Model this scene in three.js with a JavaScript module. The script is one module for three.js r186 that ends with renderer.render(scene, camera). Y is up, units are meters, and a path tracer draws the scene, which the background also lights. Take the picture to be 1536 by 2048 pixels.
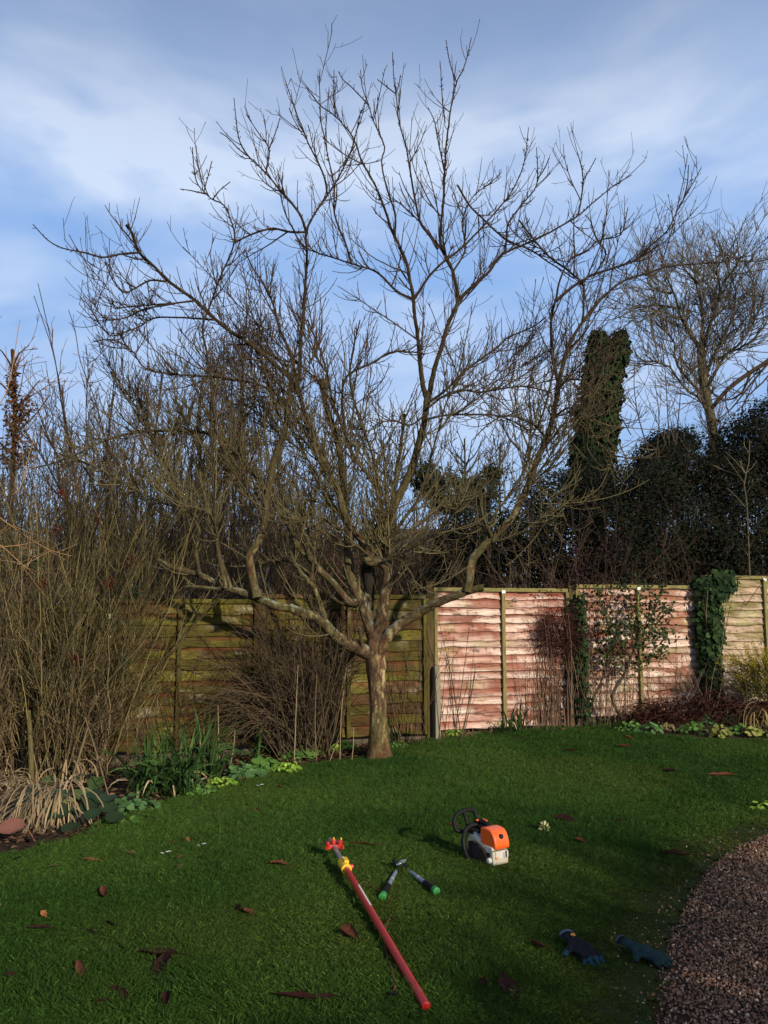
import * as THREE from 'three';
import { mergeGeometries } from 'three/addons/utils/BufferGeometryUtils.js';
import { RoundedBoxGeometry } from 'three/addons/geometries/RoundedBoxGeometry.js';
import { MarchingCubes } from 'three/addons/objects/MarchingCubes.js';

// ------------------------------------------------------------------ camera, sky, sun, exposure
const scene = new THREE.Scene();
const EYE = 1.6, PITCH = THREE.MathUtils.degToRad(6.6), FOCAL = 1660;
const camera = new THREE.PerspectiveCamera(THREE.MathUtils.radToDeg(2 * Math.atan(1024 / FOCAL)), 0.75, 0.05, 900);
camera.position.set(0, EYE, 0);
camera.rotation.x = PITCH;
scene.add(camera);
const renderer = new THREE.WebGLRenderer({ antialias: true });
renderer.toneMapping = THREE.LinearToneMapping;
renderer.toneMappingExposure = 1.28;
renderer.shadowMap.enabled = true;

const SUN_AZ = THREE.MathUtils.degToRad(36), SUN_EL = THREE.MathUtils.degToRad(21);
const SUN = new THREE.Vector3(Math.sin(SUN_AZ) * Math.cos(SUN_EL), Math.sin(SUN_EL), Math.cos(SUN_AZ) * Math.cos(SUN_EL));
const sun = new THREE.DirectionalLight(new THREE.Color(1.0, 0.88, 0.70), 4.4);
sun.name = 'sun';
sun.position.copy(SUN).multiplyScalar(60).add(new THREE.Vector3(0, 0, -8));
sun.target.position.set(0, 0, -8);
sun.castShadow = true;
sun.shadow.radius = 3;
sun.shadow.mapSize.set(4096, 4096);
Object.assign(sun.shadow.camera, { left: -22, right: 22, top: 22, bottom: -22, near: 1, far: 140 });
scene.add(sun, sun.target);

// ------------------------------------------------------------------ helpers
function rng(seed) {
  let a = seed >>> 0;
  return () => { a = (a + 0x6d2b79f5) | 0; let t = Math.imul(a ^ (a >>> 15), 1 | a); t = (t + Math.imul(t ^ (t >>> 7), 61 | t)) ^ t; return ((t ^ (t >>> 14)) >>> 0) / 4294967296; };
}
const clamp = (x, a = 0, b = 1) => Math.min(b, Math.max(a, x));
const smooth = (a, b, x) => { const t = clamp((x - a) / (b - a)); return t * t * (3 - 2 * t); };
const mix = (a, b, t) => a + (b - a) * t;
const mix3 = (a, b, t) => [mix(a[0], b[0], t), mix(a[1], b[1], t), mix(a[2], b[2], t)];
const mul3 = (a, k) => [a[0] * k, a[1] * k, a[2] * k];
function hash3(x, y, z) {
  let h = Math.imul(x, 374761393) ^ Math.imul(y, 668265263) ^ Math.imul(z, 1274126177);
  h = Math.imul(h ^ (h >>> 13), 1274126177); h ^= h >>> 16;
  return (h >>> 0) / 4294967296;
}
function noise(x, y, z = 0) {
  const ix = Math.floor(x), iy = Math.floor(y), iz = Math.floor(z);
  let fx = x - ix, fy = y - iy, fz = z - iz;
  fx = fx * fx * (3 - 2 * fx); fy = fy * fy * (3 - 2 * fy); fz = fz * fz * (3 - 2 * fz);
  const c = (a, b, d) => hash3(ix + a, iy + b, iz + d);
  return mix(mix(mix(c(0, 0, 0), c(1, 0, 0), fx), mix(c(0, 1, 0), c(1, 1, 0), fx), fy), mix(mix(c(0, 0, 1), c(1, 0, 1), fx), mix(c(0, 1, 1), c(1, 1, 1), fx), fy), fz);
}
function fbm(x, y, z = 0, oct = 4) {
  let s = 0, a = 0.5, n = 0;
  for (let i = 0; i < oct; i++) { s += a * noise(x, y, z); n += a; a *= 0.5; x = x * 2.03 + 17.1; y = y * 2.03 + 5.7; z = z * 2.03 + 9.2; }
  return s / n;
}
const V = (x, y, z) => new THREE.Vector3(x, y, z);
const add = (a, b, k = 1) => [a[0] + b[0] * k, a[1] + b[1] * k, a[2] + b[2] * k];
const sub = (a, b) => [a[0] - b[0], a[1] - b[1], a[2] - b[2]];
const dot = (a, b) => a[0] * b[0] + a[1] * b[1] + a[2] * b[2];
const len3 = (a) => Math.hypot(a[0], a[1], a[2]);
const norm = (a) => { const l = len3(a) || 1; return [a[0] / l, a[1] / l, a[2] / l]; };
const cross = (a, b) => [a[1] * b[2] - a[2] * b[1], a[2] * b[0] - a[0] * b[2], a[0] * b[1] - a[1] * b[0]];

// direction of a place in the photograph (1536 x 2048), and the point there at a given distance in front of the camera
const CP = Math.cos(PITCH), SP = Math.sin(PITCH);
function ray(px, py) {
  const x = (px - 768) / FOCAL, y = (1024 - py) / FOCAL;
  return [x, y * CP + SP, y * SP - CP];
}
function at(px, py, depth) { const d = ray(px, py), k = depth / -d[2]; return [d[0] * k, EYE + d[1] * k, -depth]; }
// height of the ground
function ground(x, z) {
  const d = -z;
  const xx = clamp(x, -9, 9);
  return 0.043 * xx * smooth(5.5, 11, d) + 0.012 * (noise(x * 1.3 + 5, z * 1.3) - 0.5) + 0.02 * (noise(x * 0.4, z * 0.4 + 9) - 0.5);
}
function onGround(px, py) {
  const d = ray(px, py);
  let t = -EYE / d[1];
  for (let i = 0; i < 12; i++) { const h = ground(d[0] * t, d[2] * t); t = (h - EYE) / d[1]; }
  return [d[0] * t, ground(d[0] * t, d[2] * t), d[2] * t];
}
const atGround = (px, depth) => { const x = ((px - 768) / FOCAL) * depth; return [x, ground(x, -depth), -depth]; };

// collects coloured triangles and becomes one mesh
let GAIN = 0.68; // overall reflectance of what is built with MB
class MB {
  constructor() { this.p = []; this.n = []; this.c = []; this.u = []; this.i = []; }
  get count() { return this.p.length / 3; }
  v(p, n, c, u = 0, w = 0) { this.p.push(p[0], p[1], p[2]); this.n.push(n[0], n[1], n[2]); this.c.push(c[0] * GAIN, c[1] * GAIN, c[2] * GAIN); this.u.push(u, w); return this.p.length / 3 - 1; }
  tri(a, b, c) { this.i.push(a, b, c); }
  quad(a, b, c, d) { this.i.push(a, b, c, a, c, d); }
  tube(pts, rad, sides, col, { end = 'point', bump = null, start = false } = {}) {
    const n = pts.length;
    let t = norm(sub(pts[1], pts[0]));
    let s = norm(cross(t, Math.abs(t[1]) < 0.9 ? [0, 1, 0] : [1, 0, 0]));
    let run = 0;
    const rings = [];
    for (let i = 0; i < n; i++) {
      const tn = norm(i === 0 ? sub(pts[1], pts[0]) : i === n - 1 ? sub(pts[n - 1], pts[n - 2]) : sub(pts[i + 1], pts[i - 1]));
      if (i) run += len3(sub(pts[i], pts[i - 1]));
      s = norm(sub(s, mul3(tn, dot(s, tn))));
      const b = cross(tn, s), r = typeof rad === 'function' ? rad(i / (n - 1)) : mix(rad[0], rad[1], i / (n - 1));
      const first = this.count;
      for (let k = 0; k <= sides; k++) {
        const a = (k / sides) * Math.PI * 2, ca = Math.cos(a), sa = Math.sin(a);
        const nn = [s[0] * ca + b[0] * sa, s[1] * ca + b[1] * sa, s[2] * ca + b[2] * sa];
        const q0 = add(pts[i], nn, r);
        const q = bump && k !== undefined ? add(pts[i], nn, r + bump(q0, i / (n - 1), k === sides ? 0 : k / sides, nn)) : q0;
        this.v(q, nn, typeof col === 'function' ? col(q, nn, i / (n - 1)) : col, k / sides, run);
      }
      rings.push(first);
    }
    for (let i = 0; i < n - 1; i++) for (let k = 0; k < sides; k++) this.quad(rings[i] + k, rings[i] + k + 1, rings[i + 1] + k + 1, rings[i + 1] + k);
    const capAt = (i, dir, c) => { const tn = norm(i ? sub(pts[n - 1], pts[n - 2]) : sub(pts[0], pts[1])), m = this.v(add(pts[i], tn, dir), tn, c); for (let k = 0; k < sides; k++) this.tri(m, rings[i] + k, rings[i] + k + 1); };
    if (end) {
      const c = Array.isArray(end) ? end : typeof col === 'function' ? col(pts[n - 1], [0, 1, 0], 1) : col;
      if (Array.isArray(end) && end.length === 3) { // a sawn end of its own colour
        const tn = norm(sub(pts[n - 1], pts[n - 2])), ring = this.count;
        for (let k = 0; k <= sides; k++) { const o = (rings[n - 1] + k) * 3; this.v([this.p[o], this.p[o + 1], this.p[o + 2]], tn, c); }
        const m = this.v(pts[n - 1], tn, c);
        for (let k = 0; k < sides; k++) this.tri(m, ring + k, ring + k + 1);
      } else capAt(n - 1, typeof rad === 'function' ? rad(1) : rad[1], c);
    }
    if (start) capAt(0, 0, typeof col === 'function' ? col(pts[0], [0, 1, 0], 0) : col);
  }
  // a leaf: folded along its midrib, pointed at both ends
  leaf(p, dir, nrm, l, w, c, fold = 0.25, droop = 0) {
    const side = norm(cross(dir, nrm));
    const m = add(add(p, dir, l * 0.5), nrm, -droop * l * 0.15), e = add(add(p, dir, l), nrm, -droop * l * 0.5);
    const n1 = norm(add(nrm, side, fold)), n2 = norm(add(nrm, side, -fold));
    const a = this.v(p, nrm, c), b = this.v(add(add(m, side, w / 2), nrm, fold * w * 0.4), n2, c), d = this.v(e, nrm, c), f = this.v(add(add(m, side, -w / 2), nrm, fold * w * 0.4), n1, c);
    this.tri(a, b, d); this.tri(a, d, f);
  }
  // a rounded leaf of 6 triangles
  roundLeaf(p, dir, nrm, l, w, c, cup = 0.12) {
    const side = norm(cross(dir, nrm)), o = [];
    const P = (u, v, h) => add(add(add(p, dir, u * l), side, v * w), nrm, h * w);
    const N = l > 0.08 ? 12 : 6;
    for (let k = 0; k < N; k++) { const a = (k / N) * 2 * Math.PI, u = 0.5 - 0.5 * Math.cos(a), v = 0.46 * Math.sin(a), h = cup * (Math.abs(Math.sin(a)) - 2 * (u - 0.5)) * (N > 6 ? 1 + 0.5 * Math.sin(k * 2.7 + p[0] * 50) : 1); o.push(this.v(P(u, v, h), norm(add(nrm, side, -v * 0.7)), mul3(c, 0.86 + 0.2 * (N > 6 ? noise(k * 1.7, p[0] * 40) : 0.5)))); }
    const m = this.v(P(0.45, 0, 0), nrm, mul3(c, 1.12));
    for (let k = 0; k < N; k++) this.tri(m, o[k], o[(k + 1) % N]);
  }
  // a strap-shaped blade along a path
  blade(pts, w, nrm, c0, c1 = c0) {
    const n = pts.length; let last = null;
    for (let i = 0; i < n; i++) {
      const t = norm(i === n - 1 ? sub(pts[i], pts[i - 1]) : sub(pts[i + 1], pts[i])), s = norm(cross(t, nrm)), f = i / (n - 1);
      const ww = w * (f < 0.6 ? mix(0.75, 1, f / 0.6) : mix(1, 0.03, (f - 0.6) / 0.4)) * 0.5, c = mix3(c0, c1, f);
      const nn = norm(cross(t, s));
      const a = this.v(add(pts[i], s, ww), nn, c), b = this.v(add(pts[i], s, -ww), nn, c);
      if (last !== null) this.quad(last, last + 1, b, a);
      last = a;
    }
  }
  geometry() {
    const g = new THREE.BufferGeometry();
    g.setAttribute('position', new THREE.BufferAttribute(new Float32Array(this.p), 3));
    g.setAttribute('normal', new THREE.BufferAttribute(new Float32Array(this.n), 3));
    g.setAttribute('color', new THREE.BufferAttribute(new Float32Array(this.c), 3));
    g.setAttribute('uv', new THREE.BufferAttribute(new Float32Array(this.u), 2));
    g.setIndex(this.i);
    return g;
  }
  build(name, material, parent) { return put(name, this.geometry(), material, parent); }
}
const taken = new Map();
function numbered(name) { const k = taken.get(name) ?? 0; taken.set(name, k + 1); return k ? `${name}_${String(k).padStart(3, '0')}` : name; }
function put(name, geometry, material, parent) {
  const m = new THREE.Mesh(geometry, material);
  m.name = parent ? name : numbered(name);
  m.castShadow = m.receiveShadow = true;
  (parent ?? scene).add(m);
  return m;
}
function thing(name, label, category, p = [0, 0, 0], turn = 0, group) {
  const o = new THREE.Group();
  o.name = numbered(name); o.position.set(...p); o.rotation.y = turn;
  scene.add(o);
  return tag(o, label, category, group);
}
function tag(o, label, category, group, kind) {
  Object.assign(o.userData, { label, category });
  if (group) o.userData.group = group;
  if (kind) o.userData.kind = kind;
  return o;
}
const stuff = (o) => { o.userData.kind = 'stuff'; return o; };
const structure = (o) => { o.userData.kind = 'structure'; return o; };

// ------------------------------------------------------------------ materials
function tex(w, h, f, srgb = false, rx = 1, ry = 1) {
  const d = new Uint8Array(w * h * 4);
  for (let y = 0; y < h; y++) for (let x = 0; x < w; x++) { const c = f(x / w, y / h), o = (y * w + x) * 4; for (let k = 0; k < 3; k++) d[o + k] = clamp(Array.isArray(c) ? c[k] : c) * 255; d[o + 3] = 255; }
  const t = new THREE.DataTexture(d, w, h);
  t.wrapS = t.wrapT = THREE.RepeatWrapping; t.magFilter = THREE.LinearFilter; t.minFilter = THREE.LinearMipmapLinearFilter; t.generateMipmaps = true;
  if (srgb) t.colorSpace = THREE.SRGBColorSpace;
  t.repeat.set(rx, ry); t.needsUpdate = true;
  return t;
}
// noise that tiles: blend of four shifted copies
const tiled = (f, w, h) => (u, v) => { const x = u * w, y = v * h; return f(x, y) * (1 - u) * (1 - v) + f(x - w, y) * u * (1 - v) + f(x, y - h) * (1 - u) * v + f(x - w, y - h) * u * v; };
const barkHeight = tiled((x, y) => 0.55 * fbm(x * 1.6, y * 0.55, 3, 4) + 0.45 * (1 - Math.abs(2 * fbm(x * 2.2, y * 0.7, 8, 3) - 1)), 9, 9);
const barkTex = tex(256, 256, (u, v) => barkHeight(u, v), false, 2, 2.2);
const barkFlake = tiled((x, y) => { const a = fbm(x * 3.2, y * 1.5, 3, 4), b = fbm(x * 7, y * 4.2, 9, 3), cr = Math.abs(fbm(x * 2.6, y * 0.9, 14, 4) - 0.5) * 2; return clamp(0.35 + 0.5 * smooth(0.02, 0.16, cr) * (0.6 + 0.8 * (a - 0.3)) + 0.75 * smooth(0.54, 0.66, b) * smooth(0.42, 0.55, a)); }, 9, 9);
const barkColor = tex(512, 512, (u, v) => { const t = barkFlake(u, v); return [t, t * 0.985, t * 0.95]; }, false, 2, 2.2);
const grainTone = tiled((x, y) => 0.55 + 0.8 * (fbm(x * 0.5, y * 9, 1, 4) - 0.5) + 0.6 * (noise(x * 1.1, y * 26, 4) - 0.5) - 0.5 * smooth(0.74, 0.85, noise(x * 2.2, y * 7, 11)) + 0.2 * (fbm(x * 3, y * 3, 7, 3) - 0.5), 8, 8);
const grainTex = tex(512, 512, (u, v) => { const g = clamp(grainTone(u, v) + 0.28); return [g, g * 0.985, g * 0.965]; });
const grainBump = tex(256, 256, (u, v) => grainTone(u, v));
const std = (o) => new THREE.MeshPhysicalMaterial({ roughness: 0.85, metalness: 0, specularIntensity: 0.15, ...o });
const M = {
  bark: std({ vertexColors: true, roughness: 0.9, map: barkColor, bumpMap: barkTex, bumpScale: 0.016 }),
  twig: std({ vertexColors: true, roughness: 0.75 }),
  leaf: new THREE.MeshPhysicalMaterial({ vertexColors: true, roughness: 0.75, side: THREE.DoubleSide, specularIntensity: 0.1 }),
  matte: std({ vertexColors: true, roughness: 0.95, side: THREE.DoubleSide }),
  grass: std({ vertexColors: true, roughness: 0.7, side: THREE.DoubleSide }),
  wood: std({ vertexColors: true, roughness: 0.85, map: grainTex, bumpMap: grainBump, bumpScale: 0.002 }),
  soil: std({ vertexColors: true, roughness: 1 }),
};
// ------------------------------------------------------------------ sky: blue winter air with thin, streaked cloud
{
  const W = 3072, H = 1536, data = new Float32Array(W * H * 4);
  const dirOf = (px, py) => norm(ray(px, py));
  // banks of thin cloud: centre direction, half width and half height in radians, thickness
  const banks = [[330, 270, 0.34, 0.085, 0.85], [700, 215, 0.3, 0.06, 0.55], [1230, 190, 0.34, 0.1, 0.6], [60, 610, 0.2, 0.055, 0.75], [1150, 760, 0.2, 0.05, 0.45], [820, 660, 0.16, 0.05, 0.35], [1450, 330, 0.16, 0.06, 0.35], [150, 130, 0.2, 0.05, 0.3]].map(([x, y, w, h, k]) => { const d = dirOf(x, y); return [Math.atan2(d[0], -d[2]), Math.asin(d[1]), w, h, k]; });
  for (let r = 0; r < H; r++) {
    const el = ((r + 0.5) / H - 0.5) * Math.PI, y = Math.sin(el), c = Math.cos(el);
    for (let q = 0; q < W; q++) {
      const az = ((q + 0.5) / W - 0.5) * 2 * Math.PI, x = c * Math.cos(az), z = c * Math.sin(az), o = (r * W + q) * 4;
      const e = Math.max(el, 0);
      const low = Math.exp(-e / 0.13), high = smooth(0.38, 0.75, e);
      let col = mix3(mix3([0.145, 0.31, 0.64], [0.155, 0.225, 0.38], high), [0.53, 0.71, 0.87], low * 0.85);
      if (el < -0.02) { data[o] = 0.12; data[o + 1] = 0.13; data[o + 2] = 0.12; data[o + 3] = 1; continue; }
      // cloud on a high sheet
      const k = 1 / (Math.max(y, 0) + 0.16), u = x * k, w = z * k, calm = smooth(0.1, 0.38, el);
      const wx = fbm(u * 0.9 + 4, w * 0.9, 2, 4) - 0.5, wz = fbm(u * 0.9, w * 0.9 + 8, 5, 4) - 0.5;
      const big = fbm(u * 0.55 + wx * 1.1 + 3.1, w * 1.05 + wz * 1.0, 1, 5), fine = fbm(x * 7 + wx * 2.2, y * 14 + wz * 2.2, z * 7, 6);
      const streak = mix(0.5, fbm(x * 6 + y * 5 + wx * 3, y * 26 - x * 4 + wz * 5, z * 6, 6), 0.3 + 0.7 * calm);
      let bank = 0;
      const a2 = Math.atan2(x, -z);
      for (const [ba, be, bw, bh, bk] of banks) { const dx = (a2 - ba + wx * 0.18) / bw, dy = (el - be + wz * 0.14 + (fine - 0.5) * 0.05 - (a2 - ba) * 0.03) / bh; bank += bk * Math.exp(-dx * dx - dy * dy); }
      const inFrame = Math.exp(-((a2 / 0.62) ** 4));
      let cloud = smooth(0.40, 0.76, big * 0.7 + fine * 0.2 + streak * 0.22) * mix(0.75, 0.5, inFrame) + bank * (0.85 + 1.7 * (fine - 0.5) + 1.5 * (streak - 0.5)) + 0.22 * smooth(0.5, 0.75, fine * 0.5 + streak * 0.5);
      cloud = clamp(0.01 + 0.13 * calm + 0.76 * cloud + 0.3 * (fine - 0.45)) * smooth(-0.01, 0.12, el) * 0.92;
      const lit = mix3([0.53, 0.62, 0.78], [0.35, 0.41, 0.54], smooth(0.46, 0.68, e) * 0.9);
      col = mix3(col, mix3(lit, [0.66, 0.75, 0.88], low * 0.8), cloud);
      const s = x * SUN.x + y * SUN.y + z * SUN.z;
      const glow = 0.5 * Math.pow(Math.max(s, 0), 6) + 1.2 * Math.pow(Math.max(s, 0), 60);
      col = add(col, [1.0, 0.9, 0.72], glow * 0.5);
      if (el < 0) col = [0.12, 0.13, 0.12];
      data[o] = col[0]; data[o + 1] = col[1]; data[o + 2] = col[2]; data[o + 3] = 1;
    }
  }
  const t = new THREE.DataTexture(data, W, H, THREE.RGBAFormat, THREE.FloatType);
  t.mapping = THREE.EquirectangularReflectionMapping; t.magFilter = THREE.LinearFilter; t.minFilter = THREE.LinearFilter; t.needsUpdate = true;
  scene.background = t; scene.environment = t;
}

// ------------------------------------------------------------------ ground, lawn, gravel
const curve = (pts) => pts.map(([x, y]) => { const g = onGround(x, y); return [g[0], g[2]]; });
const bedEdge = curve([[-420, 1790], [-150, 1745], [0, 1712], [60, 1706], [130, 1688], [230, 1640], [330, 1604], [420, 1580], [500, 1556], [600, 1534], [700, 1521], [735, 1516], [790, 1497], [850, 1482], [930, 1474], [1000, 1468], [1080, 1456], [1150, 1441], [1235, 1441], [1262, 1463], [1310, 1473], [1400, 1479], [1536, 1480], [1750, 1482]]);
const gravelEdge = curve([[1900, 1632], [1700, 1642], [1600, 1654], [1536, 1672], [1490, 1688], [1450, 1712], [1420, 1738], [1395, 1770], [1372, 1815], [1345, 1872], [1326, 1925], [1318, 1985], [1312, 2060]]);
const gx = gravelEdge[gravelEdge.length - 1];
const lawnPoly = [...bedEdge, [8, -8.6], ...gravelEdge, [gx[0] + 0.05, -1.5], [-6, -1.5], [-6, -5]];
const gravelPoly = [...gravelEdge, [gx[0] + 0.05, -1.5], [8, -1.5], [8, -6]];
function inside(poly, x, z) {
  let r = false;
  for (let i = 0, j = poly.length - 1; i < poly.length; j = i++) { const [a, b] = poly[i], [c, d] = poly[j]; if (b > z !== d > z && x < ((c - a) * (z - b)) / (d - b) + a) r = !r; }
  return r;
}
function edgeDist(line, x, z) {
  let m = 99;
  for (let i = 0; i + 1 < line.length; i++) { const [a, b] = line[i], [c, d] = line[i + 1], t = clamp(((x - a) * (c - a) + (z - b) * (d - b)) / ((c - a) ** 2 + (d - b) ** 2)); m = Math.min(m, Math.hypot(x - a - t * (c - a), z - b - t * (d - b))); }
  return m;
}
function sheet(xs, zs, keep, height, color) {
  const m = new MB(), id = new Map();
  const vert = (i, j) => { const k = i * 10000 + j; if (!id.has(k)) { const x = xs[i], z = zs[j]; id.set(k, m.v([x, height(x, z), z], [0, 1, 0], color(x, z), x, z)); } return id.get(k); };
  for (let i = 0; i + 1 < xs.length; i++) for (let j = 0; j + 1 < zs.length; j++) if (keep((xs[i] + xs[i + 1]) / 2, (zs[j] + zs[j + 1]) / 2)) m.quad(vert(i, j), vert(i, j + 1), vert(i + 1, j + 1), vert(i + 1, j));
  const g = m.geometry(); g.computeVertexNormals(); return g;
}
const steps = (a, b, n) => Array.from({ length: n + 1 }, (_, i) => a + ((b - a) * i) / n);
{
  const xs = [-400, -200, -100, -50, -25, ...steps(-14, 14, 186), 25, 50, 100, 200, 400], zs = [-500, -250, -120, -60, -30, ...steps(-20, 6, 173), 15, 40, 100];
  const g = sheet(xs, zs, () => true, (x, z) => (Math.abs(x) < 15 && z > -21 && z < 7 ? ground(x, z) + (inside(lawnPoly, x, z) || inside(gravelPoly, x, z) ? -0.01 : 0.05 * (fbm(x * 3, z * 3, 2, 3) - 0.45)) : ground(x, z)), (x, z) => {
    const f = fbm(x * 4, z * 4, 1, 4); return mix3([0.030, 0.019, 0.012], [0.085, 0.055, 0.034], f);
  });
  structure(put('ground', g, M.soil));
  const lawn = sheet(steps(-7, 8, 160), steps(-12.5, -1.5, 120), (x, z) => inside(lawnPoly, x, z), (x, z) => ground(x, z) + 0.004, (x, z) => mix3([0.020, 0.032, 0.010], [0.045, 0.06, 0.018], fbm(x * 3, z * 3, 3, 3)));
  structure(put('lawn', lawn, M.soil));
  const grav = sheet(steps(0.5, 8, 110), steps(-7.2, -1.5, 90), (x, z) => inside(gravelPoly, x, z), (x, z) => ground(x, z) + 0.006, (x, z) => mix3([0.025, 0.016, 0.012], [0.05, 0.033, 0.025], fbm(x * 6, z * 6, 3, 3)));
  structure(put('gravel_path', grav, M.soil));
}
// grass blades
{
  const R = rng(11), tuft = new MB();
  for (let b = 0; b < 15; b++) {
    const a = R() * 6.283, d = Math.sqrt(R()) * 0.055, h = 0.026 + 0.03 * R(), lean = 0.2 + 0.75 * R(), la = R() * 6.283;
    const p = [Math.cos(a) * d, -0.004, Math.sin(a) * d], l = [Math.cos(la), 0, Math.sin(la)], pts = [];
    for (let s = 0; s <= 3; s++) { const t = s / 3; pts.push(add([p[0], p[1] + h * (t - 0.3 * lean * t * t), p[2]], l, h * lean * t * t)); }
    const dry = R() < 0.08, k = R() < 0.14 ? 1.9 : 0.55 + 0.8 * R();
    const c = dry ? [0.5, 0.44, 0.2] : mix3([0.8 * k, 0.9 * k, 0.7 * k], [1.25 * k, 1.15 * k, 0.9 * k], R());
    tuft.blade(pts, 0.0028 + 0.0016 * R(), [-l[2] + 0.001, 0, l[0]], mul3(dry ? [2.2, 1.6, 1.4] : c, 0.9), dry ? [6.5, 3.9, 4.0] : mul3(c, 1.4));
  }
  const places = [];
  const RR = rng(12);
  for (let k = 0; k < 150000 && places.length < 110000; k++) {
    // as many blades again near the camera, where each one shows
    const d = 2.6 + 8.6 * Math.pow(RR(), 1.25), x = (RR() - 0.5) * (0.98 * d + 1.4) , z = -d;
    if (!inside(lawnPoly, x, z)) continue;
    const ge = edgeDist(gravelEdge, x, z);
    const thin = smooth(0.02, 0.5, ge + 0.25 * (noise(x * 6, z * 6) - 0.5));
    if (RR() > 0.25 + 0.75 * thin) continue;
    places.push([x, z, thin]);
  }
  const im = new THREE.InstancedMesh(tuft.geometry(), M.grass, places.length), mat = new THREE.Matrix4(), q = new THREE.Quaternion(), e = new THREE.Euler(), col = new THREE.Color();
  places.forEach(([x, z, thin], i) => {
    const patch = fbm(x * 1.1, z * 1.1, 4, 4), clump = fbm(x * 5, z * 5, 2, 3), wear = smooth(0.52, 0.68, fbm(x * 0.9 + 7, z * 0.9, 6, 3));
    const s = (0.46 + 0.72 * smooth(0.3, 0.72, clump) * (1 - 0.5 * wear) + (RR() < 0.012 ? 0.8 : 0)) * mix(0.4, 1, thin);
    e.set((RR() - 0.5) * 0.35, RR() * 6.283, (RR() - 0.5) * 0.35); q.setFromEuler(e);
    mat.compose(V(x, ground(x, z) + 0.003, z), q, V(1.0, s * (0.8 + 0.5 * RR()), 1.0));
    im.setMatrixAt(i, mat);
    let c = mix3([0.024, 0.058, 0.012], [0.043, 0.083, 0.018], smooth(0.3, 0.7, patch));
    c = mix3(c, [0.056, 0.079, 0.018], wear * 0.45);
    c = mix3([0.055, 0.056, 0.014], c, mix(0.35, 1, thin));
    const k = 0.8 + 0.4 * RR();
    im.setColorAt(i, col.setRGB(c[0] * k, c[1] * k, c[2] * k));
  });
  im.name = 'grass'; im.castShadow = im.receiveShadow = true; scene.add(im);
  tag(im, 'short green lawn grass covering the garden between the fence bed and gravel', 'grass', null, 'stuff');
}
// pebbles
{
  const g = new THREE.IcosahedronGeometry(1, 1), R = rng(21), pos = g.attributes.position;
  for (let i = 0; i < pos.count; i++) { const v = V(pos.getX(i), pos.getY(i), pos.getZ(i)), k = 0.78 + 0.44 * noise(v.x * 1.7 + 3, v.y * 1.7, v.z * 1.7); pos.setXYZ(i, v.x * k, v.y * k * 0.7, v.z * k); }
  g.computeVertexNormals();
  const list = [];
  for (let k = 0; k < 130000 && list.length < 62000; k++) {
    const d = 2.7 + 3.9 * R(), x = 0.7 + 4.2 * R();
    const e = edgeDist(gravelEdge, x, -d), inn = inside(gravelPoly, x, -d);
    if (x > 0.55 * d + 0.7) continue;
    if (inn ? R() < smooth(0.25, 0, e) * 0.5 : R() > 0.05 * smooth(0.35, 0, e)) continue;
    list.push([x, -d]);
  }
  const im = new THREE.InstancedMesh(g, std({ roughness: 0.9 }), list.length), m = new THREE.Matrix4(), q = new THREE.Quaternion(), e = new THREE.Euler(), col = new THREE.Color();
  const tones = [[0.22, 0.125, 0.085], [0.30, 0.175, 0.12], [0.17, 0.10, 0.07], [0.37, 0.25, 0.175], [0.13, 0.085, 0.06], [0.28, 0.185, 0.135], [0.6, 0.5, 0.4]];
  list.forEach(([x, z], i) => {
    const s = 0.0034 + 0.0048 * R() * R();
    e.set(R() * 6, R() * 6, R() * 6); q.setFromEuler(e);
    m.compose(V(x, ground(x, z) + 0.006 + s * 0.4 + 0.006 * R(), z), q, V(s * (0.8 + 0.6 * R()), s * 0.8, s));
    im.setMatrixAt(i, m);
    const c = tones[R() < 0.05 ? 6 : Math.floor(R() * 6)], k = 0.4 + 0.3 * R();
    im.setColorAt(i, col.setRGB(c[0] * k * 1.25, c[1] * k * 1.16, c[2] * k * 1.1));
  });
  im.name = 'pebbles'; im.castShadow = im.receiveShadow = true; scene.add(im);
  tag(im, 'loose pinkish brown pebbles of the gravel path beside the lawn', 'gravel', null, 'stuff');
}
// ------------------------------------------------------------------ waney-edge fence panels between posts
const fenceDepth = (px) => 10.118 / (1 - 0.33 * ((px - 768) / FOCAL));
const FENCE_TURN = Math.atan(0.33);
const POST_PX = [-210, 190, 525, 857, 1138, 1395, 1640, 1880];
const postAt = POST_PX.map((px) => atGround(px, fenceDepth(px)));
const fenceLine = (px, out = 0) => { const p = atGround(px, fenceDepth(px)); const x = p[0] + out * Math.sin(FENCE_TURN), z = p[2] + out * Math.cos(FENCE_TURN); return [x, ground(x, z), z]; };
const boxUV = (g, s = 1) => { // uv in metres on every side, white vertex colours to be tinted
  const p = g.attributes.position, n = g.attributes.normal, u = new Float32Array(p.count * 2);
  for (let i = 0; i < p.count; i++) {
    const a = [Math.abs(n.getX(i)), Math.abs(n.getY(i)), Math.abs(n.getZ(i))], x = p.getX(i), y = p.getY(i), z = p.getZ(i);
    const [q, w] = a[0] > a[1] && a[0] > a[2] ? [z, y] : a[1] > a[2] ? [x, z] : [x, y];
    u[i * 2] = q * s; u[i * 2 + 1] = w * s;
  }
  g.setAttribute('uv', new THREE.BufferAttribute(u, 2));
  return g;
};
function tint(g, f) {
  const p = g.attributes.position, c = new Float32Array(p.count * 3);
  for (let i = 0; i < p.count; i++) { const k = typeof f === 'function' ? f(p.getX(i), p.getY(i), p.getZ(i)) : f; c.set(k, i * 3); }
  g.setAttribute('color', new THREE.BufferAttribute(c, 3));
  return g;
}
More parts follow.
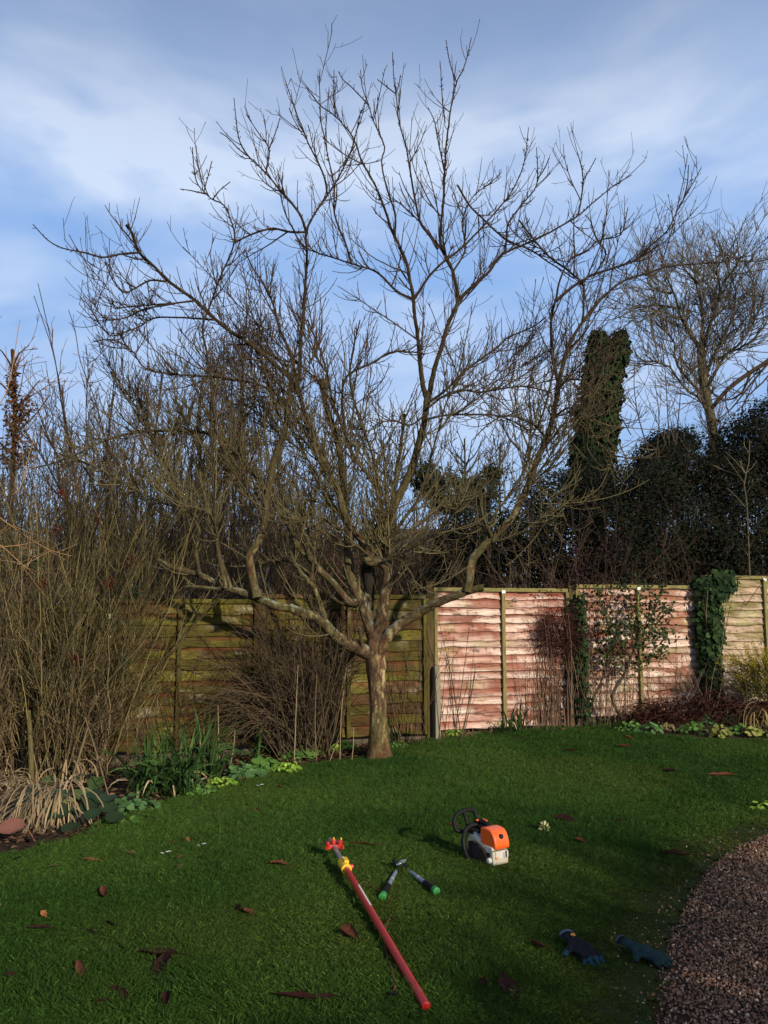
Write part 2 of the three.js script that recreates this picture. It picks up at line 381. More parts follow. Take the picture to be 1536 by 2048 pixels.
// a sawn board or post with slightly rounded edges, several cuts along its longest side so that its colour can vary
function board(w, h, d, f, seed = 0, upright = false) {
  const g0 = new RoundedBoxGeometry(w, h, d, 1, Math.min(0.005, w * 0.2, d * 0.2, h * 0.2));
  const g = new THREE.BoxGeometry(w, h, d, Math.ceil(w / 0.12), Math.ceil(h / 0.12), 1);
  const p = g.attributes.position; // take the sharp corners in
  for (let i = 0; i < p.count; i++) { const x = p.getX(i), y = p.getY(i); const k = (noise(x * 9 + seed, y * 9, seed) - 0.5) * 0.004; p.setXYZ(i, x + k, y + (upright ? 0 : k), p.getZ(i) + k); }
  boxUV(g); g0.dispose();
  if (upright) { const u = g.attributes.uv; for (let i = 0; i < u.count; i++) u.setXY(i, u.getY(i) + seed * 0.37, u.getX(i)); }
  return tint(g, f);
}
GAIN = 1;
const algae = [0.118, 0.100, 0.024], algaeBright = [0.25, 0.235, 0.04], wetBrown = [0.085, 0.042, 0.018], rust = [0.2, 0.048, 0.026], paleWood = [0.36, 0.31, 0.20];
function greenTone(x, y, e, s) { // e: 0 at the lower edge of the slat, 1 under the lap of the next
  const a = fbm(x * 1.7 + s, y * 2.6, 1, 4), b = fbm(x * 3.1, y * 9 + s, 4, 4), c = fbm(x * 9 + s, y * 14, 9, 3);
  let k = mix3(algae, mix3(wetBrown, [0.17, 0.10, 0.045], b), smooth(0.46, 0.62, a));
  k = mix3(k, algaeBright, smooth(0.5, 0.72, fbm(x * 1.3 + 30, y * 1.8, s, 3)) * 0.75);
  k = mix3(k, paleWood, smooth(0.60, 0.72, c) * smooth(0.45, 0.6, b) * 0.75);
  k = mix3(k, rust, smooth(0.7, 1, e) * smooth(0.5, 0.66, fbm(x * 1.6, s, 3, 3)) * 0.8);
  return mul3(k, 0.43 + 0.38 * c);
}
function pinkTone(x, y, e, s, top, grey = 0) {
  const a = fbm(x * 1.5 + s, y * 2.2, 1, 4), b = fbm(x * 2.6 + s * 3, y * 16, 4, 4), c = fbm(x * 12 + s, y * 12, 9, 3);
  const stripes = 0.5 + 0.5 * Math.sin(x * 31 + 2.2 * noise(x * 3, y * 2, s)); // pale rubbed places between the nails
  let k = mix3([0.53, 0.35, 0.285], [0.71, 0.57, 0.485], smooth(0.38, 0.62, a) * 0.8 + 0.2 * stripes * smooth(0.4, 0.6, c));
  k = mix3(k, [0.70, 0.56, 0.46], smooth(0.5, 0.9, stripes) * smooth(0.45, 0.6, fbm(x * 2 + 9, y * 3, s, 3)) * 0.55);
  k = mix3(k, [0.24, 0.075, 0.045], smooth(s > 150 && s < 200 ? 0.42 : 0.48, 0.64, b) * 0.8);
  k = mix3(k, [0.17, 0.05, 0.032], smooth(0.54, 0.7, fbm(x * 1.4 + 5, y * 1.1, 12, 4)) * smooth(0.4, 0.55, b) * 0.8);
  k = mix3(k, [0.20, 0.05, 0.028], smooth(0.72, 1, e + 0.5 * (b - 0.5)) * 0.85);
  k = mix3(k, mix3([0.40, 0.31, 0.21], [0.17, 0.17, 0.06], smooth(0.5, 0.6, b)), grey);
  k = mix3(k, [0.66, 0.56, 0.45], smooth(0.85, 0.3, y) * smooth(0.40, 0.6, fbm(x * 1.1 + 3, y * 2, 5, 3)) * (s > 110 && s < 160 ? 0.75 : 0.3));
  k = mix3(k, [0.34, 0.35, 0.14], smooth(0.62, 0.75, fbm(x * 2.4, y * 1.6 + 40, s, 3)) * 0.4);
  return mul3(k, 0.94 + 0.28 * c);
}
function slat(w, y, h, lap, s, tone) {
  const m = new MB(), n = Math.ceil(w / 0.07), R = rng(s * 7 + 1), ph = R() * 50, uo = R() * 9;
  const edge = (x) => (0.010 + 0.016 * rng(s + 3)()) * (fbm(x * 2.1 + ph, 1, s, 2) - 0.5) * 2 + 0.016 * (noise(x * 6.3 + ph, 2, s) - 0.5) + 0.008 * (noise(x * 17 + ph, 3, s) - 0.5);
  const warp = (x) => 0.008 * (noise(x * 1.3 + ph, 5, s) - 0.5);
  // profile from the hidden top to the lower lip and back
  const rows = [];
  const out = 0.024 + 0.006 * R();
  for (let i = 0; i <= n; i++) {
    const x = (w * i) / n, b = edge(x), z = warp(x);
    const P = [[h + lap, 0.004], [h * 0.99, 0.009], [h * 0.5, 0.016], [b + 0.012, out], [b + 0.003, out + 0.001], [b, out - 0.008], [b + 0.004, out - 0.016], [h + lap, -0.005]];
    const nr = [[0, 0.12, 1], [0, 0.12, 1], [0, 0.14, 1], [0, 0.0, 1], [0, -0.7, 0.7], [0, -1, 0], [0, 0, -1], [0, 0, -1]];
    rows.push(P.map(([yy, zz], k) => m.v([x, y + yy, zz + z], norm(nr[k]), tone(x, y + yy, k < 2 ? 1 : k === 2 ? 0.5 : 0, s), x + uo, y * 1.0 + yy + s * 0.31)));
  }
  for (let i = 0; i < n; i++) for (let k = 0; k < 7; k++) m.quad(rows[i][k], rows[i][k + 1], rows[i + 1][k + 1], rows[i + 1][k]);
  return m;
}
const panelSpecs = [ // top of the panel in the photograph, slat height, look, label
  [1214, 0.125, 'green', 'low green fence panel half hidden by the brushwood at the left edge'],
  [1198, 0.125, 'green', 'mossy green fence panel of wavy boards behind the strap-leaved clump'],
  [1189, 0.122, 'green', 'dark green and rust-stained fence panel behind the apple tree trunk'],
  [1176, 0.1, 'pink', 'sunlit pink fence panel of wavy boards just right of the apple tree'],
  [1170, 0.1, 'pink', 'pink fence panel behind the leafy rose, left of the ivy pillar'],
  [1152, 0.105, 'grey', 'greyer, higher fence panel right of the ivy pillar, above the yellow conifer'],
  [1138, 0.105, 'grey', 'grey fence panel beyond the right edge of the view'],
];
for (let i = 0; i < 6; i++) {
  const [topPx, h, look, label] = panelSpecs[i], A = postAt[i], B = postAt[i + 1], mid = (POST_PX[i] + POST_PX[i + 1]) / 2;
  const gap = 0.052, w = Math.hypot(B[0] - A[0], B[2] - A[2]) - 2 * gap, dir = [Math.cos(FENCE_TURN), 0, -Math.sin(FENCE_TURN)];
  const base = Math.min(A[1], B[1]), o = add([A[0], base, A[2]], dir, gap), H = at(mid, topPx, fenceDepth(mid))[1] - base;
  const t = thing('fence', label, 'fence', o, FENCE_TURN);
  const pink = look !== 'green', low = pink ? 0.10 : 0.15;
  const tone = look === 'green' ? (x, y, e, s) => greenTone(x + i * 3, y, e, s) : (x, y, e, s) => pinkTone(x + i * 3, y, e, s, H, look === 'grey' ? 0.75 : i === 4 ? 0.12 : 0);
  const n = Math.round((H - low - 0.05) / h), hh = (H - low - 0.05) / n;
  for (let k = 0; k < n; k++) {
    const s = i * 40 + k, even = 0.85 + 0.3 * rng(s + 5)();
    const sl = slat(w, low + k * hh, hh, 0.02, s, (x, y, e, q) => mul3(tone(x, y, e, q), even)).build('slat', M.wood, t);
  }
  const green = look === 'green' ? (x, y) => greenTone(x + 9, y * 0.4, 0, i) : (x, y) => mul3(mix3([0.17, 0.16, 0.055], [0.24, 0.2, 0.085], fbm(x * 4, y * 4, i, 3)), 1);
  const cap = put('cap_rail', board(w, 0.048, 0.062, green, i), M.wood, t); cap.position.set(w / 2, H - 0.024, 0.012);
  for (const [bx, bw] of [[0.02, 0.04], [w / 2, 0.046], [w - 0.02, 0.04]]) { const b = put('batten', board(bw, H - low - 0.055, 0.028, (x, y) => green(x + bx, y), i + bx, true), M.wood, t); b.position.set(bx, low + (H - low - 0.05) / 2, 0.047); }
  const gb = put('gravel_board', board(w, low - 0.01, 0.03, look === 'green' ? (x, y) => mix3([0.06, 0.05, 0.035], [0.12, 0.1, 0.07], fbm(x * 5, y * 5, 2, 3)) : (x, y) => mix3([0.1, 0.09, 0.035], [0.06, 0.05, 0.03], fbm(x * 3, y * 5, 2, 3)), 3), M.wood, t); gb.position.set(w / 2, low / 2 - 0.02, 0.005);
  if (pink) { const c = put('clip', tint(boxUV(new RoundedBoxGeometry(0.05, 0.036, 0.006, 1, 0.002)), [0.8, 0.79, 0.74]), std({ vertexColors: true, roughness: 0.5 }), t); c.position.set(w / 2, H - 0.05, 0.066); }
}
const postLabels = ['fence post lost in the brushwood at the far left', 'mossy fence post behind the brushwood at the left end of the green fence', 'green fence post left of the many-stemmed shrub', 'tall dark green post with concrete spur where green and pink fence meet', 'ivy-grown fence post between the two pink panels', 'fence post buried in the thick ivy pillar', 'fence post beyond the right edge of the view'];
for (let i = 1; i < 6; i++) {
  const P = postAt[i], px = POST_PX[i], top = at(px, [1200, 1190, 1190, 1167, 1175, 1160][i], fenceDepth(px))[1] - P[1];
  const t = thing('fence_post', postLabels[i], 'fence post', P, FENCE_TURN);
  const f = (x, y) => mix3(mix3([0.06, 0.045, 0.02], [0.12, 0.085, 0.035], fbm(x * 9 + i, y * 1.5, 3, 4)), [0.085, 0.105, 0.02], smooth(0.52, 0.66, fbm(x * 4, y * 2 + i, 8, 3)) * 0.8);
  const p = put('post', board(0.096, top + 0.1, 0.096, f, i, true), M.wood, t); p.position.set(0, top / 2 - 0.05, 0.01);
  const c = put('post_cap', board(0.112, 0.022, 0.112, (x, y) => mul3(f(x, y), 0.9), i), M.wood, t); c.position.set(0, top + 0.011, 0.01);
  if (i === 3 || i === 4) {
    const sh = new THREE.Shape(); const hh = i === 3 ? 0.88 : 0.6;
    sh.moveTo(-0.05, -0.1); sh.lineTo(0.05, -0.1); sh.lineTo(0.05, hh); sh.lineTo(-0.02, hh); sh.lineTo(-0.05, hh - 0.07); sh.closePath();
    const g = new THREE.ExtrudeGeometry(sh, { depth: 0.055, bevelEnabled: true, bevelSize: 0.006, bevelThickness: 0.006, bevelSegments: 1 });
    g.rotateY(Math.PI / 2);
    const m = put('concrete_spur', tint(boxUV(g), (x, y, z) => mix3([0.27, 0.24, 0.18], [0.12, 0.12, 0.075], fbm(x * 12, y * 7, z * 12, 4))), std({ vertexColors: true, roughness: 0.95, bumpMap: barkTex, bumpScale: 0.003 }), t);
    m.position.set(0.02, 0, 0.112);
  }
}
GAIN = 0.68;
// ------------------------------------------------------------------ branches
function curveThrough(pts, step) { // Catmull-Rom, a point about every step metres
  const c = new THREE.CatmullRomCurve3(pts.map((p) => V(...p)), false, 'centripetal'), n = Math.max(2, Math.round(c.getLength() / step));
  return c.getSpacedPoints(n).map((p) => [p.x, p.y, p.z]);
}
const pathLen = (p) => { let s = 0; for (let i = 1; i < p.length; i++) s += len3(sub(p[i], p[i - 1])); return s; };
function along(pts, t) { const f = t * (pts.length - 1), i = Math.min(pts.length - 2, Math.floor(f)); return [add(mul3(pts[i], 1 - (f - i)), pts[i + 1], f - i), norm(sub(pts[i + 1], pts[i]))]; }
const rand3 = (R) => { const u = R() * 2 - 1, a = R() * 6.2832, s = Math.sqrt(1 - u * u); return [s * Math.cos(a), u, s * Math.sin(a)]; };
function wander(p, dir, len, n, R, { up = 0, wig = 0.15, sag = 0 } = {}) {
  const out = [p]; let d = norm(dir);
  for (let i = 0; i < n; i++) { const r = rand3(R); d = norm([d[0] + r[0] * wig, d[1] + r[1] * wig + up / n - (sag * (i + 1)) / n / n * 2, d[2] + r[2] * wig]); out.push(add(out[i], d, len / n)); }
  return out;
}
/* side shoots along a path, and theirs in turn. o.levels: [{ per (metre), len: [a, b], angle: [a, b], r: [root, tip], up, wig, sag, seg, sides, from, side (0..1 flattening to the picture plane) }] */
function sprout(m, pts, rad, o, R, lev = 0, heavy = 1) {
  const q = o.levels[lev]; if (!q) return;
  const L = pathLen(pts), want = L * q.per * heavy, n = Math.floor(want) + (R() < want % 1 ? 1 : 0);
  for (let k = 0; k < n; k++) {
    const t = mix(q.from ?? 0.1, lev === 0 ? 0.96 : 1, R() ** (q.bias ?? 1)), [p, tan] = along(pts, t);
    if (o.thin && lev === 0 && R() > o.thin(p)) continue;
    let s = rand3(R); s = norm(sub(s, mul3(tan, dot(s, tan))));
    const a = mix(q.angle[0], q.angle[1], R()), d = add(mul3(tan, Math.cos(a)), s, Math.sin(a));
    const l = mix(q.len[0], q.len[1], R() ** 1.6) * (q.taper ? mix(1, 1 - q.taper, t) : 1);
    const pr = typeof rad === 'function' ? rad(t) : mix(rad[0], rad[1], t), r0 = Math.min(q.r[0], pr * 0.8), r1 = Math.min(q.r[1], r0);
    const nseg = Math.max(1, Math.round(l / q.seg)), path = wander(p, [d[0], d[1] + (q.lift ?? 0), d[2]], l, nseg, R, q);
    m.tube(path, [r0, r1], q.sides, o.color(p, R, lev));
    sprout(m, path, [r0, r1], o, R, lev + 1);
  }
}
// ------------------------------------------------------------------ the apple tree, its limbs followed from the photograph
const barkTone = (dark = 0) => (p, n, t) => {
  const a = fbm(p[0] * 9, p[1] * 3.5, p[2] * 9, 4), b = fbm(p[0] * 36, p[1] * 15, p[2] * 36, 2), b2 = fbm(p[0] * 70, p[1] * 50, p[2] * 70, 2);
  let k = mix3([0.05, 0.03, 0.018], [0.135, 0.088, 0.048], a * 0.7 + 0.5 * (b2 - 0.25));
  k = mix3(k, [0.13, 0.05, 0.026], smooth(0.55, 0.7, fbm(p[0] * 5 + 9, p[1] * 2.4, p[2] * 5, 3)) * 0.5);
  const flecky = smooth(0.40, 0.62, fbm(p[0] * 6 + 2, p[1] * 2.2, p[2] * 6 + 5, 3));
  k = mix3(k, [0.36, 0.31, 0.15], smooth(0.5, 0.62, b) * 0.85 * (0.25 + 0.75 * flecky));
  k = mix3(k, [0.022, 0.014, 0.01], smooth(0.09, 0.02, Math.abs(fbm(p[0] * 17 + 40, p[1] * 5, p[2] * 17, 3) - 0.5)) * 0.6);          // pale scaly flecks
  k = mix3(k, [0.075, 0.08, 0.026], smooth(0.48, 0.62, fbm(p[0] * 3, p[1] * 3, p[2] * 3 + 7, 3)) * 0.45); // green film
  const lich = smooth(0.0, 0.7, n[1] + 0.25 * (b - 0.5)) * smooth(0.50, 0.58, 0.55 * fbm(p[0] * 11 + 3, p[1] * 11, p[2] * 11, 3) + 0.45 * b2);
  k = mix3(k, mix3([0.31, 0.33, 0.26], [0.17, 0.22, 0.18], b), lich * 0.9);   // grey lichen on the upper sides
  return mul3(k, 1.55);
};
const twigTone = (p, R, lev) => { const a = R(), high = smooth(2.2, 5.5, p[1]); const low = mix3([0.16, 0.135, 0.06], [0.10, 0.08, 0.042], a), top = mix3([0.075, 0.05, 0.036], [0.11, 0.062, 0.045], a); return mul3(mix3(low, top, high * 0.85), (0.95 + 0.45 * R()) * mix(1, 0.62, high)); };  // colour darkens with height, so upper twigs look like silhouettes against the sky
const apple = thing('apple_tree', 'bare spreading apple tree with lichened limbs at the edge of the lawn', 'tree', atGround(757, 9.2));
const local = (p) => sub(p, [apple.position.x, apple.position.y, apple.position.z]);
const D0 = 9.2;
{
  const m = new MB(), base = atGround(757, 9.2);
  const px = [[757, 1534], [757, 1516], [757, 1495], [756.5, 1460], [755.5, 1420], [754, 1380], [752.5, 1340], [752, 1312], [752, 1290], [753, 1272], [755, 1258]], rr = [27, 22.5, 19, 16.6, 15.4, 15.2, 16, 18.5, 19.5, 17.5, 10];
  const P = curveThrough(px.map(([x, y]) => local(at(x, y, D0))), 0.012), rad = (t) => { const f = t * (rr.length - 1), i = Math.min(rr.length - 2, Math.floor(f)); return (mix(rr[i], rr[i + 1], f - i) * 9.35) / FOCAL; };
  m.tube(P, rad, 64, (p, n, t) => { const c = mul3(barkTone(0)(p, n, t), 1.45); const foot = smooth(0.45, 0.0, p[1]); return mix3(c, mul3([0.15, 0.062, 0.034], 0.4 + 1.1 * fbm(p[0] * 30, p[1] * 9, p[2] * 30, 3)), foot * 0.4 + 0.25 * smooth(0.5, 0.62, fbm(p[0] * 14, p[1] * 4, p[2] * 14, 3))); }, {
    bump: (p, t, a, n) => { const r = 0.03 * (fbm(Math.cos(a * 6.283) * 1.6 + 4, p[1] * 1.3, Math.sin(a * 6.283) * 1.6, 3) - 0.5) + 0.013 * (fbm(Math.cos(a * 6.283) * 5, p[1] * 7, Math.sin(a * 6.283) * 5, 3) - 0.5); return r * 1.3 + smooth(0.16, 0, t) * 0.04 * (0.4 + Math.cos(a * 6.283 * 5 + 1) * 0.6); } });
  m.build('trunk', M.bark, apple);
}
const limbs = [];
// radii in pixels of the photograph, depth at root and tip, pixels; `shoots` scales the side shoots, cut: a sawn end
function limb(r0, r1, d0, d1, px, { shoots = 1, cut = false, wob = 0.005, spur = 1 } = {}) {
  const n = px.length / 2, raw = [];
  for (let i = 0; i < n; i++) raw.push(local(at(px[2 * i], px[2 * i + 1], mix(d0, d1, (i / (n - 1)) ** 1.1))));
  const P = curveThrough(raw, r0 > 6 ? 0.02 : 0.05), s = limbs.length * 3.7;
  if (wob) P.forEach((p, i) => { const k = wob * Math.min(1, i / 4, (P.length - 1 - i) / 3); p[0] += k * (fbm(i * 0.35, s, 1, 2) - 0.5) * 2; p[1] += k * (fbm(i * 0.35, s, 5, 2) - 0.5) * 2; p[2] += 3 * k * (fbm(i * 0.2, s, 9, 2) - 0.5) * 2; });
  const k = ((d0 + d1) / 2 + 0.1) / FOCAL, rad = (t) => Math.max(0.003, mix(r0, r1, t ** (r0 > 3 ? 0.62 : 0.8)) * k * (r0 > 12 ? 1 : r0 > 9 ? 0.9 : 0.8));
  const m = new MB(), thick = smooth(2, 9, r0), R = rng(900 + limbs.length * 13);
  const tone = barkTone(0);
  m.tube(P, rad, r0 > 7 ? 26 : r0 > 3.5 ? 9 : 6, (p, n, t) => { const w = thick * (1 - 0.7 * smooth(0.35, 1, t)) * smooth(3.4, 1.6, p[1]); return mix3(mul3(twigTone(p, R, 0), 0.95), mul3(tone(p, n, t), mix(1, 0.6, smooth(2, 4.5, p[1]))), 0.3 + 0.7 * w); }, {  // bark colour darkened higher up for the same silhouette look
    end: cut ? [0.30, 0.24, 0.15] : 'point',
    bump: r0 > 3.5 ? (p, t, a, n) => rad(t) * (0.34 * (fbm(p[0] * 6, p[1] * 6, p[2] * 6, 3) - 0.5) + 0.34 * Math.max(0, fbm(p[0] * 15, p[1] * 15, p[2] * 15 + s, 2) - 0.56)) : (p, t, a, n) => rad(t) * 0.3 * (noise(p[0] * 30, p[1] * 30, p[2] * 30) - 0.3) });
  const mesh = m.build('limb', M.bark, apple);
  limbs.push({ P, rad, mesh, shoots, spur, seed: 500 + limbs.length });
}
// lower left limb and what rises from it
limb(16.5, 4, 9.2, 8.55, [757, 1318, 735, 1305, 700, 1290, 670, 1271, 650, 1250, 632, 1235, 605, 1226, 580, 1216, 552, 1211, 525, 1200, 500, 1190, 478, 1182, 455, 1176, 425, 1162, 395, 1148, 370, 1142, 342, 1133, 316, 1119], { shoots: 0.8 });
limb(5, 3.5, 8.66, 8.6, [462, 1178, 424, 1177, 398, 1174, 372, 1173], { shoots: 0.4, cut: true });
limb(11, 5, 8.75, 8.9, [514, 1196, 508, 1170, 501, 1140, 499, 1112, 510, 1092, 523, 1070, 530, 1030, 537, 980, 545, 930, 556, 895, 570, 860, 577, 810, 583, 770, 586, 740]);
limb(7, 5, 9.03, 8.9, [650, 1240, 640, 1210, 626, 1172, 603, 1147, 585, 1118, 580, 1104], { shoots: 0.5, cut: true });
limb(4, 2, 8.98, 8.9, [623, 1160, 626, 1130, 628, 1095, 615, 1055, 600, 1010, 592, 960]);
limb(5, 1.5, 8.7, 8.2, [462, 1176, 440, 1110, 424, 1032, 386, 1015, 342, 1012, 294, 991, 249, 967, 205, 940, 164, 923, 110, 905]);
limb(4.5, 1.6, 8.6, 8.9, [400, 1150, 392, 1100, 398, 1060, 372, 1010, 352, 960, 318, 900, 290, 830, 270, 770], { shoots: 1.3 });
// left stem from the fork
limb(13, 5, 9.2, 9.4, [752, 1296, 740, 1252, 728, 1214, 718, 1192, 709, 1177, 700, 1155, 697, 1126, 696, 1097, 697, 1061, 690, 1000, 684, 940, 676, 890, 655, 820, 640, 760]);
limb(9.5, 1.6, 9.25, 8.6, [722, 1200, 703, 1206, 683, 1187, 669, 1169, 645, 1145, 614, 1112, 590, 1083, 578, 1052, 551, 1012, 523, 970, 500, 940, 484, 920, 460, 893, 445, 877, 420, 868, 398, 863, 336, 861, 273, 865, 215, 880, 160, 905, 110, 925, 62, 938], { shoots: 1.2 });
limb(6, 3, 9.35, 9.9, [712, 1212, 683, 1206, 660, 1191, 635, 1168, 610, 1140, 570, 1120, 520, 1128, 470, 1135]);
limb(7, 10, 9.25, 9.3, [748, 1275, 741, 1233, 739, 1205, 737, 1183, 740, 1160, 742, 1140], { shoots: 0.3, wob: 0.02 });
{ // dark decayed wood in the hollow of the fork
  const m = new MB(), px = [[742, 1205], [739, 1180], [738, 1155], [735, 1132], [741, 1116], [752, 1112]], rr = [5, 9, 13, 14, 11, 6];
  m.tube(curveThrough(px.map(([x, y]) => local(at(x, y, 9.3))), 0.02), (t) => { const f = t * 5, i = Math.min(4, Math.floor(f)); return (mix(rr[i], rr[i + 1], f - i) * 9.3) / FOCAL; }, 22, (p) => mul3(mix3([0.02, 0.014, 0.011], [0.07, 0.06, 0.045], fbm(p[0] * 18, p[1] * 9, p[2] * 18, 3)), 1), { bump: (p) => 0.03 * (fbm(p[0] * 13, p[1] * 9, p[2] * 13, 3) - 0.5) });
  m.build('decayed_wood', M.bark, apple);
}
limb(4, 4.5, 9.1, 9.05, [726, 1300, 722, 1275, 720, 1255], { shoots: 0.3, cut: true });
// leader, its bent head and the crown that springs from it
limb(14.5, 8.5, 9.2, 9.05, [752, 1300, 756, 1262, 761, 1240, 767, 1205, 773, 1169, 775, 1142, 769, 1129, 754, 1123, 738, 1124, 731, 1116], { shoots: 0.5, wob: 0.006 });
limb(4.5, 4, 9.1, 9.0, [778, 1172, 787, 1156, 797, 1145], { shoots: 0.3, cut: true });
limb(10.5, 7, 9.15, 9.3, [774, 1140, 776, 1100, 775, 1061, 781, 1030, 789, 1012, 805, 977, 824, 934, 836, 895, 846, 856, 852, 817, 856, 786], { shoots: 0.6 });
limb(10.5, 1.3, 9.05, 8.8, [738, 1122, 736, 1098, 716, 1073, 701, 1051, 688, 1024, 676, 981, 656, 938, 637, 899, 621, 856, 605, 813, 598, 781, 588, 735, 578, 700, 559, 657, 546, 608, 528, 570, 505, 535, 490, 500]);
limb(6, 1.2, 8.9, 9.1, [598, 760, 600, 720, 601, 683, 607, 628, 611, 563, 614, 498, 612, 465, 625, 435, 650, 395, 668, 370, 690, 330, 705, 295, 715, 255, 722, 220], { shoots: 0.8 });
limb(4, 1.1, 9.02, 8.8, [612, 462, 600, 430, 565, 385, 530, 345, 500, 315, 480, 300, 455, 275, 440, 265], { shoots: 0.5 });
limb(2.2, 1, 8.85, 8.7, [532, 346, 538, 298, 520, 270, 505, 248, 492, 228], { shoots: 0.4 });
limb(1.8, 1, 8.83, 8.8, [538, 298, 550, 268, 560, 236], { shoots: 0.3 });
limb(1.8, 1, 8.82, 8.7, [500, 316, 482, 290, 472, 240, 468, 196], { shoots: 0.3 });
limb(3.2, 2, 9.0, 8.5, [610, 464, 585, 464, 547, 457, 500, 470, 470, 486], { shoots: 0.9 });
limb(6.8, 3.2, 8.9, 8.2, [604, 800, 580, 757, 562, 740, 527, 709, 484, 677, 449, 654, 414, 623, 383, 595, 344, 568, 312, 537, 277, 502, 266, 470, 252, 449], { cut: true, shoots: 0.7 });
limb(3, 1.1, 8.3, 7.9, [279, 505, 242, 509, 207, 515, 168, 505, 129, 498, 98, 482, 66, 449], { shoots: 0, spur: 1.8 });
limb(2.6, 1.1, 8.45, 8.1, [387, 602, 348, 606, 289, 610, 248, 615, 233, 617, 222, 596], { shoots: 0.8 });
limb(2.6, 1.1, 8.4, 8.0, [350, 607, 289, 618, 254, 635, 215, 639, 195, 620, 185, 596], { shoots: 0.8 });
limb(2.8, 1.1, 8.38, 8.1, [332, 563, 301, 561, 278, 573, 248, 585, 229, 565, 210, 524], { shoots: 0.9 });
limb(2.8, 1.1, 8.7, 8.1, [434, 640, 356, 635, 305, 637, 278, 653, 246, 665, 219, 670, 180, 616], { shoots: 0.9 });
limb(4.5, 1.3, 8.9, 8.3, [577, 806, 520, 770, 450, 757, 400, 752, 340, 748, 290, 735, 262, 700, 225, 680, 185, 684], { shoots: 1.2 });
limb(5.5, 1.3, 8.6, 8.3, [452, 1176, 436, 1100, 430, 1030, 428, 960, 422, 860, 422, 775, 414, 712, 406, 655, 426, 595, 441, 552, 457, 517, 469, 478, 461, 439, 445, 408, 425, 400, 410, 385, 395, 367, 387, 325, 385, 295], { shoots: 0.75 });
limb(1.7, 1, 8.3, 8.25, [412, 388, 385, 382, 360, 378], { shoots: 0 });
limb(1.7, 1, 8.3, 8.25, [425, 399, 440, 380, 460, 364], { shoots: 0 });
limb(1.6, 1, 8.3, 8.3, [408, 383, 415, 355, 424, 322], { shoots: 0 });
// the two upright stems of the crown
limb(7.2, 1.1, 9.3, 9.0, [855, 800, 846, 772, 842, 742, 838, 700, 834, 660, 829, 628, 827, 598, 820, 560, 812, 524, 799, 491, 783, 459, 768, 415, 750, 370, 725, 325, 710, 285, 700, 265, 670, 232, 640, 210, 612, 175], { shoots: 0.7 });
limb(4, 1.2, 9.2, 8.7, [827, 598, 810, 592, 793, 582, 751, 543, 702, 527, 663, 514, 620, 500, 590, 480]);
limb(4, 1, 9.2, 9.5, [829, 597, 858, 553, 887, 524, 917, 501, 968, 450, 1003, 410, 1028, 375, 1048, 325, 1057, 255], { shoots: 0.8 });
limb(1.9, 1, 9.02, 9.0, [671, 233, 668, 200, 668, 140], { shoots: 0.2 });
limb(3, 1, 9.1, 8.9, [790, 470, 790, 430, 775, 380, 763, 319, 769, 299, 765, 283, 747, 241, 737, 210, 724, 172, 721, 140], { shoots: 0.4 });
limb(1.7, 1, 8.95, 8.8, [738, 211, 706, 177, 685, 158, 677, 143], { shoots: 0 });
limb(3, 1, 9.1, 8.9, [702, 527, 692, 490, 676, 450, 668, 420, 668, 372, 657, 319, 648, 272, 641, 239, 640, 206, 639, 166, 640, 138], { shoots: 0.5 });
limb(2.8, 1, 9.1, 9.0, [655, 392, 650, 360, 633, 319, 618, 289, 594, 229, 581, 195, 570, 158], { shoots: 0.5 });
limb(3.6, 1, 9.2, 9.1, [876, 498, 858, 470, 843, 450, 823, 360, 813, 300, 798, 240, 792, 190, 788, 158, 785, 104], { shoots: 0.5 });
limb(1.6, 1, 9.1, 9.0, [792, 188, 775, 175, 755, 159], { shoots: 0 });
limb(1.5, 1, 9.1, 9.2, [792, 186, 798, 168, 801, 150], { shoots: 0 });
limb(7.2, 1, 9.3, 9.3, [857, 796, 868, 742, 881, 700, 897, 647, 910, 618, 916, 600, 913, 575, 904, 540, 891, 511, 880, 480, 885, 425, 888, 380, 890, 325, 897, 250, 905, 200, 913, 165, 928, 135, 943, 75], { shoots: 0.7, spur: 1.4 });
limb(1.6, 1, 9.3, 9.2, [913, 165, 900, 125, 892, 80], { shoots: 0 });
limb(1.8, 1, 9.3, 9.4, [890, 245, 885, 200, 880, 122], { shoots: 0 });
limb(2, 1, 9.3, 9.1, [888, 340, 876, 280, 868, 240, 856, 215], { shoots: 0.5 });
limb(5.2, 1.1, 9.3, 9.9, [914, 604, 946, 572, 978, 543, 1003, 510, 1068, 480, 1108, 460, 1158, 430, 1198, 395, 1230, 370, 1263, 350], { shoots: 0.8 });
limb(3, 1, 9.5, 9.5, [1008, 508, 1013, 480, 1015, 450, 1048, 405, 1073, 370, 1075, 330, 1073, 295], { shoots: 0.8 });
limb(2.4, 1, 9.7, 9.7, [1156, 430, 1163, 395, 1166, 350, 1155, 305], { shoots: 0.4 });
limb(1.5, 1, 9.7, 9.6, [1166, 362, 1180, 338, 1192, 316], { shoots: 0 });
limb(2.4, 1.1, 9.4, 9.0, [896, 518, 850, 455, 815, 420, 790, 402, 760, 415], { shoots: 0.8 });
limb(2.6, 1.6, 9.4, 9.6, [915, 370, 940, 412, 968, 440, 1013, 480, 1060, 500, 1098, 525, 1148, 557], { shoots: 0.7 });
limb(2.6, 1, 9.3, 9.6, [905, 545, 930, 500, 925, 440, 945, 395, 975, 370, 1003, 345], { shoots: 0.8 });
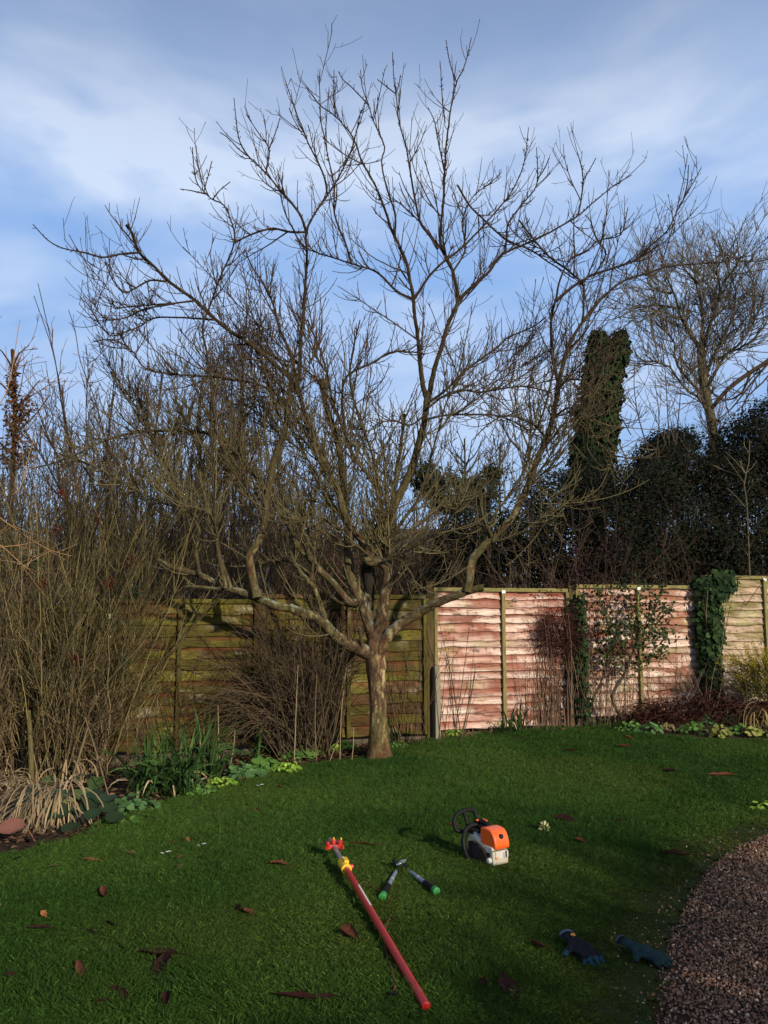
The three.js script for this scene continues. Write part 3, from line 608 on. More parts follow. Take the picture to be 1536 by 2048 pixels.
// side branches of the right crown stem
limb(4, 1.6, 9.25, 9.7, [856, 806, 891, 781, 923, 748, 956, 722, 1000, 690, 1014, 677, 1073, 650, 1092, 634]);
limb(3.4, 1.8, 9.2, 9.6, [856, 816, 884, 794, 923, 781, 962, 784, 1000, 778, 1053, 773, 1104, 786]);
limb(3, 1.2, 9.2, 9.3, [850, 840, 882, 832, 923, 829, 1000, 833, 1040, 850, 1090, 882]);
limb(3, 1.2, 9.2, 8.8, [850, 830, 820, 850, 790, 842, 752, 850, 716, 900]);
// stems inside the crown
limb(7.5, 2, 9.2, 9.5, [766, 1115, 770, 1070, 757, 990, 740, 955, 708, 914, 686, 856, 666, 807, 653, 742, 640, 700, 615, 640]);
limb(5, 1.6, 9.15, 9.6, [768, 1085, 765, 1040, 757, 973, 741, 898, 725, 856, 712, 817, 700, 760, 706, 700, 720, 640]);
limb(4.5, 3.6, 9.15, 9.2, [774, 1080, 780, 1040, 790, 960, 800, 905, 806, 856, 809, 828], { cut: true });
limb(5, 1.2, 9.1, 8.9, [776, 1090, 800, 1050, 835, 1000, 852, 953, 865, 905, 878, 856, 895, 800, 930, 740, 950, 690]);
limb(4, 1.6, 9.2, 9.0, [692, 870, 684, 800, 690, 758, 708, 742, 747, 725, 777, 706, 825, 704, 851, 708]);
limb(4, 1.4, 9.3, 9.9, [700, 1060, 668, 1010, 640, 960, 600, 900, 560, 870, 520, 830, 470, 800], { shoots: 1.1 });
limb(3.5, 1.2, 9.0, 8.4, [737, 1110, 700, 1080, 660, 1045, 620, 1035, 590, 1040, 545, 1025], { shoots: 1.2 });
limb(4, 1.3, 9.1, 9.5, [776, 1095, 812, 1070, 850, 1040, 885, 1010, 940, 990, 985, 960, 1020, 935], { shoots: 1.2 });
limb(4, 1.3, 9.0, 8.4, [772, 1118, 805, 1105, 845, 1085, 880, 1060, 905, 1030, 930, 1000], { shoots: 1.2 });
limb(2.6, 1.1, 9.0, 8.6, [764, 1122, 795, 1118, 815, 1135, 828, 1160, 838, 1185, 856, 1196], { shoots: 0.6 });
limb(3, 1.2, 9.2, 8.7, [668, 812, 640, 770, 600, 730, 560, 720, 500, 690, 450, 690], { shoots: 1.1 });
// lower right limb and its tall arm
limb(13, 7, 9.2, 8.95, [752, 1318, 762, 1296, 784, 1262, 830, 1230, 877, 1204, 910, 1192, 940, 1181, 967, 1175], { shoots: 0.25, cut: true });
limb(10.5, 5.5, 8.98, 9.25, [934, 1184, 938, 1160, 940, 1140, 946, 1118, 961, 1098, 988, 1071, 1020, 1040, 1047, 993, 1066, 942, 1080, 907, 1096, 870, 1106, 830, 1115, 790, 1117, 765], { shoots: 0.55 });
limb(5.2, 3.2, 9.25, 9.3, [1118, 775, 1112, 745, 1106, 715, 1102, 660, 1104, 627, 1112, 598], { shoots: 0.7 });
limb(6, 1.2, 9.25, 9.9, [1116, 775, 1123, 742, 1143, 681, 1166, 642, 1209, 591, 1248, 562, 1300, 545, 1340, 532, 1400, 527, 1455, 522, 1475, 503], { shoots: 0.8 });
limb(4.4, 1, 9.3, 9.8, [1112, 602, 1147, 572, 1182, 552, 1225, 537, 1276, 517, 1303, 490, 1334, 462, 1350, 431, 1366, 400, 1385, 368, 1403, 335], { shoots: 0.9 });
limb(1.8, 1, 9.75, 9.7, [1366, 402, 1374, 370, 1377, 330], { shoots: 0 });
limb(2.8, 1, 9.35, 9.2, [1112, 600, 1120, 560, 1140, 520, 1175, 500, 1200, 480, 1240, 470, 1256, 415], { shoots: 0.8 });
limb(3.2, 2, 9.35, 9.5, [1166, 642, 1167, 600, 1166, 568, 1140, 545, 1098, 512, 1060, 470, 1038, 440], { shoots: 0.6 });
limb(2.6, 1, 9.5, 9.4, [1188, 552, 1212, 505, 1195, 480, 1180, 440, 1170, 430], { shoots: 0.8 });
limb(2.8, 1.1, 9.2, 8.7, [1110, 795, 1132, 762, 1160, 760, 1200, 800, 1240, 832, 1262, 870], { shoots: 0.8 });
limb(3, 1.2, 9.2, 8.5, [1106, 835, 1140, 815, 1170, 842, 1195, 882, 1222, 915, 1208, 960], { shoots: 0.9 });
limb(3.4, 1.2, 9.15, 8.7, [1094, 878, 1060, 845, 1010, 832, 975, 850, 945, 880], { shoots: 0.9 });
limb(4, 2.6, 9.05, 9.1, [972, 1084, 985, 1036, 1008, 1005, 1047, 942, 1064, 893], { shoots: 0.6 });
limb(4.4, 3.4, 9.02, 8.95, [984, 1074, 966, 1030, 962, 985], { shoots: 0.3, cut: true });
limb(2, 1.2, 9.0, 8.85, [1000, 1062, 1006, 1044, 1003, 1075, 1004, 1098], { shoots: 0 });
limb(2.6, 1, 9.05, 8.3, [1060, 955, 1090, 985, 1120, 1010, 1135, 1050, 1160, 1064], { shoots: 0.9 });
limb(2.4, 1, 9.05, 8.6, [1044, 1000, 1080, 1008, 1110, 1040, 1105, 1080], { shoots: 0.8 });
// secondary branches that fill the crown, springing from the traced limbs
{
  const R = rng(4242), hosts = limbs.filter((l) => l.shoots >= 0.5 && pathLen(l.P) > 0.9).slice();
  let made = 0;
  for (let k = 0; k < 1500 && made < 38; k++) {
    const h = hosts[Math.floor(R() * hosts.length)], [p, tan] = along(h.P, 0.2 + 0.65 * R());
    if (p[1] < 2.5 || p[1] > 5.3 || p[0] > 1.9) continue;
    const o = norm([p[0] - 0.1 + 0.5 * (R() - 0.5), 0, p[2] * 0.8 + 0.9 * (R() - 0.5)]), d = norm(add(add(mul3(tan, 0.5), o, 0.75), [0, 0.35 + 0.5 * R(), 0]));
    const l = mix(0.8, 1.8, R()), P = curveThrough(wander(p, d, l, 7, R, { up: 0.5, wig: 0.09 }), 0.05), tip = add(P[P.length - 1], [0.0, 0.35, 0], 1), r0 = Math.min(0.0145, h.rad(0.5) * 0.7), m = new MB();
    // keep inside the outline that the crown has in the photograph
    const w = add(tip, apple.position.toArray()), dy = w[1] - EYE, dz = -w[2], cz = dz * CP + dy * SP, sx = 768 + (FOCAL * w[0]) / cz, sy = 1024 - (FOCAL * (dy * CP - dz * SP)) / cz;
    const rim = [[170, 640], [250, 480], [390, 380], [480, 280], [640, 200], [900, 180], [1060, 320], [1200, 420], [1300, 520]]; let top = 640;
    for (let i = 0; i + 1 < rim.length; i++) if (sx >= rim[i][0] && sx < rim[i + 1][0]) top = mix(rim[i][1], rim[i + 1][1], (sx - rim[i][0]) / (rim[i + 1][0] - rim[i][0]));
    if (sx < 190 || sx > 1280 || sy < top) continue;
    m.tube(P, (t) => mix(r0, 0.0035, t ** 0.7), 6, (q) => twigTone(q, R, 0));
    limbs.push({ P, rad: (t) => mix(r0, 0.0035, t ** 0.7), mesh: m.build('limb', M.bark, apple), shoots: 0.75, spur: 1, seed: 3000 + made++ });
  }
}
// side shoots of every limb
const twigLevels = [
  { per: 17, len: [0.12, 0.85], angle: [0.4, 1.15], r: [0.0055, 0.003], up: 1.0, wig: 0.07, seg: 0.09, sides: 4, from: 0.1, taper: 0.6 },
  { per: 4, len: [0.05, 0.36], angle: [0.5, 1.1], r: [0.004, 0.0027], up: 0.5, wig: 0.1, seg: 0.08, sides: 3, from: 0.12 },
  { per: 3, len: [0.02, 0.1], angle: [0.5, 1.2], r: [0.0034, 0.0025], up: 0.2, wig: 0.2, seg: 0.06, sides: 3, from: 0.1 },
];
const shootKinds = { color: (p, R, lev) => twigTone(p, R, lev), levels: twigLevels, thin: (p) => mix(1, 0.55, smooth(4.4, 6.8, p[1])) * mix(0.55, 1, smooth(1.9, 3.0, p[1])) };
const branchKinds = { thin: (p) => mix(1, 0.35, smooth(4.4, 6.4, p[1])) * mix(0.5, 1, smooth(1.9, 3.0, p[1])), color: (p, R, lev) => twigTone(p, R, lev), levels: [{ per: 4.6, len: [0.35, 1.5], angle: [0.5, 1.2], r: [0.0095, 0.004], up: 0.6, wig: 0.1, seg: 0.1, sides: 5, from: 0.12, taper: 0.65 }, { ...twigLevels[0], per: 9, len: [0.08, 0.6] }, ...twigLevels.slice(1)] };
const whipKinds = { color: (p, R, lev) => twigTone(p, R, lev), levels: [{ per: 1.5, len: [0.45, 1.15], angle: [0.2, 0.65], r: [0.006, 0.0028], up: 1.1, wig: 0.045, seg: 0.1, sides: 4, from: 0.15, taper: 0.5 }, { per: 2.5, len: [0.04, 0.3], angle: [0.4, 0.9], r: [0.0038, 0.0026], up: 0.4, wig: 0.08, seg: 0.08, sides: 3, from: 0.2 }] };
const spurKinds = { color: (p, R, lev) => mul3(twigTone(p, R, lev), 0.8), levels: [{ per: 20, len: [0.014, 0.055], angle: [0.7, 1.3], r: [0.0055, 0.0045], up: 0.2, wig: 0.2, seg: 0.04, sides: 3, from: 0.05 }] };
for (const L of limbs) {
  const m = new MB(), R = rng(L.seed);
  sprout(m, L.P, L.rad, shootKinds, R, 0, L.shoots);
  if (L.shoots >= 0.4) sprout(m, L.P, L.rad, branchKinds, R, 0, L.shoots);
  if (L.shoots >= 0.35) sprout(m, L.P, L.rad, whipKinds, R);
  sprout(m, L.P, L.rad, spurKinds, R, 0, L.spur);
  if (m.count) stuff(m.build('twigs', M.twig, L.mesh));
}
// the thicket of water shoots on the leader's pollarded head
{
  const m = new MB(), R = rng(77), kinds = { color: twigTone, levels: [{ per: 5, len: [0.06, 0.4], angle: [0.4, 1.2], r: [0.004, 0.003], up: 0.3, wig: 0.18, seg: 0.08, sides: 3, from: 0.15 }, { per: 4, len: [0.03, 0.15], angle: [0.4, 1.2], r: [0.0035, 0.0028], up: 0.2, wig: 0.2, seg: 0.06, sides: 3 }] };
  for (let k = 0; k < 75; k++) {
    const p = local(at(738 + R() * 42, 1122 - R() * 60, 9.05 + 0.2 * R())), a = R() * 6.283, el = 0.15 + 1.2 * R();
    const l = 0.35 + 1.1 * R() * R(), path = wander(p, [Math.cos(a) * Math.cos(el), Math.sin(el), Math.sin(a) * Math.cos(el)], l, 8, R, { up: 0.5, wig: 0.15 });
    m.tube(path, [0.008, 0.0035], 5, mul3(twigTone(p, R, 0), 1.1));
    sprout(m, path, [0.008, 0.0035], kinds, R);
  }
  stuff(m.build('twigs', M.twig, apple));
}
// ------------------------------------------------------------------ trees, hedges and buildings beyond the fence
// a bare tree from stems followed in the photograph: [radius at root, at tip, [px, py, ...]]
function bareTree(name, label, basePx, depth, stems, levels, color, seed, { group, stemColor = color, shrink } = {}) {
  // limbs end well inside the crown: the fine branches make its outline
  if (shrink) stems = stems.map(([a, c, px, ...z], i) => (i ? [a * 0.75, c * 0.8, px.map((q, j) => { const o = shrink[j % 2], f = mix(1, shrink[2], j / (px.length - 1)); return o + (q - o) * f; }), ...z] : [a, c, px, ...z]));
  const b = atGround(basePx, depth), t = thing(name, label, 'tree', b, 0, group), R = rng(seed), crown = new MB(), k = depth / FOCAL;
  const loc = (p) => sub(p, b);
  stems.forEach(([r0, r1, px, spread = 0.06, heavy = 1], i) => {
    const n = px.length / 2, dz = (R() - 0.5) * 2 * spread * depth, raw = [];
    for (let j = 0; j < n; j++) raw.push(loc(at(px[2 * j], px[2 * j + 1], depth + (i ? dz * (j / (n - 1)) : 0))));
    if (!i) raw.unshift([raw[0][0], -0.1, raw[0][2]]);
    const P = curveThrough(raw, depth * 0.014), m = new MB(), rad = (f) => mix(r0, r1, f ** 0.6) * k * 0.72;
    m.tube(P, rad, r0 > 6 ? 12 : 6, (p, nn) => { const c = stemColor(p, R, 0); return mul3(c, 0.75 + 0.5 * fbm(p[0] * 3, p[1] * 1.5, p[2] * 3, 3)); }, { bump: r0 > 6 ? (p) => rad(0.3) * 0.25 * (fbm(p[0] * 4, p[1] * 2, p[2] * 4, 3) - 0.5) : null });
    m.build(i ? 'limb' : 'trunk', M.bark, t);
    sprout(crown, P, rad, { levels, color }, R, 0, heavy);
  });
  stuff(crown.build('crown', M.twig, t));
  return t;
}
// a leafy mass: lobes [px, py, depth, radius px x, radius px y, radius depth m, leaves]; stems run from the base into it
function leafMass(m, R, lobes, leafL, leafW, color, origin, { shell = 0.55, round = false, hang = 0 } = {}) {
  for (const [px, py, d, rx, ry, rz, count] of lobes) {
    const c = sub(at(px, py, d), origin), k = d / FOCAL;
    for (let i = 0; i < count; i++) {
      const s = rand3(R), f = shell + (1 - shell) * R(), wob = 0.62 + 0.85 * fbm(s[0] * 3.1 + px, s[1] * 3.1 + py, s[2] * 3.1, 3) - (0.3 * R() * R()) + (R() < 0.05 ? 0.2 * R() : 0);
      const p = [c[0] + s[0] * rx * k * f * wob, c[1] + s[1] * ry * k * f * wob, c[2] + s[2] * rz * f * wob];
      if (p[1] < -0.1) continue;
      const nrm = norm(add(add(s, rand3(R), 0.9), [0, 0.5, 0.3])), dir = norm(cross(nrm, rand3(R))), l = leafL * (0.6 + 0.8 * R());
      const col = color(p, R, s);
      if (round) m.roundLeaf(p, [dir[0], dir[1] - hang, dir[2]], nrm, l, leafW * (0.7 + 0.6 * R()), col); else m.leaf(p, dir, nrm, l, leafW * (0.6 + 0.8 * R()), col);
    }
  }
}
function bush(name, label, basePx, depth, lobes, leaf, color, seed, { stems = 26, stemCol = [0.05, 0.035, 0.025], twigs = 0, group, category = 'shrub', opts } = {}) {
  const b = atGround(basePx, depth), t = thing(name, label, category, b, 0, group), R = rng(seed), s = new MB(), f = new MB();
  for (let i = 0; i < stems; i++) {
    const L = lobes[i % lobes.length], k = L[2] / FOCAL, e = add(sub(at(L[0], L[1], L[2]), b), [(R() - 0.5) * 1.6 * L[3] * k, (R() - 0.4) * 1.7 * L[4] * k, (R() - 0.5) * 1.6 * L[5]]);
    const s0 = [(e[0] * 0.35) + (R() - 0.5) * 0.5, -0.05, e[2] * 0.3 + (R() - 0.5) * 0.3], P = curveThrough([s0, add(mul3(add(s0, e), 0.5), [(R() - 0.5) * 0.3, 0.25, (R() - 0.5) * 0.3]), e], 0.25);
    s.tube(P, [0.022, 0.006], 5, mul3(stemCol, 0.8 + 0.4 * R()));
    if (twigs) sprout(s, P, [0.02, 0.006], { levels: [{ per: twigs, len: [0.2, 0.9], angle: [0.4, 1.2], r: [0.006, 0.003], up: 0.1, wig: 0.2, seg: 0.13, sides: 3, from: 0.3 }, { per: twigs * 0.8, len: [0.1, 0.4], angle: [0.4, 1.2], r: [0.004, 0.003], up: 0, wig: 0.2, seg: 0.12, sides: 3, from: 0.1 }], color: (p, R2) => mul3(stemCol, 0.9 + 0.9 * R2()) }, R);
  }
  s.build('stems', M.twig, t);
  leafMass(f, R, lobes, leaf[0], leaf[1], color, b, opts);
  if (f.count) f.build('foliage', M.leaf, t);
  return t;
}
const tone2 = (a, b) => (p, R) => mix3(a, b, R());
// the great ash-like tree at the right
bareTree('bare_tree', 'tall bare tree with a rounded twiggy crown above the dark hedge on the right', 1428, 27, [
  [21, 12, [1430, 900, 1424, 850, 1416, 810, 1407, 765, 1403, 725, 1401, 690]],
  [11, 2.2, [1402, 700, 1375, 655, 1352, 612, 1342, 570, 1322, 520, 1300, 470]],
  [11, 2.2, [1402, 698, 1406, 640, 1402, 590, 1392, 540, 1384, 480, 1380, 430]],
  [10, 2.2, [1403, 705, 1422, 640, 1440, 585, 1448, 530, 1440, 470, 1452, 430]],
  [8, 2, [1414, 745, 1434, 700, 1466, 640, 1490, 570, 1500, 500]],
  [9, 2.2, [1410, 790, 1436, 740, 1462, 705, 1500, 690, 1545, 660, 1590, 610]],
  [8, 2.2, [1411, 800, 1382, 770, 1355, 745, 1338, 705, 1334, 670, 1300, 640, 1262, 600]],
  [7, 2, [1418, 830, 1395, 800, 1370, 790, 1345, 765, 1318, 735, 1280, 730, 1235, 705]],
  [6, 2, [1342, 580, 1310, 560, 1270, 520, 1250, 480]],
  [6, 2, [1434, 720, 1480, 690, 1520, 640, 1560, 560, 1580, 510]],
  [5, 2, [1422, 640, 1462, 590, 1520, 540, 1550, 480]],
  [5, 2, [1352, 612, 1330, 600, 1290, 585, 1240, 580, 1205, 560]],
  [5, 2, [1395, 560, 1360, 500, 1345, 450, 1340, 420]],
  [5, 2, [1445, 560, 1480, 500, 1496, 450, 1500, 430]],
], [
  { per: 8, len: [0.6, 2.3], angle: [0.4, 1.15], r: [0.02, 0.009], up: 0.42, wig: 0.15, seg: 0.32, sides: 4, from: 0.1 },
  { per: 5, len: [0.3, 1.15], angle: [0.35, 1.0], r: [0.011, 0.007], up: 0.3, wig: 0.15, seg: 0.27, sides: 3, from: 0.12 },
  { per: 3.6, len: [0.15, 0.6], angle: [0.3, 0.8], r: [0.0075, 0.006], up: 0.3, wig: 0.12, seg: 0.24, sides: 3, from: 0.1 },
], tone2([0.125, 0.105, 0.07], [0.22, 0.18, 0.12]), 301, { stemColor: tone2([0.13, 0.105, 0.06], [0.19, 0.16, 0.09]), shrink: [1404, 715, 0.66] });
// leaning dark limb that enters from the right edge
bareTree('bare_tree', 'leaning bare tree reaching in from the right edge above the dark hedge', 1660, 17, [
  [10, 6, [1640, 640, 1580, 690, 1536, 722, 1490, 752, 1452, 782, 1425, 815]],
  [4, 1.5, [1500, 748, 1480, 790, 1440, 800, 1410, 770, 1380, 790]],
  [4, 1.5, [1540, 722, 1500, 770, 1460, 820, 1420, 850]],
  [3, 1.5, [1570, 700, 1530, 760, 1490, 800, 1480, 850]],
], [
  { per: 3, len: [0.3, 1.3], angle: [0.5, 1.3], r: [0.015, 0.007], up: 0.1, wig: 0.22, seg: 0.2, sides: 4 },
  { per: 3, len: [0.15, 0.6], angle: [0.5, 1.2], r: [0.008, 0.005], up: 0.1, wig: 0.22, seg: 0.16, sides: 3 },
], tone2([0.07, 0.05, 0.035], [0.12, 0.085, 0.055]), 302);
// ivy-smothered trunk
{
  const d = 20, b = atGround(1190, d), t = thing('ivy_clad_tree', 'tall trunk smothered in dark green ivy, standing beyond the pink fence', 'tree', b), R = rng(310), f = new MB(), s = new MB();
  s.tube(curveThrough([[0, -0.1, 0], sub(at(1188, 900, d), b), sub(at(1196, 760, d), b), sub(at(1205, 690, d), b)], 0.4), [0.3, 0.14], 10, [0.09, 0.065, 0.04]);
  s.tube(curveThrough([sub(at(1200, 790, d), b), sub(at(1222, 730, d), b), sub(at(1240, 690, d), b)], 0.3), [0.12, 0.07], 8, [0.09, 0.065, 0.04]);
  s.build('trunk', M.bark, t);
  const lobes = [];
  for (const [x, y, rx, n] of [[1197, 690, 22, 900], [1199, 715, 29, 1100], [1200, 745, 34, 1300], [1198, 780, 37, 1500], [1196, 815, 38, 1600], [1192, 850, 40, 1700], [1188, 885, 44, 1700], [1184, 920, 45, 1700], [1180, 955, 46, 1500], [1240, 690, 18, 700], [1232, 712, 22, 800], [1226, 742, 20, 700], [1228, 790, 16, 500], [1168, 838, 20, 400], [1222, 850, 18, 400], [1160, 900, 18, 400]]) lobes.push([x, y, d, rx, 30, rx * d / FOCAL, n]);
  leafMass(f, R, lobes, 0.13, 0.115, (p, R2, n) => mix3([0.012, 0.026, 0.010], [0.042, 0.072, 0.024], R2() ** 1.8), b, { shell: 0.72 });
  f.build('ivy', M.leaf, t);
  const tw = new MB(); for (let k = 0; k < 60; k++) { const p = sub(at(1160 + R() * 80, 690 + R() * 260, d - 0.6), b); tw.tube(wander(p, [(R() - 0.5), 0.2 + 0.6 * R(), 0.6], 0.4 + R(), 5, R, { up: 0.3, wig: 0.25 }), [0.012, 0.006], 3, [0.16, 0.12, 0.07]); }
  stuff(tw.build('twigs', M.twig, t));
}
// dark hedge behind the pink fence
const hedgeTone = (g = 0.5) => (p, R) => { const a = R() ** 1.6; return mix3(mix3([0.006, 0.009, 0.005], [0.026, 0.033, 0.016], a), mix3([0.010, 0.008, 0.006], [0.034, 0.024, 0.016], a), g * 0.5 > R() ? 1 : 0); };
bush('evergreen_bush', 'dark evergreen bush below the ivy-clad trunk, behind the pink fence', 1150, 16, [[1130, 1000, 16.2, 95, 75, 0.9, 7540], [1060, 1060, 16, 80, 70, 0.8, 5220], [1190, 985, 16.4, 85, 75, 0.9, 6090], [1130, 1100, 15.6, 120, 90, 0.9, 7540], [985, 1085, 16.2, 65, 80, 0.8, 4350], [940, 1060, 16.6, 60, 70, 0.8, 3770], [905, 1110, 16.6, 50, 65, 0.7, 2900]], [0.062, 0.034], hedgeTone(0.35), 320, { stems: 50, twigs: 2.5, stemCol: [0.05, 0.036, 0.026] });
bush('evergreen_bush', 'broad dark bush filling the space between ivy-clad trunk and tall tree', 1310, 15, [[1290, 985, 15.2, 110, 75, 1.0, 8410], [1230, 1060, 14.8, 100, 90, 0.9, 7250], [1340, 1060, 14.6, 110, 100, 0.9, 8120], [1290, 1120, 14.4, 130, 80, 0.8, 6670], [1370, 940, 15.4, 70, 60, 0.8, 4060]], [0.06, 0.033], hedgeTone(0.5), 321, { stems: 60, twigs: 2.8, stemCol: [0.06, 0.042, 0.03] });
bush('evergreen_bush', 'tall dark bush at the right edge with bare pale stems in front', 1480, 15.5, [[1490, 895, 15.8, 85, 70, 1.0, 6960], [1545, 840, 16.2, 70, 52, 0.9, 4350], [1460, 960, 15.4, 95, 80, 1.0, 6960], [1560, 930, 15.2, 90, 100, 1.0, 6670], [1480, 1060, 14.8, 110, 100, 0.9, 8120], [1600, 1060, 15, 100, 110, 0.9, 5510], [1430, 1110, 14.4, 80, 70, 0.8, 4350]], [0.06, 0.034], hedgeTone(0.6), 322, { stems: 60, twigs: 3, stemCol: [0.055, 0.04, 0.03] });
bush('evergreen_bush', 'small domed dark conifer rising behind the hedge left of the tall tree', 1320, 19, [[1318, 915, 19, 52, 52, 0.9, 3770], [1350, 885, 19.3, 55, 34, 0.8, 2900], [1310, 960, 19, 66, 50, 0.9, 3770]], [0.09, 0.04], hedgeTone(0.1), 323, { stems: 10 });
// pale stems in front of the right bush
bareTree('bare_sapling', 'thin pale forked sapling in front of the dark bush at the right', 1500, 13.6, [[3.4, 1.6, [1498, 1120, 1496, 1060, 1493, 1000, 1488, 965, 1497, 930, 1499, 880]], [2, 1, [1488, 966, 1470, 940, 1452, 915]], [1.6, 1, [1492, 985, 1510, 965, 1530, 950]]], [{ per: 3, len: [0.1, 0.7], angle: [0.5, 1.2], r: [0.007, 0.004], up: 0.3, wig: 0.2, seg: 0.12, sides: 3 }], tone2([0.2, 0.17, 0.10], [0.27, 0.23, 0.14]), 330);
// upright whips between the ivy-clad trunk and the tall tree
bareTree('bare_sapling', 'upright slender saplings rising between ivy-clad trunk and tall tree', 1330, 17.5, [
  [3.5, 1, [1342, 940, 1338, 880, 1335, 820, 1330, 740, 1322, 680]], [3, 1, [1304, 930, 1290, 880, 1276, 830, 1268, 770, 1270, 720]], [2.5, 1, [1350, 920, 1354, 870, 1360, 800, 1365, 740]], [2.4, 1, [1262, 940, 1240, 890, 1225, 860]], [2, 1, [1310, 930, 1318, 840, 1310, 760]], [2, 1, [1335, 915, 1300, 890, 1275, 880]],
], [{ per: 3.2, len: [0.2, 1.3], angle: [0.3, 0.9], r: [0.012, 0.006], up: 0.4, wig: 0.15, seg: 0.2, sides: 3 }, { per: 2.5, len: [0.1, 0.5], angle: [0.3, 0.9], r: [0.007, 0.005], up: 0.3, wig: 0.15, seg: 0.15, sides: 3 }], tone2([0.10, 0.075, 0.055], [0.17, 0.13, 0.09]), 331);
// arching brown shrub on the fence, right of the apple's right limb
function archShrub(name, label, basePx, depth, n, reach, height, col, seed, { lean = 0, group, twig = 5, foot = 0.3, tilt = [0.2, 0.9], wig = 0.09, r = 0.008, sag = 1.3 } = {}) {
  const b = atGround(basePx, depth), t = thing(name, label, 'shrub', b, 0, group), R = rng(seed), s = new MB(), f = new MB();
  for (let i = 0; i < n; i++) {
    const a = R() * 6.283, e = mix(tilt[0], tilt[1], R()), p = [(R() - 0.5) * foot * 2, -0.03, (R() - 0.5) * foot];
    const l = height * (0.55 + 0.6 * R()), c = mul3(mix3(col[0], col[1], R()), 0.8 + 0.4 * R());
    const P = wander(p, [Math.cos(a) * Math.sin(e) * reach + lean, Math.cos(e), Math.sin(a) * Math.sin(e) * reach * 0.7], l, 12, R, { wig, sag: sag * R() * e });
    s.tube(P, [r * (0.7 + 0.6 * R()), 0.0028], 4, c);
    sprout(f, P, [r, 0.003], { levels: [{ per: twig, len: [0.08, 0.5], angle: [0.3, 1.0], r: [0.004, 0.0024], up: 0.1, wig: 0.15, seg: 0.09, sides: 3, from: 0.25 }, { per: twig * 0.7, len: [0.04, 0.2], angle: [0.3, 1.0], r: [0.003, 0.0022], up: 0.1, wig: 0.18, seg: 0.08, sides: 3 }], color: (p2, R2) => mul3(mix3(col[0], col[1], R2()), 0.85 + 0.3 * R2()) }, R);
  }
  s.build('stems', M.twig, t);
  if (f.count) stuff(f.build('twigs', M.twig, t));
  return t;
}
archShrub('bare_shrub', 'brown arching bare shrub behind the pink fence near the right limb', 1090, 13.2, 90, 1.1, 3.6, [[0.06, 0.04, 0.027], [0.12, 0.08, 0.052]], 340, { sag: 3, foot: 0.8, tilt: [0.2, 1.2] });
archShrub('bare_shrub', 'tangled bare shrub behind the pink panel by the rose', 1290, 13.4, 60, 1.1, 3.4, [[0.05, 0.034, 0.026], [0.10, 0.066, 0.045]], 341, { sag: 3, foot: 1, tilt: [0.2, 1.1] });
// trees of the left-hand thicket
const olive = tone2([0.08, 0.064, 0.028], [0.19, 0.15, 0.07]), purple = tone2([0.04, 0.026, 0.025], [0.075, 0.046, 0.042]), brown = tone2([0.075, 0.05, 0.032], [0.16, 0.11, 0.07]);
const dense = (k, l0, l1, up) => [
  { per: 2.6 * k, len: [0.4, l0], angle: [0.3, 1.0], r: [0.016, 0.007], up, wig: 0.15, seg: 0.22, sides: 4, from: 0.1, taper: 0.65 },
  { per: 3.2 * k, len: [0.2, l1], angle: [0.3, 1.0], r: [0.008, 0.005], up, wig: 0.17, seg: 0.18, sides: 3, from: 0.1 },
  { per: 2.6 * k, len: [0.12, 0.5], angle: [0.3, 1.0], r: [0.0055, 0.0045], up: up * 0.6, wig: 0.18, seg: 0.17, sides: 3, from: 0.1 },
];
bareTree('bare_tree', 'many-stemmed bare tree with long upright whips beyond the left end of the fence', 190, 13.5, [
  [8, 2, [190, 1190, 170, 1060, 150, 960, 138, 890, 128, 820, 124, 770]],
  [2.5, 1, [136, 880, 122, 800, 112, 730, 95, 650, 76, 567], 0.03, 0.12],
  [2.2, 1, [150, 950, 135, 860, 118, 760, 102, 690, 85, 640, 68, 592], 0.03, 0.12],
  [6, 1.2, [180, 1100, 200, 980, 214, 900, 222, 830, 232, 770]],
  [6, 1.2, [176, 1090, 130, 1000, 95, 930, 60, 880, 40, 840]],
  [5, 1.2, [200, 1080, 250, 990, 290, 920, 310, 860, 322, 800]],
  [2, 1, [214, 890, 190, 800, 160, 720, 150, 660, 137, 620], 0.03, 0.12],
  [2, 1, [222, 830, 228, 760, 234, 700, 238, 650], 0.03, 0.15],
  [2, 1, [176, 900, 172, 820, 176, 740, 172, 690], 0.03, 0.15],
  [2, 1, [310, 860, 322, 780, 330, 720], 0.03, 0.2],
  [4, 1, [130, 940, 90, 860, 70, 800]],
  [4, 1, [250, 990, 300, 940, 350, 890, 380, 830]],
  [4, 1, [200, 1000, 172, 930, 176, 860]],
], dense(1.9, 0.95, 0.6, 0.7), brown, 350);
bareTree('bare_tree', 'olive-stemmed bare tree behind the left half of the green fence', 390, 15, [
  [11, 4, [388, 1190, 386, 1100, 392, 1000, 400, 920, 396, 840, 402, 790]],
  [8, 1.5, [388, 1080, 350, 980, 330, 900, 300, 830, 284, 780]],
  [7, 1.5, [392, 1000, 420, 920, 430, 850, 424, 800, 432, 770]],
  [6, 1.5, [390, 1040, 450, 960, 500, 900, 530, 840, 560, 790]],
  [6, 1.5, [386, 1060, 300, 1010, 250, 950, 215, 900, 180, 840]],
  [6, 1.5, [400, 900, 370, 840, 352, 800, 346, 760]],
  [5, 1.5, [450, 960, 460, 880, 480, 820, 490, 760]],
], dense(2.6, 1.2, 0.65, 0.45), olive, 351);
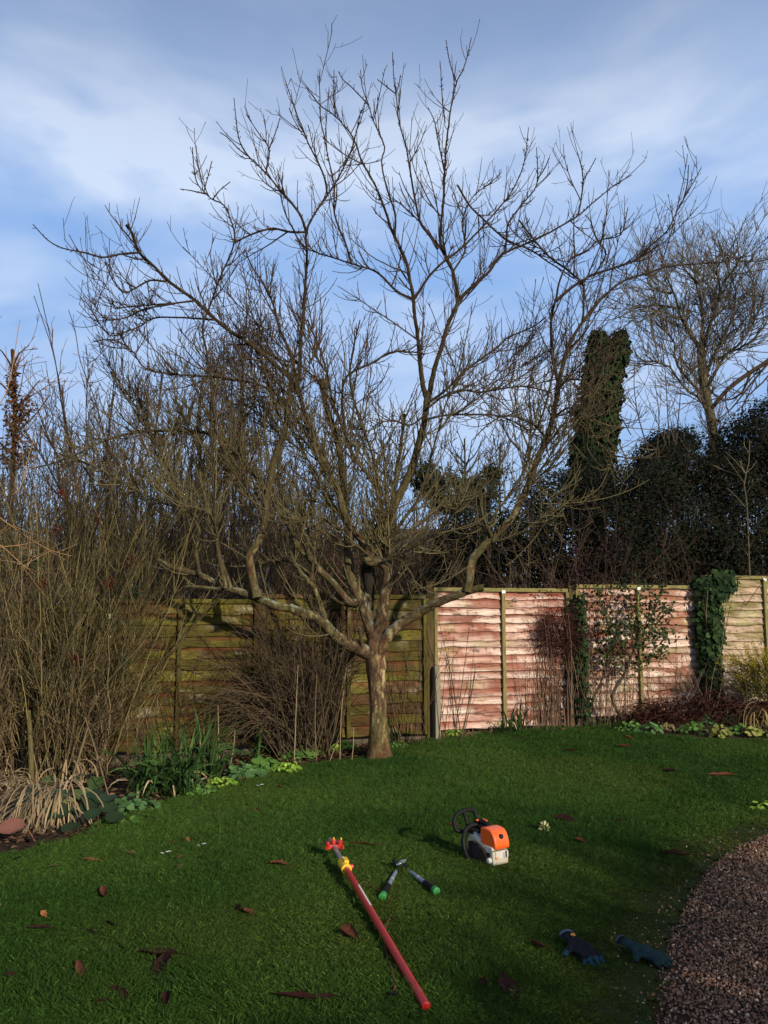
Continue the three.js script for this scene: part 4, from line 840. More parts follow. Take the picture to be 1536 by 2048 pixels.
// weeping dark tree: fine hanging twigs
bareTree('weeping_tree', 'dark purplish tree with fine hanging twigs behind the apple tree, pale lower trunk', 482, 17, [
  [9, 3, [484, 1190, 482, 1080, 484, 980, 482, 880, 486, 780, 484, 690, 487, 655]],
  [4, 1.5, [484, 1000, 450, 900, 430, 820, 424, 760]], [4, 1.5, [483, 960, 520, 880, 540, 800, 546, 750]], [4, 1.5, [483, 880, 455, 800, 446, 730, 450, 690]], [4, 1.5, [484, 860, 512, 790, 524, 720, 520, 690]], [3, 1.5, [485, 780, 500, 720, 508, 670]], [3, 1.5, [485, 780, 468, 720, 466, 680]],
], [
  { per: 4, len: [0.4, 1.3], angle: [0.3, 0.9], r: [0.014, 0.007], up: 0.1, wig: 0.14, seg: 0.22, sides: 4, from: 0.05 },
  { per: 15, len: [0.4, 1.8], angle: [0.6, 1.5], r: [0.0065, 0.0048], sag: 5, up: -0.3, wig: 0.1, seg: 0.22, sides: 3, from: 0.05 },
], purple, 352, { stemColor: (p, R) => mix3([0.10, 0.07, 0.055], [0.46, 0.43, 0.36], smooth(0.4, 0.6, fbm(p[0] * 5, p[1] * 2.4, p[2] * 5)) * smooth(5, 3, p[1])) });
bareTree('bare_tree', 'leaning olive-brown tree behind the middle of the green fence', 590, 14.5, [
  [8, 3, [600, 1190, 592, 1100, 570, 1020, 556, 950, 566, 880, 574, 820]],
  [6, 1.5, [592, 1100, 620, 1020, 640, 950, 650, 880, 668, 800]],
  [5, 1.5, [596, 1120, 560, 1060, 520, 1010, 480, 960, 440, 900]],
  [4, 1.5, [640, 950, 680, 900, 700, 850, 712, 800]],
], dense(2.2, 1.0, 0.6, 0.35), olive, 353);
bareTree('bare_tree', 'rust-tinted distant tree with an ivy-wrapped trunk at the far left', 28, 30, [
  [11, 5, [26, 940, 28, 880, 30, 820, 28, 760, 25, 700]],
  [4, 1.2, [26, 730, 40, 705, 58, 690]], [4, 1.2, [26, 740, 10, 710, -10, 690]], [4, 1.2, [30, 830, 55, 790, 80, 760]], [4, 1.2, [30, 800, 5, 770, -30, 750]], [3, 1.2, [29, 870, 70, 830, 100, 790]],
], [
  { per: 1.6, len: [0.5, 2.2], angle: [0.4, 1.1], r: [0.03, 0.012], up: 0.35, wig: 0.15, seg: 0.4, sides: 3 },
  { per: 2.2, len: [0.3, 1.2], angle: [0.3, 1.0], r: [0.014, 0.009], up: 0.2, wig: 0.18, seg: 0.33, sides: 3 },
  { per: 1.6, len: [0.2, 0.6], angle: [0.3, 1.0], r: [0.009, 0.007], up: 0.1, wig: 0.2, seg: 0.3, sides: 3 },
], tone2([0.2, 0.09, 0.045], [0.32, 0.16, 0.08]), 354, { stemColor: tone2([0.06, 0.045, 0.03], [0.10, 0.07, 0.04]) });
bush('ivy_bush', 'rusty ivy growth around the distant trunk at the far left', 28, 29.5, [[28, 830, 29.5, 17, 60, 0.5, 420], [52, 815, 29.5, 18, 30, 0.4, 160], [30, 905, 29.5, 44, 40, 0.7, 500], [25, 760, 29.5, 8, 40, 0.3, 160]], [0.16, 0.09], tone2([0.05, 0.035, 0.016], [0.17, 0.075, 0.035]), 355, { stems: 6 });
// small pale trees in the gap, far off
bareTree('bare_tree', 'small pale bare tree in the gap left of the ivy-clad trunk', 1060, 24, [
  [5, 2, [1062, 960, 1058, 900, 1062, 840, 1058, 780, 1066, 735]], [3.5, 1.2, [1059, 900, 1040, 850, 1030, 790, 1036, 740]], [3.5, 1.2, [1060, 880, 1085, 830, 1100, 780, 1108, 720]], [3, 1.2, [1060, 920, 1020, 880, 1000, 840]], [3, 1.2, [1060, 930, 1095, 890, 1120, 850]],
], [
  { per: 2.6, len: [0.4, 1.6], angle: [0.3, 0.9], r: [0.018, 0.009], up: 0.5, wig: 0.14, seg: 0.3, sides: 3 },
  { per: 2.6, len: [0.2, 0.8], angle: [0.3, 0.9], r: [0.009, 0.007], up: 0.4, wig: 0.15, seg: 0.26, sides: 3 },
], tone2([0.17, 0.135, 0.085], [0.26, 0.21, 0.13]), 356);
const farTree = (px, base, top, half, depth, seed, label, col) => {
  const R = rng(seed), st = [[6, 2.5, [px, base, px + (R() - 0.5) * 6, mix(base, top, 0.5), px + (R() - 0.5) * 8, top + 6]]];
  for (let k = 0; k < 7; k++) { const y = mix(base, top, 0.2 + 0.5 * R()), sx = (R() - 0.5) * 2 * half; st.push([3, 1, [px, y, px + sx * 0.6, y - (base - top) * 0.16, px + sx, Math.max(top + 8 * R(), y - (base - top) * 0.42)]]); }
  bareTree('distant_tree', label, px, depth, st, [{ per: 1.4, len: [0.5, 1.9], angle: [0.3, 0.9], r: [0.028, 0.014], up: 0.4, wig: 0.15, seg: 0.5, sides: 3 }, { per: 1.9, len: [0.3, 1.0], angle: [0.3, 0.9], r: [0.014, 0.011], up: 0.3, wig: 0.15, seg: 0.4, sides: 3 }], col, seed);
};
farTree(930, 1010, 872, 46, 36, 360, 'distant bare tree low in the gap beside the right crown stem', tone2([0.13, 0.105, 0.075], [0.2, 0.165, 0.115]));
farTree(1000, 1000, 880, 42, 38, 361, 'distant bare tree in the gap left of the small pale tree', tone2([0.13, 0.11, 0.08], [0.19, 0.16, 0.115]));
farTree(690, 1030, 900, 46, 34, 362, 'distant bare tree seen between the inner stems of the apple', tone2([0.12, 0.09, 0.065], [0.18, 0.14, 0.1]));
farTree(790, 1020, 915, 40, 40, 363, 'distant bare tree low in the middle of the apple crown', tone2([0.15, 0.13, 0.1], [0.2, 0.18, 0.14]));
bush('dark_conifer', 'dark round-headed conifer beyond the fence, low in the gap right of the crown', 880, 30, [[852, 960, 30, 34, 40, 1, 1000], [900, 990, 30, 50, 50, 1.2, 1400], [960, 985, 31, 44, 36, 1, 1100], [985, 945, 31, 22, 14, 0.6, 400]], [0.2, 0.1], tone2([0.016, 0.022, 0.012], [0.04, 0.045, 0.022]), 364, { stems: 8 });
// twiggy thicket that reads as one mass behind the left-hand trees
{
  const R = rng(365), m = new MB(), prof = [[-400, 880], [-100, 900], [0, 905], [70, 890], [150, 850], [250, 820], [330, 820], [430, 790], [520, 800], [570, 870], [640, 915], [740, 950], [820, 975], [900, 990], [1000, 985]];
  const topAt = (x) => { for (let i = 0; i + 1 < prof.length; i++) if (x <= prof[i + 1][0]) return mix(prof[i][1], prof[i + 1][1], clamp((x - prof[i][0]) / (prof[i + 1][0] - prof[i][0]))); return 985; };
  const col = (p, Q) => mix3([0.05, 0.036, 0.023], [0.18, 0.13, 0.075], Q() ** 1.5);
  for (let i = 0; i < 760; i++) {
    const px = -380 + 1380 * R(), d = 17 + 8 * R(), b = atGround(px, d), H = (at(px, topAt(px), d)[1] - b[1]) * (0.5 + 0.5 * R());
    const P = wander([b[0], b[1] - 0.05, b[2]], [(R() - 0.5) * 0.35, 1, (R() - 0.5) * 0.2], H, 9, R, { wig: 0.09, up: 0.3 });
    m.tube(P, [0.03, 0.008], 4, col(0, R));
    sprout(m, P, [0.03, 0.008], { levels: [{ per: 4.5, len: [0.3, 1.0], angle: [0.3, 1.0], r: [0.012, 0.007], up: 0.3, wig: 0.16, seg: 0.3, sides: 3, from: 0.25, taper: 0.6 }, { per: 3.2, len: [0.2, 0.8], angle: [0.3, 1.0], r: [0.008, 0.006], up: 0.2, wig: 0.18, seg: 0.27, sides: 3, from: 0.1 }], color: col }, R);
  }
  tag(m.build('thicket', M.twig), 'dark brown leafless thicket filling the view beyond the left half of the fence', 'thicket', null, 'stuff');
}
// brushwood that fills the foot of the thicket
archShrub('brushwood', 'dense brown brushwood behind the far left of the green fence', 70, 11.5, 230, 1.0, 4.4, [[0.045, 0.031, 0.02], [0.11, 0.08, 0.048]], 370, { foot: 1.9, tilt: [0.05, 0.7], twig: 5, sag: 1 });
archShrub('brushwood', 'dense olive-brown brushwood behind the left middle of the green fence', 360, 12.2, 230, 1.0, 4.3, [[0.04, 0.03, 0.019], [0.10, 0.076, 0.042]], 371, { foot: 1.9, tilt: [0.05, 0.7], twig: 5, sag: 1 });
archShrub('brushwood', 'tangled brushwood behind the green fence near the apple trunk', 620, 12.6, 170, 1.0, 3.7, [[0.04, 0.028, 0.019], [0.09, 0.066, 0.04]], 372, { foot: 1.5, tilt: [0.05, 0.8], twig: 5, sag: 1.5 });
// far wood that closes the view
{
  const R = rng(380), m = new MB();
  for (let i = 0; i < 2600; i++) { const px = -500 + R() * 2600, d = 60 + 30 * R(), p = atGround(px, d); m.tube(wander([p[0], 0, p[2]], [(R() - 0.5) * 0.5, 1, 0], 4.5 + 4 * R() * (0.6 + 0.8 * noise(px / 90, 1)), 4, R, { wig: 0.12 }), [0.12, 0.03], 3, mix3([0.07, 0.055, 0.04], [0.14, 0.11, 0.08], R())); }
  for (let i = 0; i < 9000; i++) { const px = -500 + R() * 2600, d = 60 + 30 * R(), p = atGround(px, d); const q = [p[0], 0.5 + R() * (3.5 + 4 * noise(px / 90, 1)), p[2]]; m.leaf(q, norm(rand3(R)), norm(add(rand3(R), [0, 0, 1])), 0.9, 0.5, mix3([0.035, 0.035, 0.022], [0.08, 0.066, 0.045], R())); }
  const o = m.build('distant_wood', M.matte); tag(o, 'low brown wood along the skyline far beyond the gardens', 'wood', null, 'stuff');
}
// red-tiled house and a grey shed roof seen through the branches
{
  const d = 21, R = rng(390), c = atGround(600, d), t = thing('house', 'low house with a red tiled roof glimpsed behind the apple tree', 'house', c, 0.12);
  const wall = put('wall', tint(boxUV(new THREE.BoxGeometry(4.6, 2.1, 4, 8, 6, 1)), (x, y, z) => mix3([0.26, 0.12, 0.085], [0.36, 0.18, 0.13], fbm(x * 6, y * 12, z * 6, 3))), M.matte, t); wall.position.set(0.2, 1.0, -2);
  const slope = new MB(); slope.v([-2.4, 2.0, 0.2], [0, 0.6, 0.8], [0.2, 0.09, 0.07]); slope.v([2.7, 2.0, 0.2], [0, 0.6, 0.8], [0.2, 0.09, 0.07]); slope.v([2.3, 3.12, -2], [0, 0.6, 0.8], [0.2, 0.09, 0.07]); slope.v([-1.6, 3.12, -2], [0, 0.6, 0.8], [0.2, 0.09, 0.07]); slope.quad(0, 1, 2, 3);
  slope.v([-2.4, 2.0, -4.2], [0, 0.6, -0.8], [0.2, 0.09, 0.07]); slope.v([2.7, 2.0, -4.2], [0, 0.6, -0.8], [0.2, 0.09, 0.07]); slope.quad(2, 5, 4, 3); slope.tri(0, 3, 4); slope.tri(1, 5, 2);
  const roof = slope.build('roof', M.matte, t);
  const tg = new THREE.BoxGeometry(0.205, 0.018, 0.3), mats = [[0.19, 0.06, 0.05], [0.22, 0.075, 0.06], [0.16, 0.05, 0.045]].map((k) => std({ color: new THREE.Color().setRGB(...k), roughness: 0.9 }));
  const tilt = Math.atan2(1.12, 2.2);
  for (let r = 0; r < 10; r++) for (let k = 0; k < 24; k++) {
    const f = (r + 0.4) / 10, x = -2.3 + k * 0.212 + (r % 2) * 0.1; if (x < -2.35 + f * 0.8 || x > 2.62 - f * 0.4) continue;
    const b = put('tile', tg, mats[Math.floor(R() * 3)], roof); b.position.set(x, 2.0 + f * 1.12 + 0.03, 0.2 - f * 2.2); b.rotation.set(tilt - 0.06, 0, 0);
  }
  const R2 = put('ridge', new THREE.CylinderGeometry(0.09, 0.09, 3.9, 10), mats[2], roof); R2.rotation.z = Math.PI / 2; R2.position.set(0.35, 3.13, -2);
}
for (const [px, y, d, w, h, label, col] of [[250, 1168, 17, 5.6, 1.0, 'long low shed with a dull grey roof behind the left of the green fence', [0.075, 0.075, 0.088]], [820, 1085, 24, 2.6, 1.2, 'grey gabled outbuilding glimpsed behind the leader of the apple tree', [0.06, 0.055, 0.055]]]) {
  const c = atGround(px, d), H = at(px, y, d)[1] - c[1], t = thing('shed', label, 'shed', c, 0.05);
  const wall = put('wall', tint(boxUV(new THREE.BoxGeometry(w, H - 0.3, 3, 6, 4, 1)), (x, yy, z) => mix3(mul3(col, 0.5), mul3(col, 0.9), fbm(x * 3, yy * 3, z, 3))), M.matte, t); wall.position.set(0, (H - 0.3) / 2, -1.6);
  const rp = new THREE.Shape(); rp.moveTo(0.15, H - 0.42); rp.lineTo(-1.6, H + h * 0.4); rp.lineTo(-3.3, H - 0.42); rp.lineTo(-3.3, H - 0.36); rp.lineTo(-1.6, H + h * 0.4 + 0.07); rp.lineTo(0.15, H - 0.36); rp.closePath();
  const g = new THREE.ExtrudeGeometry(rp, { depth: w + 0.3, bevelEnabled: false, steps: 8 }); g.rotateY(-Math.PI / 2); g.translate(w / 2 + 0.15, 0, 0);
  put('roof', tint(boxUV(g), (x, yy, z) => mix3(mul3(col, 0.7), mul3(col, 1.3), fbm(x * 2, yy * 4, z * 2, 3))), M.matte, t);
}
// ------------------------------------------------------------------ plants of the bed
const strawA = [0.30, 0.21, 0.11], strawB = [0.48, 0.36, 0.21];
// fans of thin straight stems: the left shrub
function stemFan(name, label, foots, n, lenA, lenB, col, seed, { lean = 0, spreadX = 0.5, spreadZ = 0.35, twig = 4, wig = 0.05, r = 0.0065, up = 0.25, heads = 0, seedHead } = {}) {
  const b = atGround(...foots[0]), t = thing(name, label, 'shrub', b), R = rng(seed), s = new MB(), f = new MB(), tips = [];
  for (let i = 0; i < n; i++) {
    const g = atGround(...foots[i % foots.length]), p = sub(g, b), c = mul3(mix3(col[0], col[1], R() ** 2.6), 0.6 + 0.8 * R());
    p[0] += (R() - 0.5) * 0.5; p[2] += (R() - 0.5) * 0.35; p[1] -= 0.03;
    const l = mix(lenA, lenB, R()), P = wander(p, [lean + (R() - 0.5) * 2 * spreadX, 1, (R() - 0.5) * 2 * spreadZ], l, 11, R, { up, wig });
    s.tube(P, [r * (0.6 + 0.7 * R()), 0.0026], 4, c);
    tips.push(P[P.length - 1]);
    sprout(f, P, [r, 0.0026], { levels: [{ per: twig, len: [0.08, 0.55], angle: [0.2, 0.7], r: [0.0042, 0.0022], up: 0.25, wig: 0.1, seg: 0.1, sides: 3, from: 0.2 }, { per: twig * 0.7, len: [0.03, 0.2], angle: [0.3, 0.9], r: [0.003, 0.002], up: 0.15, wig: 0.15, seg: 0.08, sides: 3 }], color: (p2, R2) => mul3(mix3(col[0], col[1], R2() ** 2.2), 0.7 + 0.5 * R2()) }, R);
  }
  s.build('stems', M.twig, t); stuff(f.build('twigs', M.twig, t));
  return t;
}
const tan = [[0.085, 0.06, 0.032], [0.42, 0.31, 0.17]], oliveTan = [[0.075, 0.062, 0.025], [0.30, 0.24, 0.105]];
stemFan('bare_shrub', 'tall olive-stemmed leafless shrub in front of the left end of the green fence', [[120, 8.3], [150, 8.5], [95, 8.2], [180, 8.6]], 110, 1.3, 3.3, oliveTan, 400, { spreadX: 0.5, lean: 0.14, twig: 9, r: 0.008, wig: 0.11 });
stemFan('bare_shrub', 'thicket of straw-coloured dead stems at the left edge of the bed', [[-30, 8.2], [20, 8.3], [70, 8.35], [120, 8.4], [-80, 8.2]], 110, 0.5, 1.5, tan, 401, { spreadX: 0.5, twig: 10, wig: 0.2 });
stemFan('bare_shrub', 'fine tan twiggy shrub in front of the mossy fence boards left of the strap-leaved clump', [[190, 8.3], [220, 8.4], [150, 8.3]], 46, 0.4, 1.45, tan, 402, { spreadX: 0.5, twig: 10, wig: 0.2 });
stemFan('bare_shrub', 'tallest tan stems at the very left edge, behind the orange twigs', [[-60, 8.1], [-20, 8.2], [20, 8.5]], 55, 1.4, 2.9, tan, 403, { spreadX: 0.35, lean: 0.05, twig: 6, wig: 0.1 });
// orange-tan twigs that lean in at the left edge
{
  const b = atGround(-90, 6.6), t = thing('bare_shrub', 'orange-tan twigs leaning in from the left edge above the dead stems', 'shrub', b), R = rng(404), m = new MB(), col = () => mix3([0.34, 0.19, 0.08], [0.42, 0.27, 0.13], R());
  for (const px of [[-90, 1500, -80, 1200, -40, 1020, 20, 1050, 60, 1078, 100, 1100, 143, 1112], [-90, 1500, -85, 1200, -60, 1100, -10, 1118, 40, 1128, 70, 1150], [-90, 1500, -90, 1150, -50, 1060, 0, 1090, 40, 1125, 60, 1140], [-90, 1450, -70, 1140, -20, 1100, 40, 1090, 100, 1080], [-90, 1400, -60, 1050, 0, 1000, 32, 985, 60, 930], [-90, 1400, -80, 1000, -30, 850, 10, 790, 40, 640]]) {
    const raw = []; for (let i = 0; i < px.length / 2; i++) raw.push(sub(at(px[2 * i], px[2 * i + 1], 6.6 + 0.2 * i * (R() - 0.3)), b));
    const P = curveThrough(raw, 0.08); m.tube(P, [0.008, 0.003], 5, col());
    sprout(m, P, [0.007, 0.003], { levels: [{ per: 4, len: [0.1, 0.5], angle: [0.3, 0.8], r: [0.004, 0.0025], up: 0.1, wig: 0.1, seg: 0.09, sides: 3, from: 0.35 }], color: col }, R);
  }
  m.build('stems', M.twig, t);
}
// dead red-brown flower heads and a few green shoots caught in the brushwood
const headSpots = [[259, 1121, 8.2, 'dead red-brown flower head, rightmost in the tall olive shrub'], [218, 1166, 8.1, 'dead red flower head in the olive shrub just above the fence top'], [200, 1040, 8.3, 'highest dead red flower head in the olive shrub'], [112, 1062, 8.2, 'dark dead flower head at the left among olive stems'], [85, 1165, 8.0, 'dark red dead flower head left of the fence post'], [150, 1320, 7.8, 'dull crimson dead flower head among the straw stems'], [118, 990, 8.4, 'small rust dead flower head high on the left']];
headSpots.forEach(([x, y, d, label], i) => {
  const m = new MB(), R = rng(410 + i), p = at(x, y, d);
  for (let k = 0; k < 60; k++) { const s = rand3(R), q = mul3(s, 0.05 * R()); m.leaf(q, norm(add(s, [0, 0.4, 0])), norm(rand3(R)), 0.035, 0.014, mix3([0.06, 0.012, 0.01], [0.15, 0.035, 0.022], R())); }
  m.tube(wander([0, -0.04, 0], [(R() - 0.5) * 0.6, -1, 0.1], 0.35, 5, R, { wig: 0.1 }), [0.003, 0.004], 4, [0.14, 0.1, 0.06]);
  const o = m.build('dead_flower_head', M.matte); o.position.set(...p); tag(o, label, 'flower head', 'dead flower heads in the brushwood');
});
const shootSpots = [[262, 1192, 8.6, 'green leafy shoot standing on the fence top near the post'], [218, 1256, 8.4, 'green leafy shoot with pale tip below the fence top'], [245, 1328, 8.3, 'small green leafy shoot halfway down the mossy boards'], [60, 1130, 7.9, 'dull green drooping sprig near the left edge']];
shootSpots.forEach(([x, y, d, label], i) => {
  const m = new MB(), R = rng(430 + i), p = at(x, y, d), k = i === 2 ? 0.7 : 1;
  for (let q = 0; q < 26; q++) { const a = R() * 6.283, e = -0.6 + R() * 1.1; m.leaf([0, R() * 0.1 * k, 0], norm([Math.cos(a) * Math.cos(e), Math.sin(e), Math.sin(a) * Math.cos(e)]), [0, 0.8, 0.6], (0.08 + 0.05 * R()) * k, 0.02, mix3([0.018, 0.045, 0.022], [0.045, 0.085, 0.035], R()), 0.2, 0.6); }
  for (let q = 0; q < 8; q++) m.leaf([0, 0.08 * k, 0], norm([(R() - 0.5) * 0.5, 1, (R() - 0.5) * 0.5]), [0, 0.2, 1], 0.07 * k, 0.012, [0.35, 0.38, 0.24]);
  m.tube([[0, 0.06, 0], [0.01, -0.15, -0.02], [0.0, -0.6, -0.03]], [0.003, 0.005], 4, [0.12, 0.1, 0.05]);
  const o = m.build('green_shoot', M.leaf); o.position.set(...p); tag(o, label, 'leafy shoot');
});
// many-stemmed shrub left of the apple trunk
{
  const b = atGround(618, 9.35), t = thing('bare_shrub', 'dark many-stemmed leafless shrub arching over left of the apple trunk', 'shrub', b), R = rng(440), s = new MB(), f = new MB();
  const col = [[0.055, 0.038, 0.024], [0.14, 0.10, 0.058]];
  for (let i = 0; i < 190; i++) {
    const left = R() < 0.42, p = [(R() - 0.5) * 0.55, -0.03, (R() - 0.5) * 0.3], c = mul3(mix3(col[0], col[1], R()), 0.75 + 0.6 * R());
    const P = wander(p, [left ? -0.35 - 0.55 * R() : (R() - 0.5) * 0.75, 1, (R() - 0.5) * 0.5], mix(0.9, 1.95, R()), 13, R, { wig: 0.07, sag: left ? 2.4 * R() : 0.5 * R(), up: left ? 0 : 0.2 });
    s.tube(P, [0.0075 * (0.6 + 0.7 * R()), 0.0026], 4, c);
    sprout(f, P, [0.007, 0.0026], { levels: [{ per: 5.5, len: [0.08, 0.6], angle: [0.25, 0.8], r: [0.0042, 0.0024], up: 0, sag: left ? 1 : 0.4, wig: 0.12, seg: 0.09, sides: 3, from: 0.3 }, { per: 4, len: [0.04, 0.25], angle: [0.3, 0.9], r: [0.003, 0.0022], wig: 0.15, seg: 0.08, sides: 3 }], color: (p2, R2) => mul3(mix3(col[0], col[1], R2()), 0.8 + 0.5 * R2()) }, R);
  }
  s.build('stems', M.twig, t); stuff(f.build('twigs', M.twig, t));
}
// single straw stems standing in the bed
const strawStems = [[450, 1498, 436, 1411, 9.0, 'pale straw stem standing before the mossy fence right of the strap leaves', 0.008], [593, 1500, 596, 1330, 9.0, 'tall pale stem at the left of the many-stemmed shrub', 0.006], [637, 1500, 634, 1345, 9.0, 'thin pale upright stem in the middle of the many-stemmed shrub', 0.006], [682, 1485, 693, 1330, 9.1, 'tall thin tan stem left of the apple trunk', 0.006], [704, 1500, 707, 1455, 9.0, 'short broken stem beside the foot of the apple trunk', 0.006], [658, 1500, 678, 1480, 8.95, 'pale leaning straw at the foot of the dark shrub', 0.005], [467, 1500, 470, 1460, 8.9, 'short stub of straw right of the pale straw stem', 0.007], [238, 1560, 170, 1435, 7.4, 'long slanting straw above the broad leaves', 0.006], [150, 1570, 176, 1455, 7.4, 'upright bent straw between the wooden stake and the broad leaves', 0.008]];
strawStems.forEach(([x0, y0, x1, y1, d, label, r], i) => {
  const m = new MB(), a = atGround(x0, d), R = rng(450 + i), e = sub(at(x1, y1, d), a), s = [0, -0.04, 0];
  m.tube(curveThrough([s, add(mul3(e, 0.5), [(R() - 0.5) * 0.04, 0, 0.02]), e], 0.08), [r, r * 0.6], 6, mix3([0.22, 0.165, 0.095], [0.36, 0.28, 0.175], R()));
  const o = m.build('straw_stem', M.matte); o.position.set(...a); tag(o, label, 'dead stem');
});
// strap-leaved clumps
function strapClump(label, px, py, n, lenA, lenB, w, col, seed, { spread = 0.12, lean = 0.35, dead = 0.06, name = 'strap_leaf_plant' } = {}) {
  const b = onGround(px, py), t = thing(name, label, 'plant', b), R = rng(seed), mk = [new MB(), new MB()];
  for (let i = 0; i < n; i++) {
    const a = R() * 6.283, e = lean * (0.2 + R()), l = mix(lenA, lenB, R()), d = [Math.cos(a) * e, 1, Math.sin(a) * e], isDead = R() < dead;
    const P = wander([(R() - 0.5) * spread * 2, -0.02, (R() - 0.5) * spread * 1.4], d, l, 8, R, { wig: 0.03, sag: (isDead ? 6 : 3.2) * R() });
    const c = isDead ? mul3(strawB, 0.7 + 0.5 * R()) : mul3(mix3(col[0], col[1], R()), 0.8 + 0.4 * R());
    const nn = norm([Math.cos(a + 0.8 * (R() - 0.5)), 0.2, Math.sin(a) + 0.3]);
    mk[isDead ? 1 : 0].blade(P, w * (0.7 + 0.5 * R()), nn, mul3(c, 0.8), c);
  }
  mk[0].build('leaves', M.leaf, t); if (mk[1].count) mk[1].build('dead_leaves', M.matte, t);
  return t;
}
const strapGreen = [[0.018, 0.048, 0.014], [0.075, 0.14, 0.035]];
strapClump('large clump of dark green strap leaves in the bed left of the lawn', 335, 1588, 140, 0.3, 0.85, 0.022, strapGreen, 460, { spread: 0.24, lean: 0.65, dead: 0.07 });
strapClump('second, taller clump of green strap leaves behind the large one', 402, 1560, 80, 0.35, 0.85, 0.02, strapGreen, 461, { spread: 0.17, lean: 0.5 });
strapClump('pair of dark sword leaves standing before the mossy fence', 505, 1525, 9, 0.4, 0.62, 0.02, strapGreen, 462, { spread: 0.06, lean: 0.2, dead: 0 });
strapClump('small clump of sword leaves just right of the apple trunk', 798, 1488, 16, 0.22, 0.48, 0.02, [[0.03, 0.06, 0.02], [0.06, 0.10, 0.03]], 463, { spread: 0.09, lean: 0.5 });
strapClump('upright clump of green sword leaves before the pink fence', 1030, 1462, 40, 0.25, 0.55, 0.024, strapGreen, 464, { spread: 0.12, lean: 0.4, dead: 0.1 });
strapClump('low tuft of fine dark grass-like leaves before the pink fence', 1010, 1468, 110, 0.14, 0.3, 0.007, [[0.014, 0.032, 0.012], [0.03, 0.06, 0.02]], 465, { spread: 0.16, lean: 0.9, dead: 0 });
strapClump('dark sword leaves beside the foot of the apple trunk in the shrub\'s shade', 712, 1480, 12, 0.3, 0.7, 0.022, strapGreen, 466, { spread: 0.1, lean: 0.4, dead: 0 });
// collapsed dead strap leaves: straw heaps
function strawHeap(label, px, py, n, len, h, seed, col, { spread = 0.2, w = 0.014, tuft = null, rise = 0.7, fall = 9 } = {}) {
  const b = onGround(px, py), t = thing('dead_leaf_heap', label, 'dead plant', b), R = rng(seed), m = new MB();
  for (let i = 0; i < n; i++) {
    const a = tuft !== null ? tuft + (R() - 0.5) * 1.9 : R() * 6.283, l = len * (0.5 + 0.7 * R());
    const d = [Math.cos(a) * (0.5 + R() * 0.9), rise * (0.2 + R()), Math.sin(a) * (0.5 + R() * 0.9)];
    let P = wander([(R() - 0.5) * spread * 2, h * R(), (R() - 0.5) * spread], d, l, 8, R, { wig: 0.1, sag: fall * (0.6 + R()) });
    P = P.map((p) => { const g = ground(p[0] + b[0], p[2] + b[2]) - b[1] + 0.01 + 0.03 * R(); return [p[0], Math.max(p[1], g), p[2]]; });
    m.blade(P, w * (0.5 + R()), norm([Math.cos(a), 0.9, Math.sin(a)]), mul3(mix3(col[0], col[1], R()), 0.55 + 0.3 * R()), mul3(mix3(col[0], col[1], R()), 0.8 + 0.5 * R()));
  }
  m.build('dead_leaves', M.matte, t);
  return t;
}
strawHeap('big heap of collapsed straw-coloured leaves spilling on to the lawn at the left', 98, 1640, 210, 0.62, 0.3, 470, [mul3(strawA, 0.7), mul3(strawB, 0.95)], { spread: 0.15, w: 0.012, tuft: 1.75, rise: 0.4, fall: 2.4 });
strawHeap('second heap of dead straw leaves at the left edge behind the stake', 25, 1585, 70, 0.5, 0.2, 471, [strawA, strawB], { spread: 0.22, w: 0.016 });
strawHeap('loose straw leaves around the base of the stake', 130, 1575, 30, 0.55, 0.25, 472, [strawA, strawB], { spread: 0.2, w: 0.02 });
const rustStraw = [[0.14, 0.07, 0.035], [0.33, 0.2, 0.11]];
strawHeap('rust-brown heap of dead leaves at the foot of the concrete spur', 868, 1476, 90, 0.42, 0.14, 473, rustStraw, { spread: 0.14, w: 0.014 });
strawHeap('brown dead leaves lying along the foot of the first pink panel', 945, 1466, 130, 0.45, 0.1, 474, rustStraw, { spread: 0.3, w: 0.012 });
strawHeap('brown dead leaves right of the sword-leaved clump', 1088, 1450, 110, 0.45, 0.12, 475, rustStraw, { spread: 0.22, w: 0.013 });
strawHeap('pale straw tuft in the middle of the right-hand border', 1345, 1462, 90, 0.28, 0.08, 476, [strawA, strawB], { spread: 0.15, w: 0.006 });
strawHeap('golden dry grass clump at the right edge of the border', 1540, 1452, 220, 0.75, 0.22, 477, [[0.32, 0.22, 0.08], [0.5, 0.37, 0.16]], { spread: 0.22, w: 0.009 });
// upright dead leaves on stalks left of the stake
for (const [x0, y0, x1, y1, label] of [[128, 1560, 98, 1430, 'tall upright dead leaf right of the wooden stake'], [112, 1560, 92, 1510, 'bent dead leaf at the foot of the tall one'], [84, 1560, 72, 1470, 'short dead leaf close beside the wooden stake']]) {
  const a = onGround(x0, y0), m = new MB(), e = sub(at(x1, y1, -a[2]), a);
  m.blade(curveThrough([[0, 0, 0], add(mul3(e, 0.5), [0.02, 0, 0.03]), e], 0.07), 0.03, [0.2, 0.1, 1], mul3(strawA, 0.9), strawB);
  const o = m.build('dead_leaf', M.matte); o.position.set(...a); tag(o, label, 'dead leaf');
}
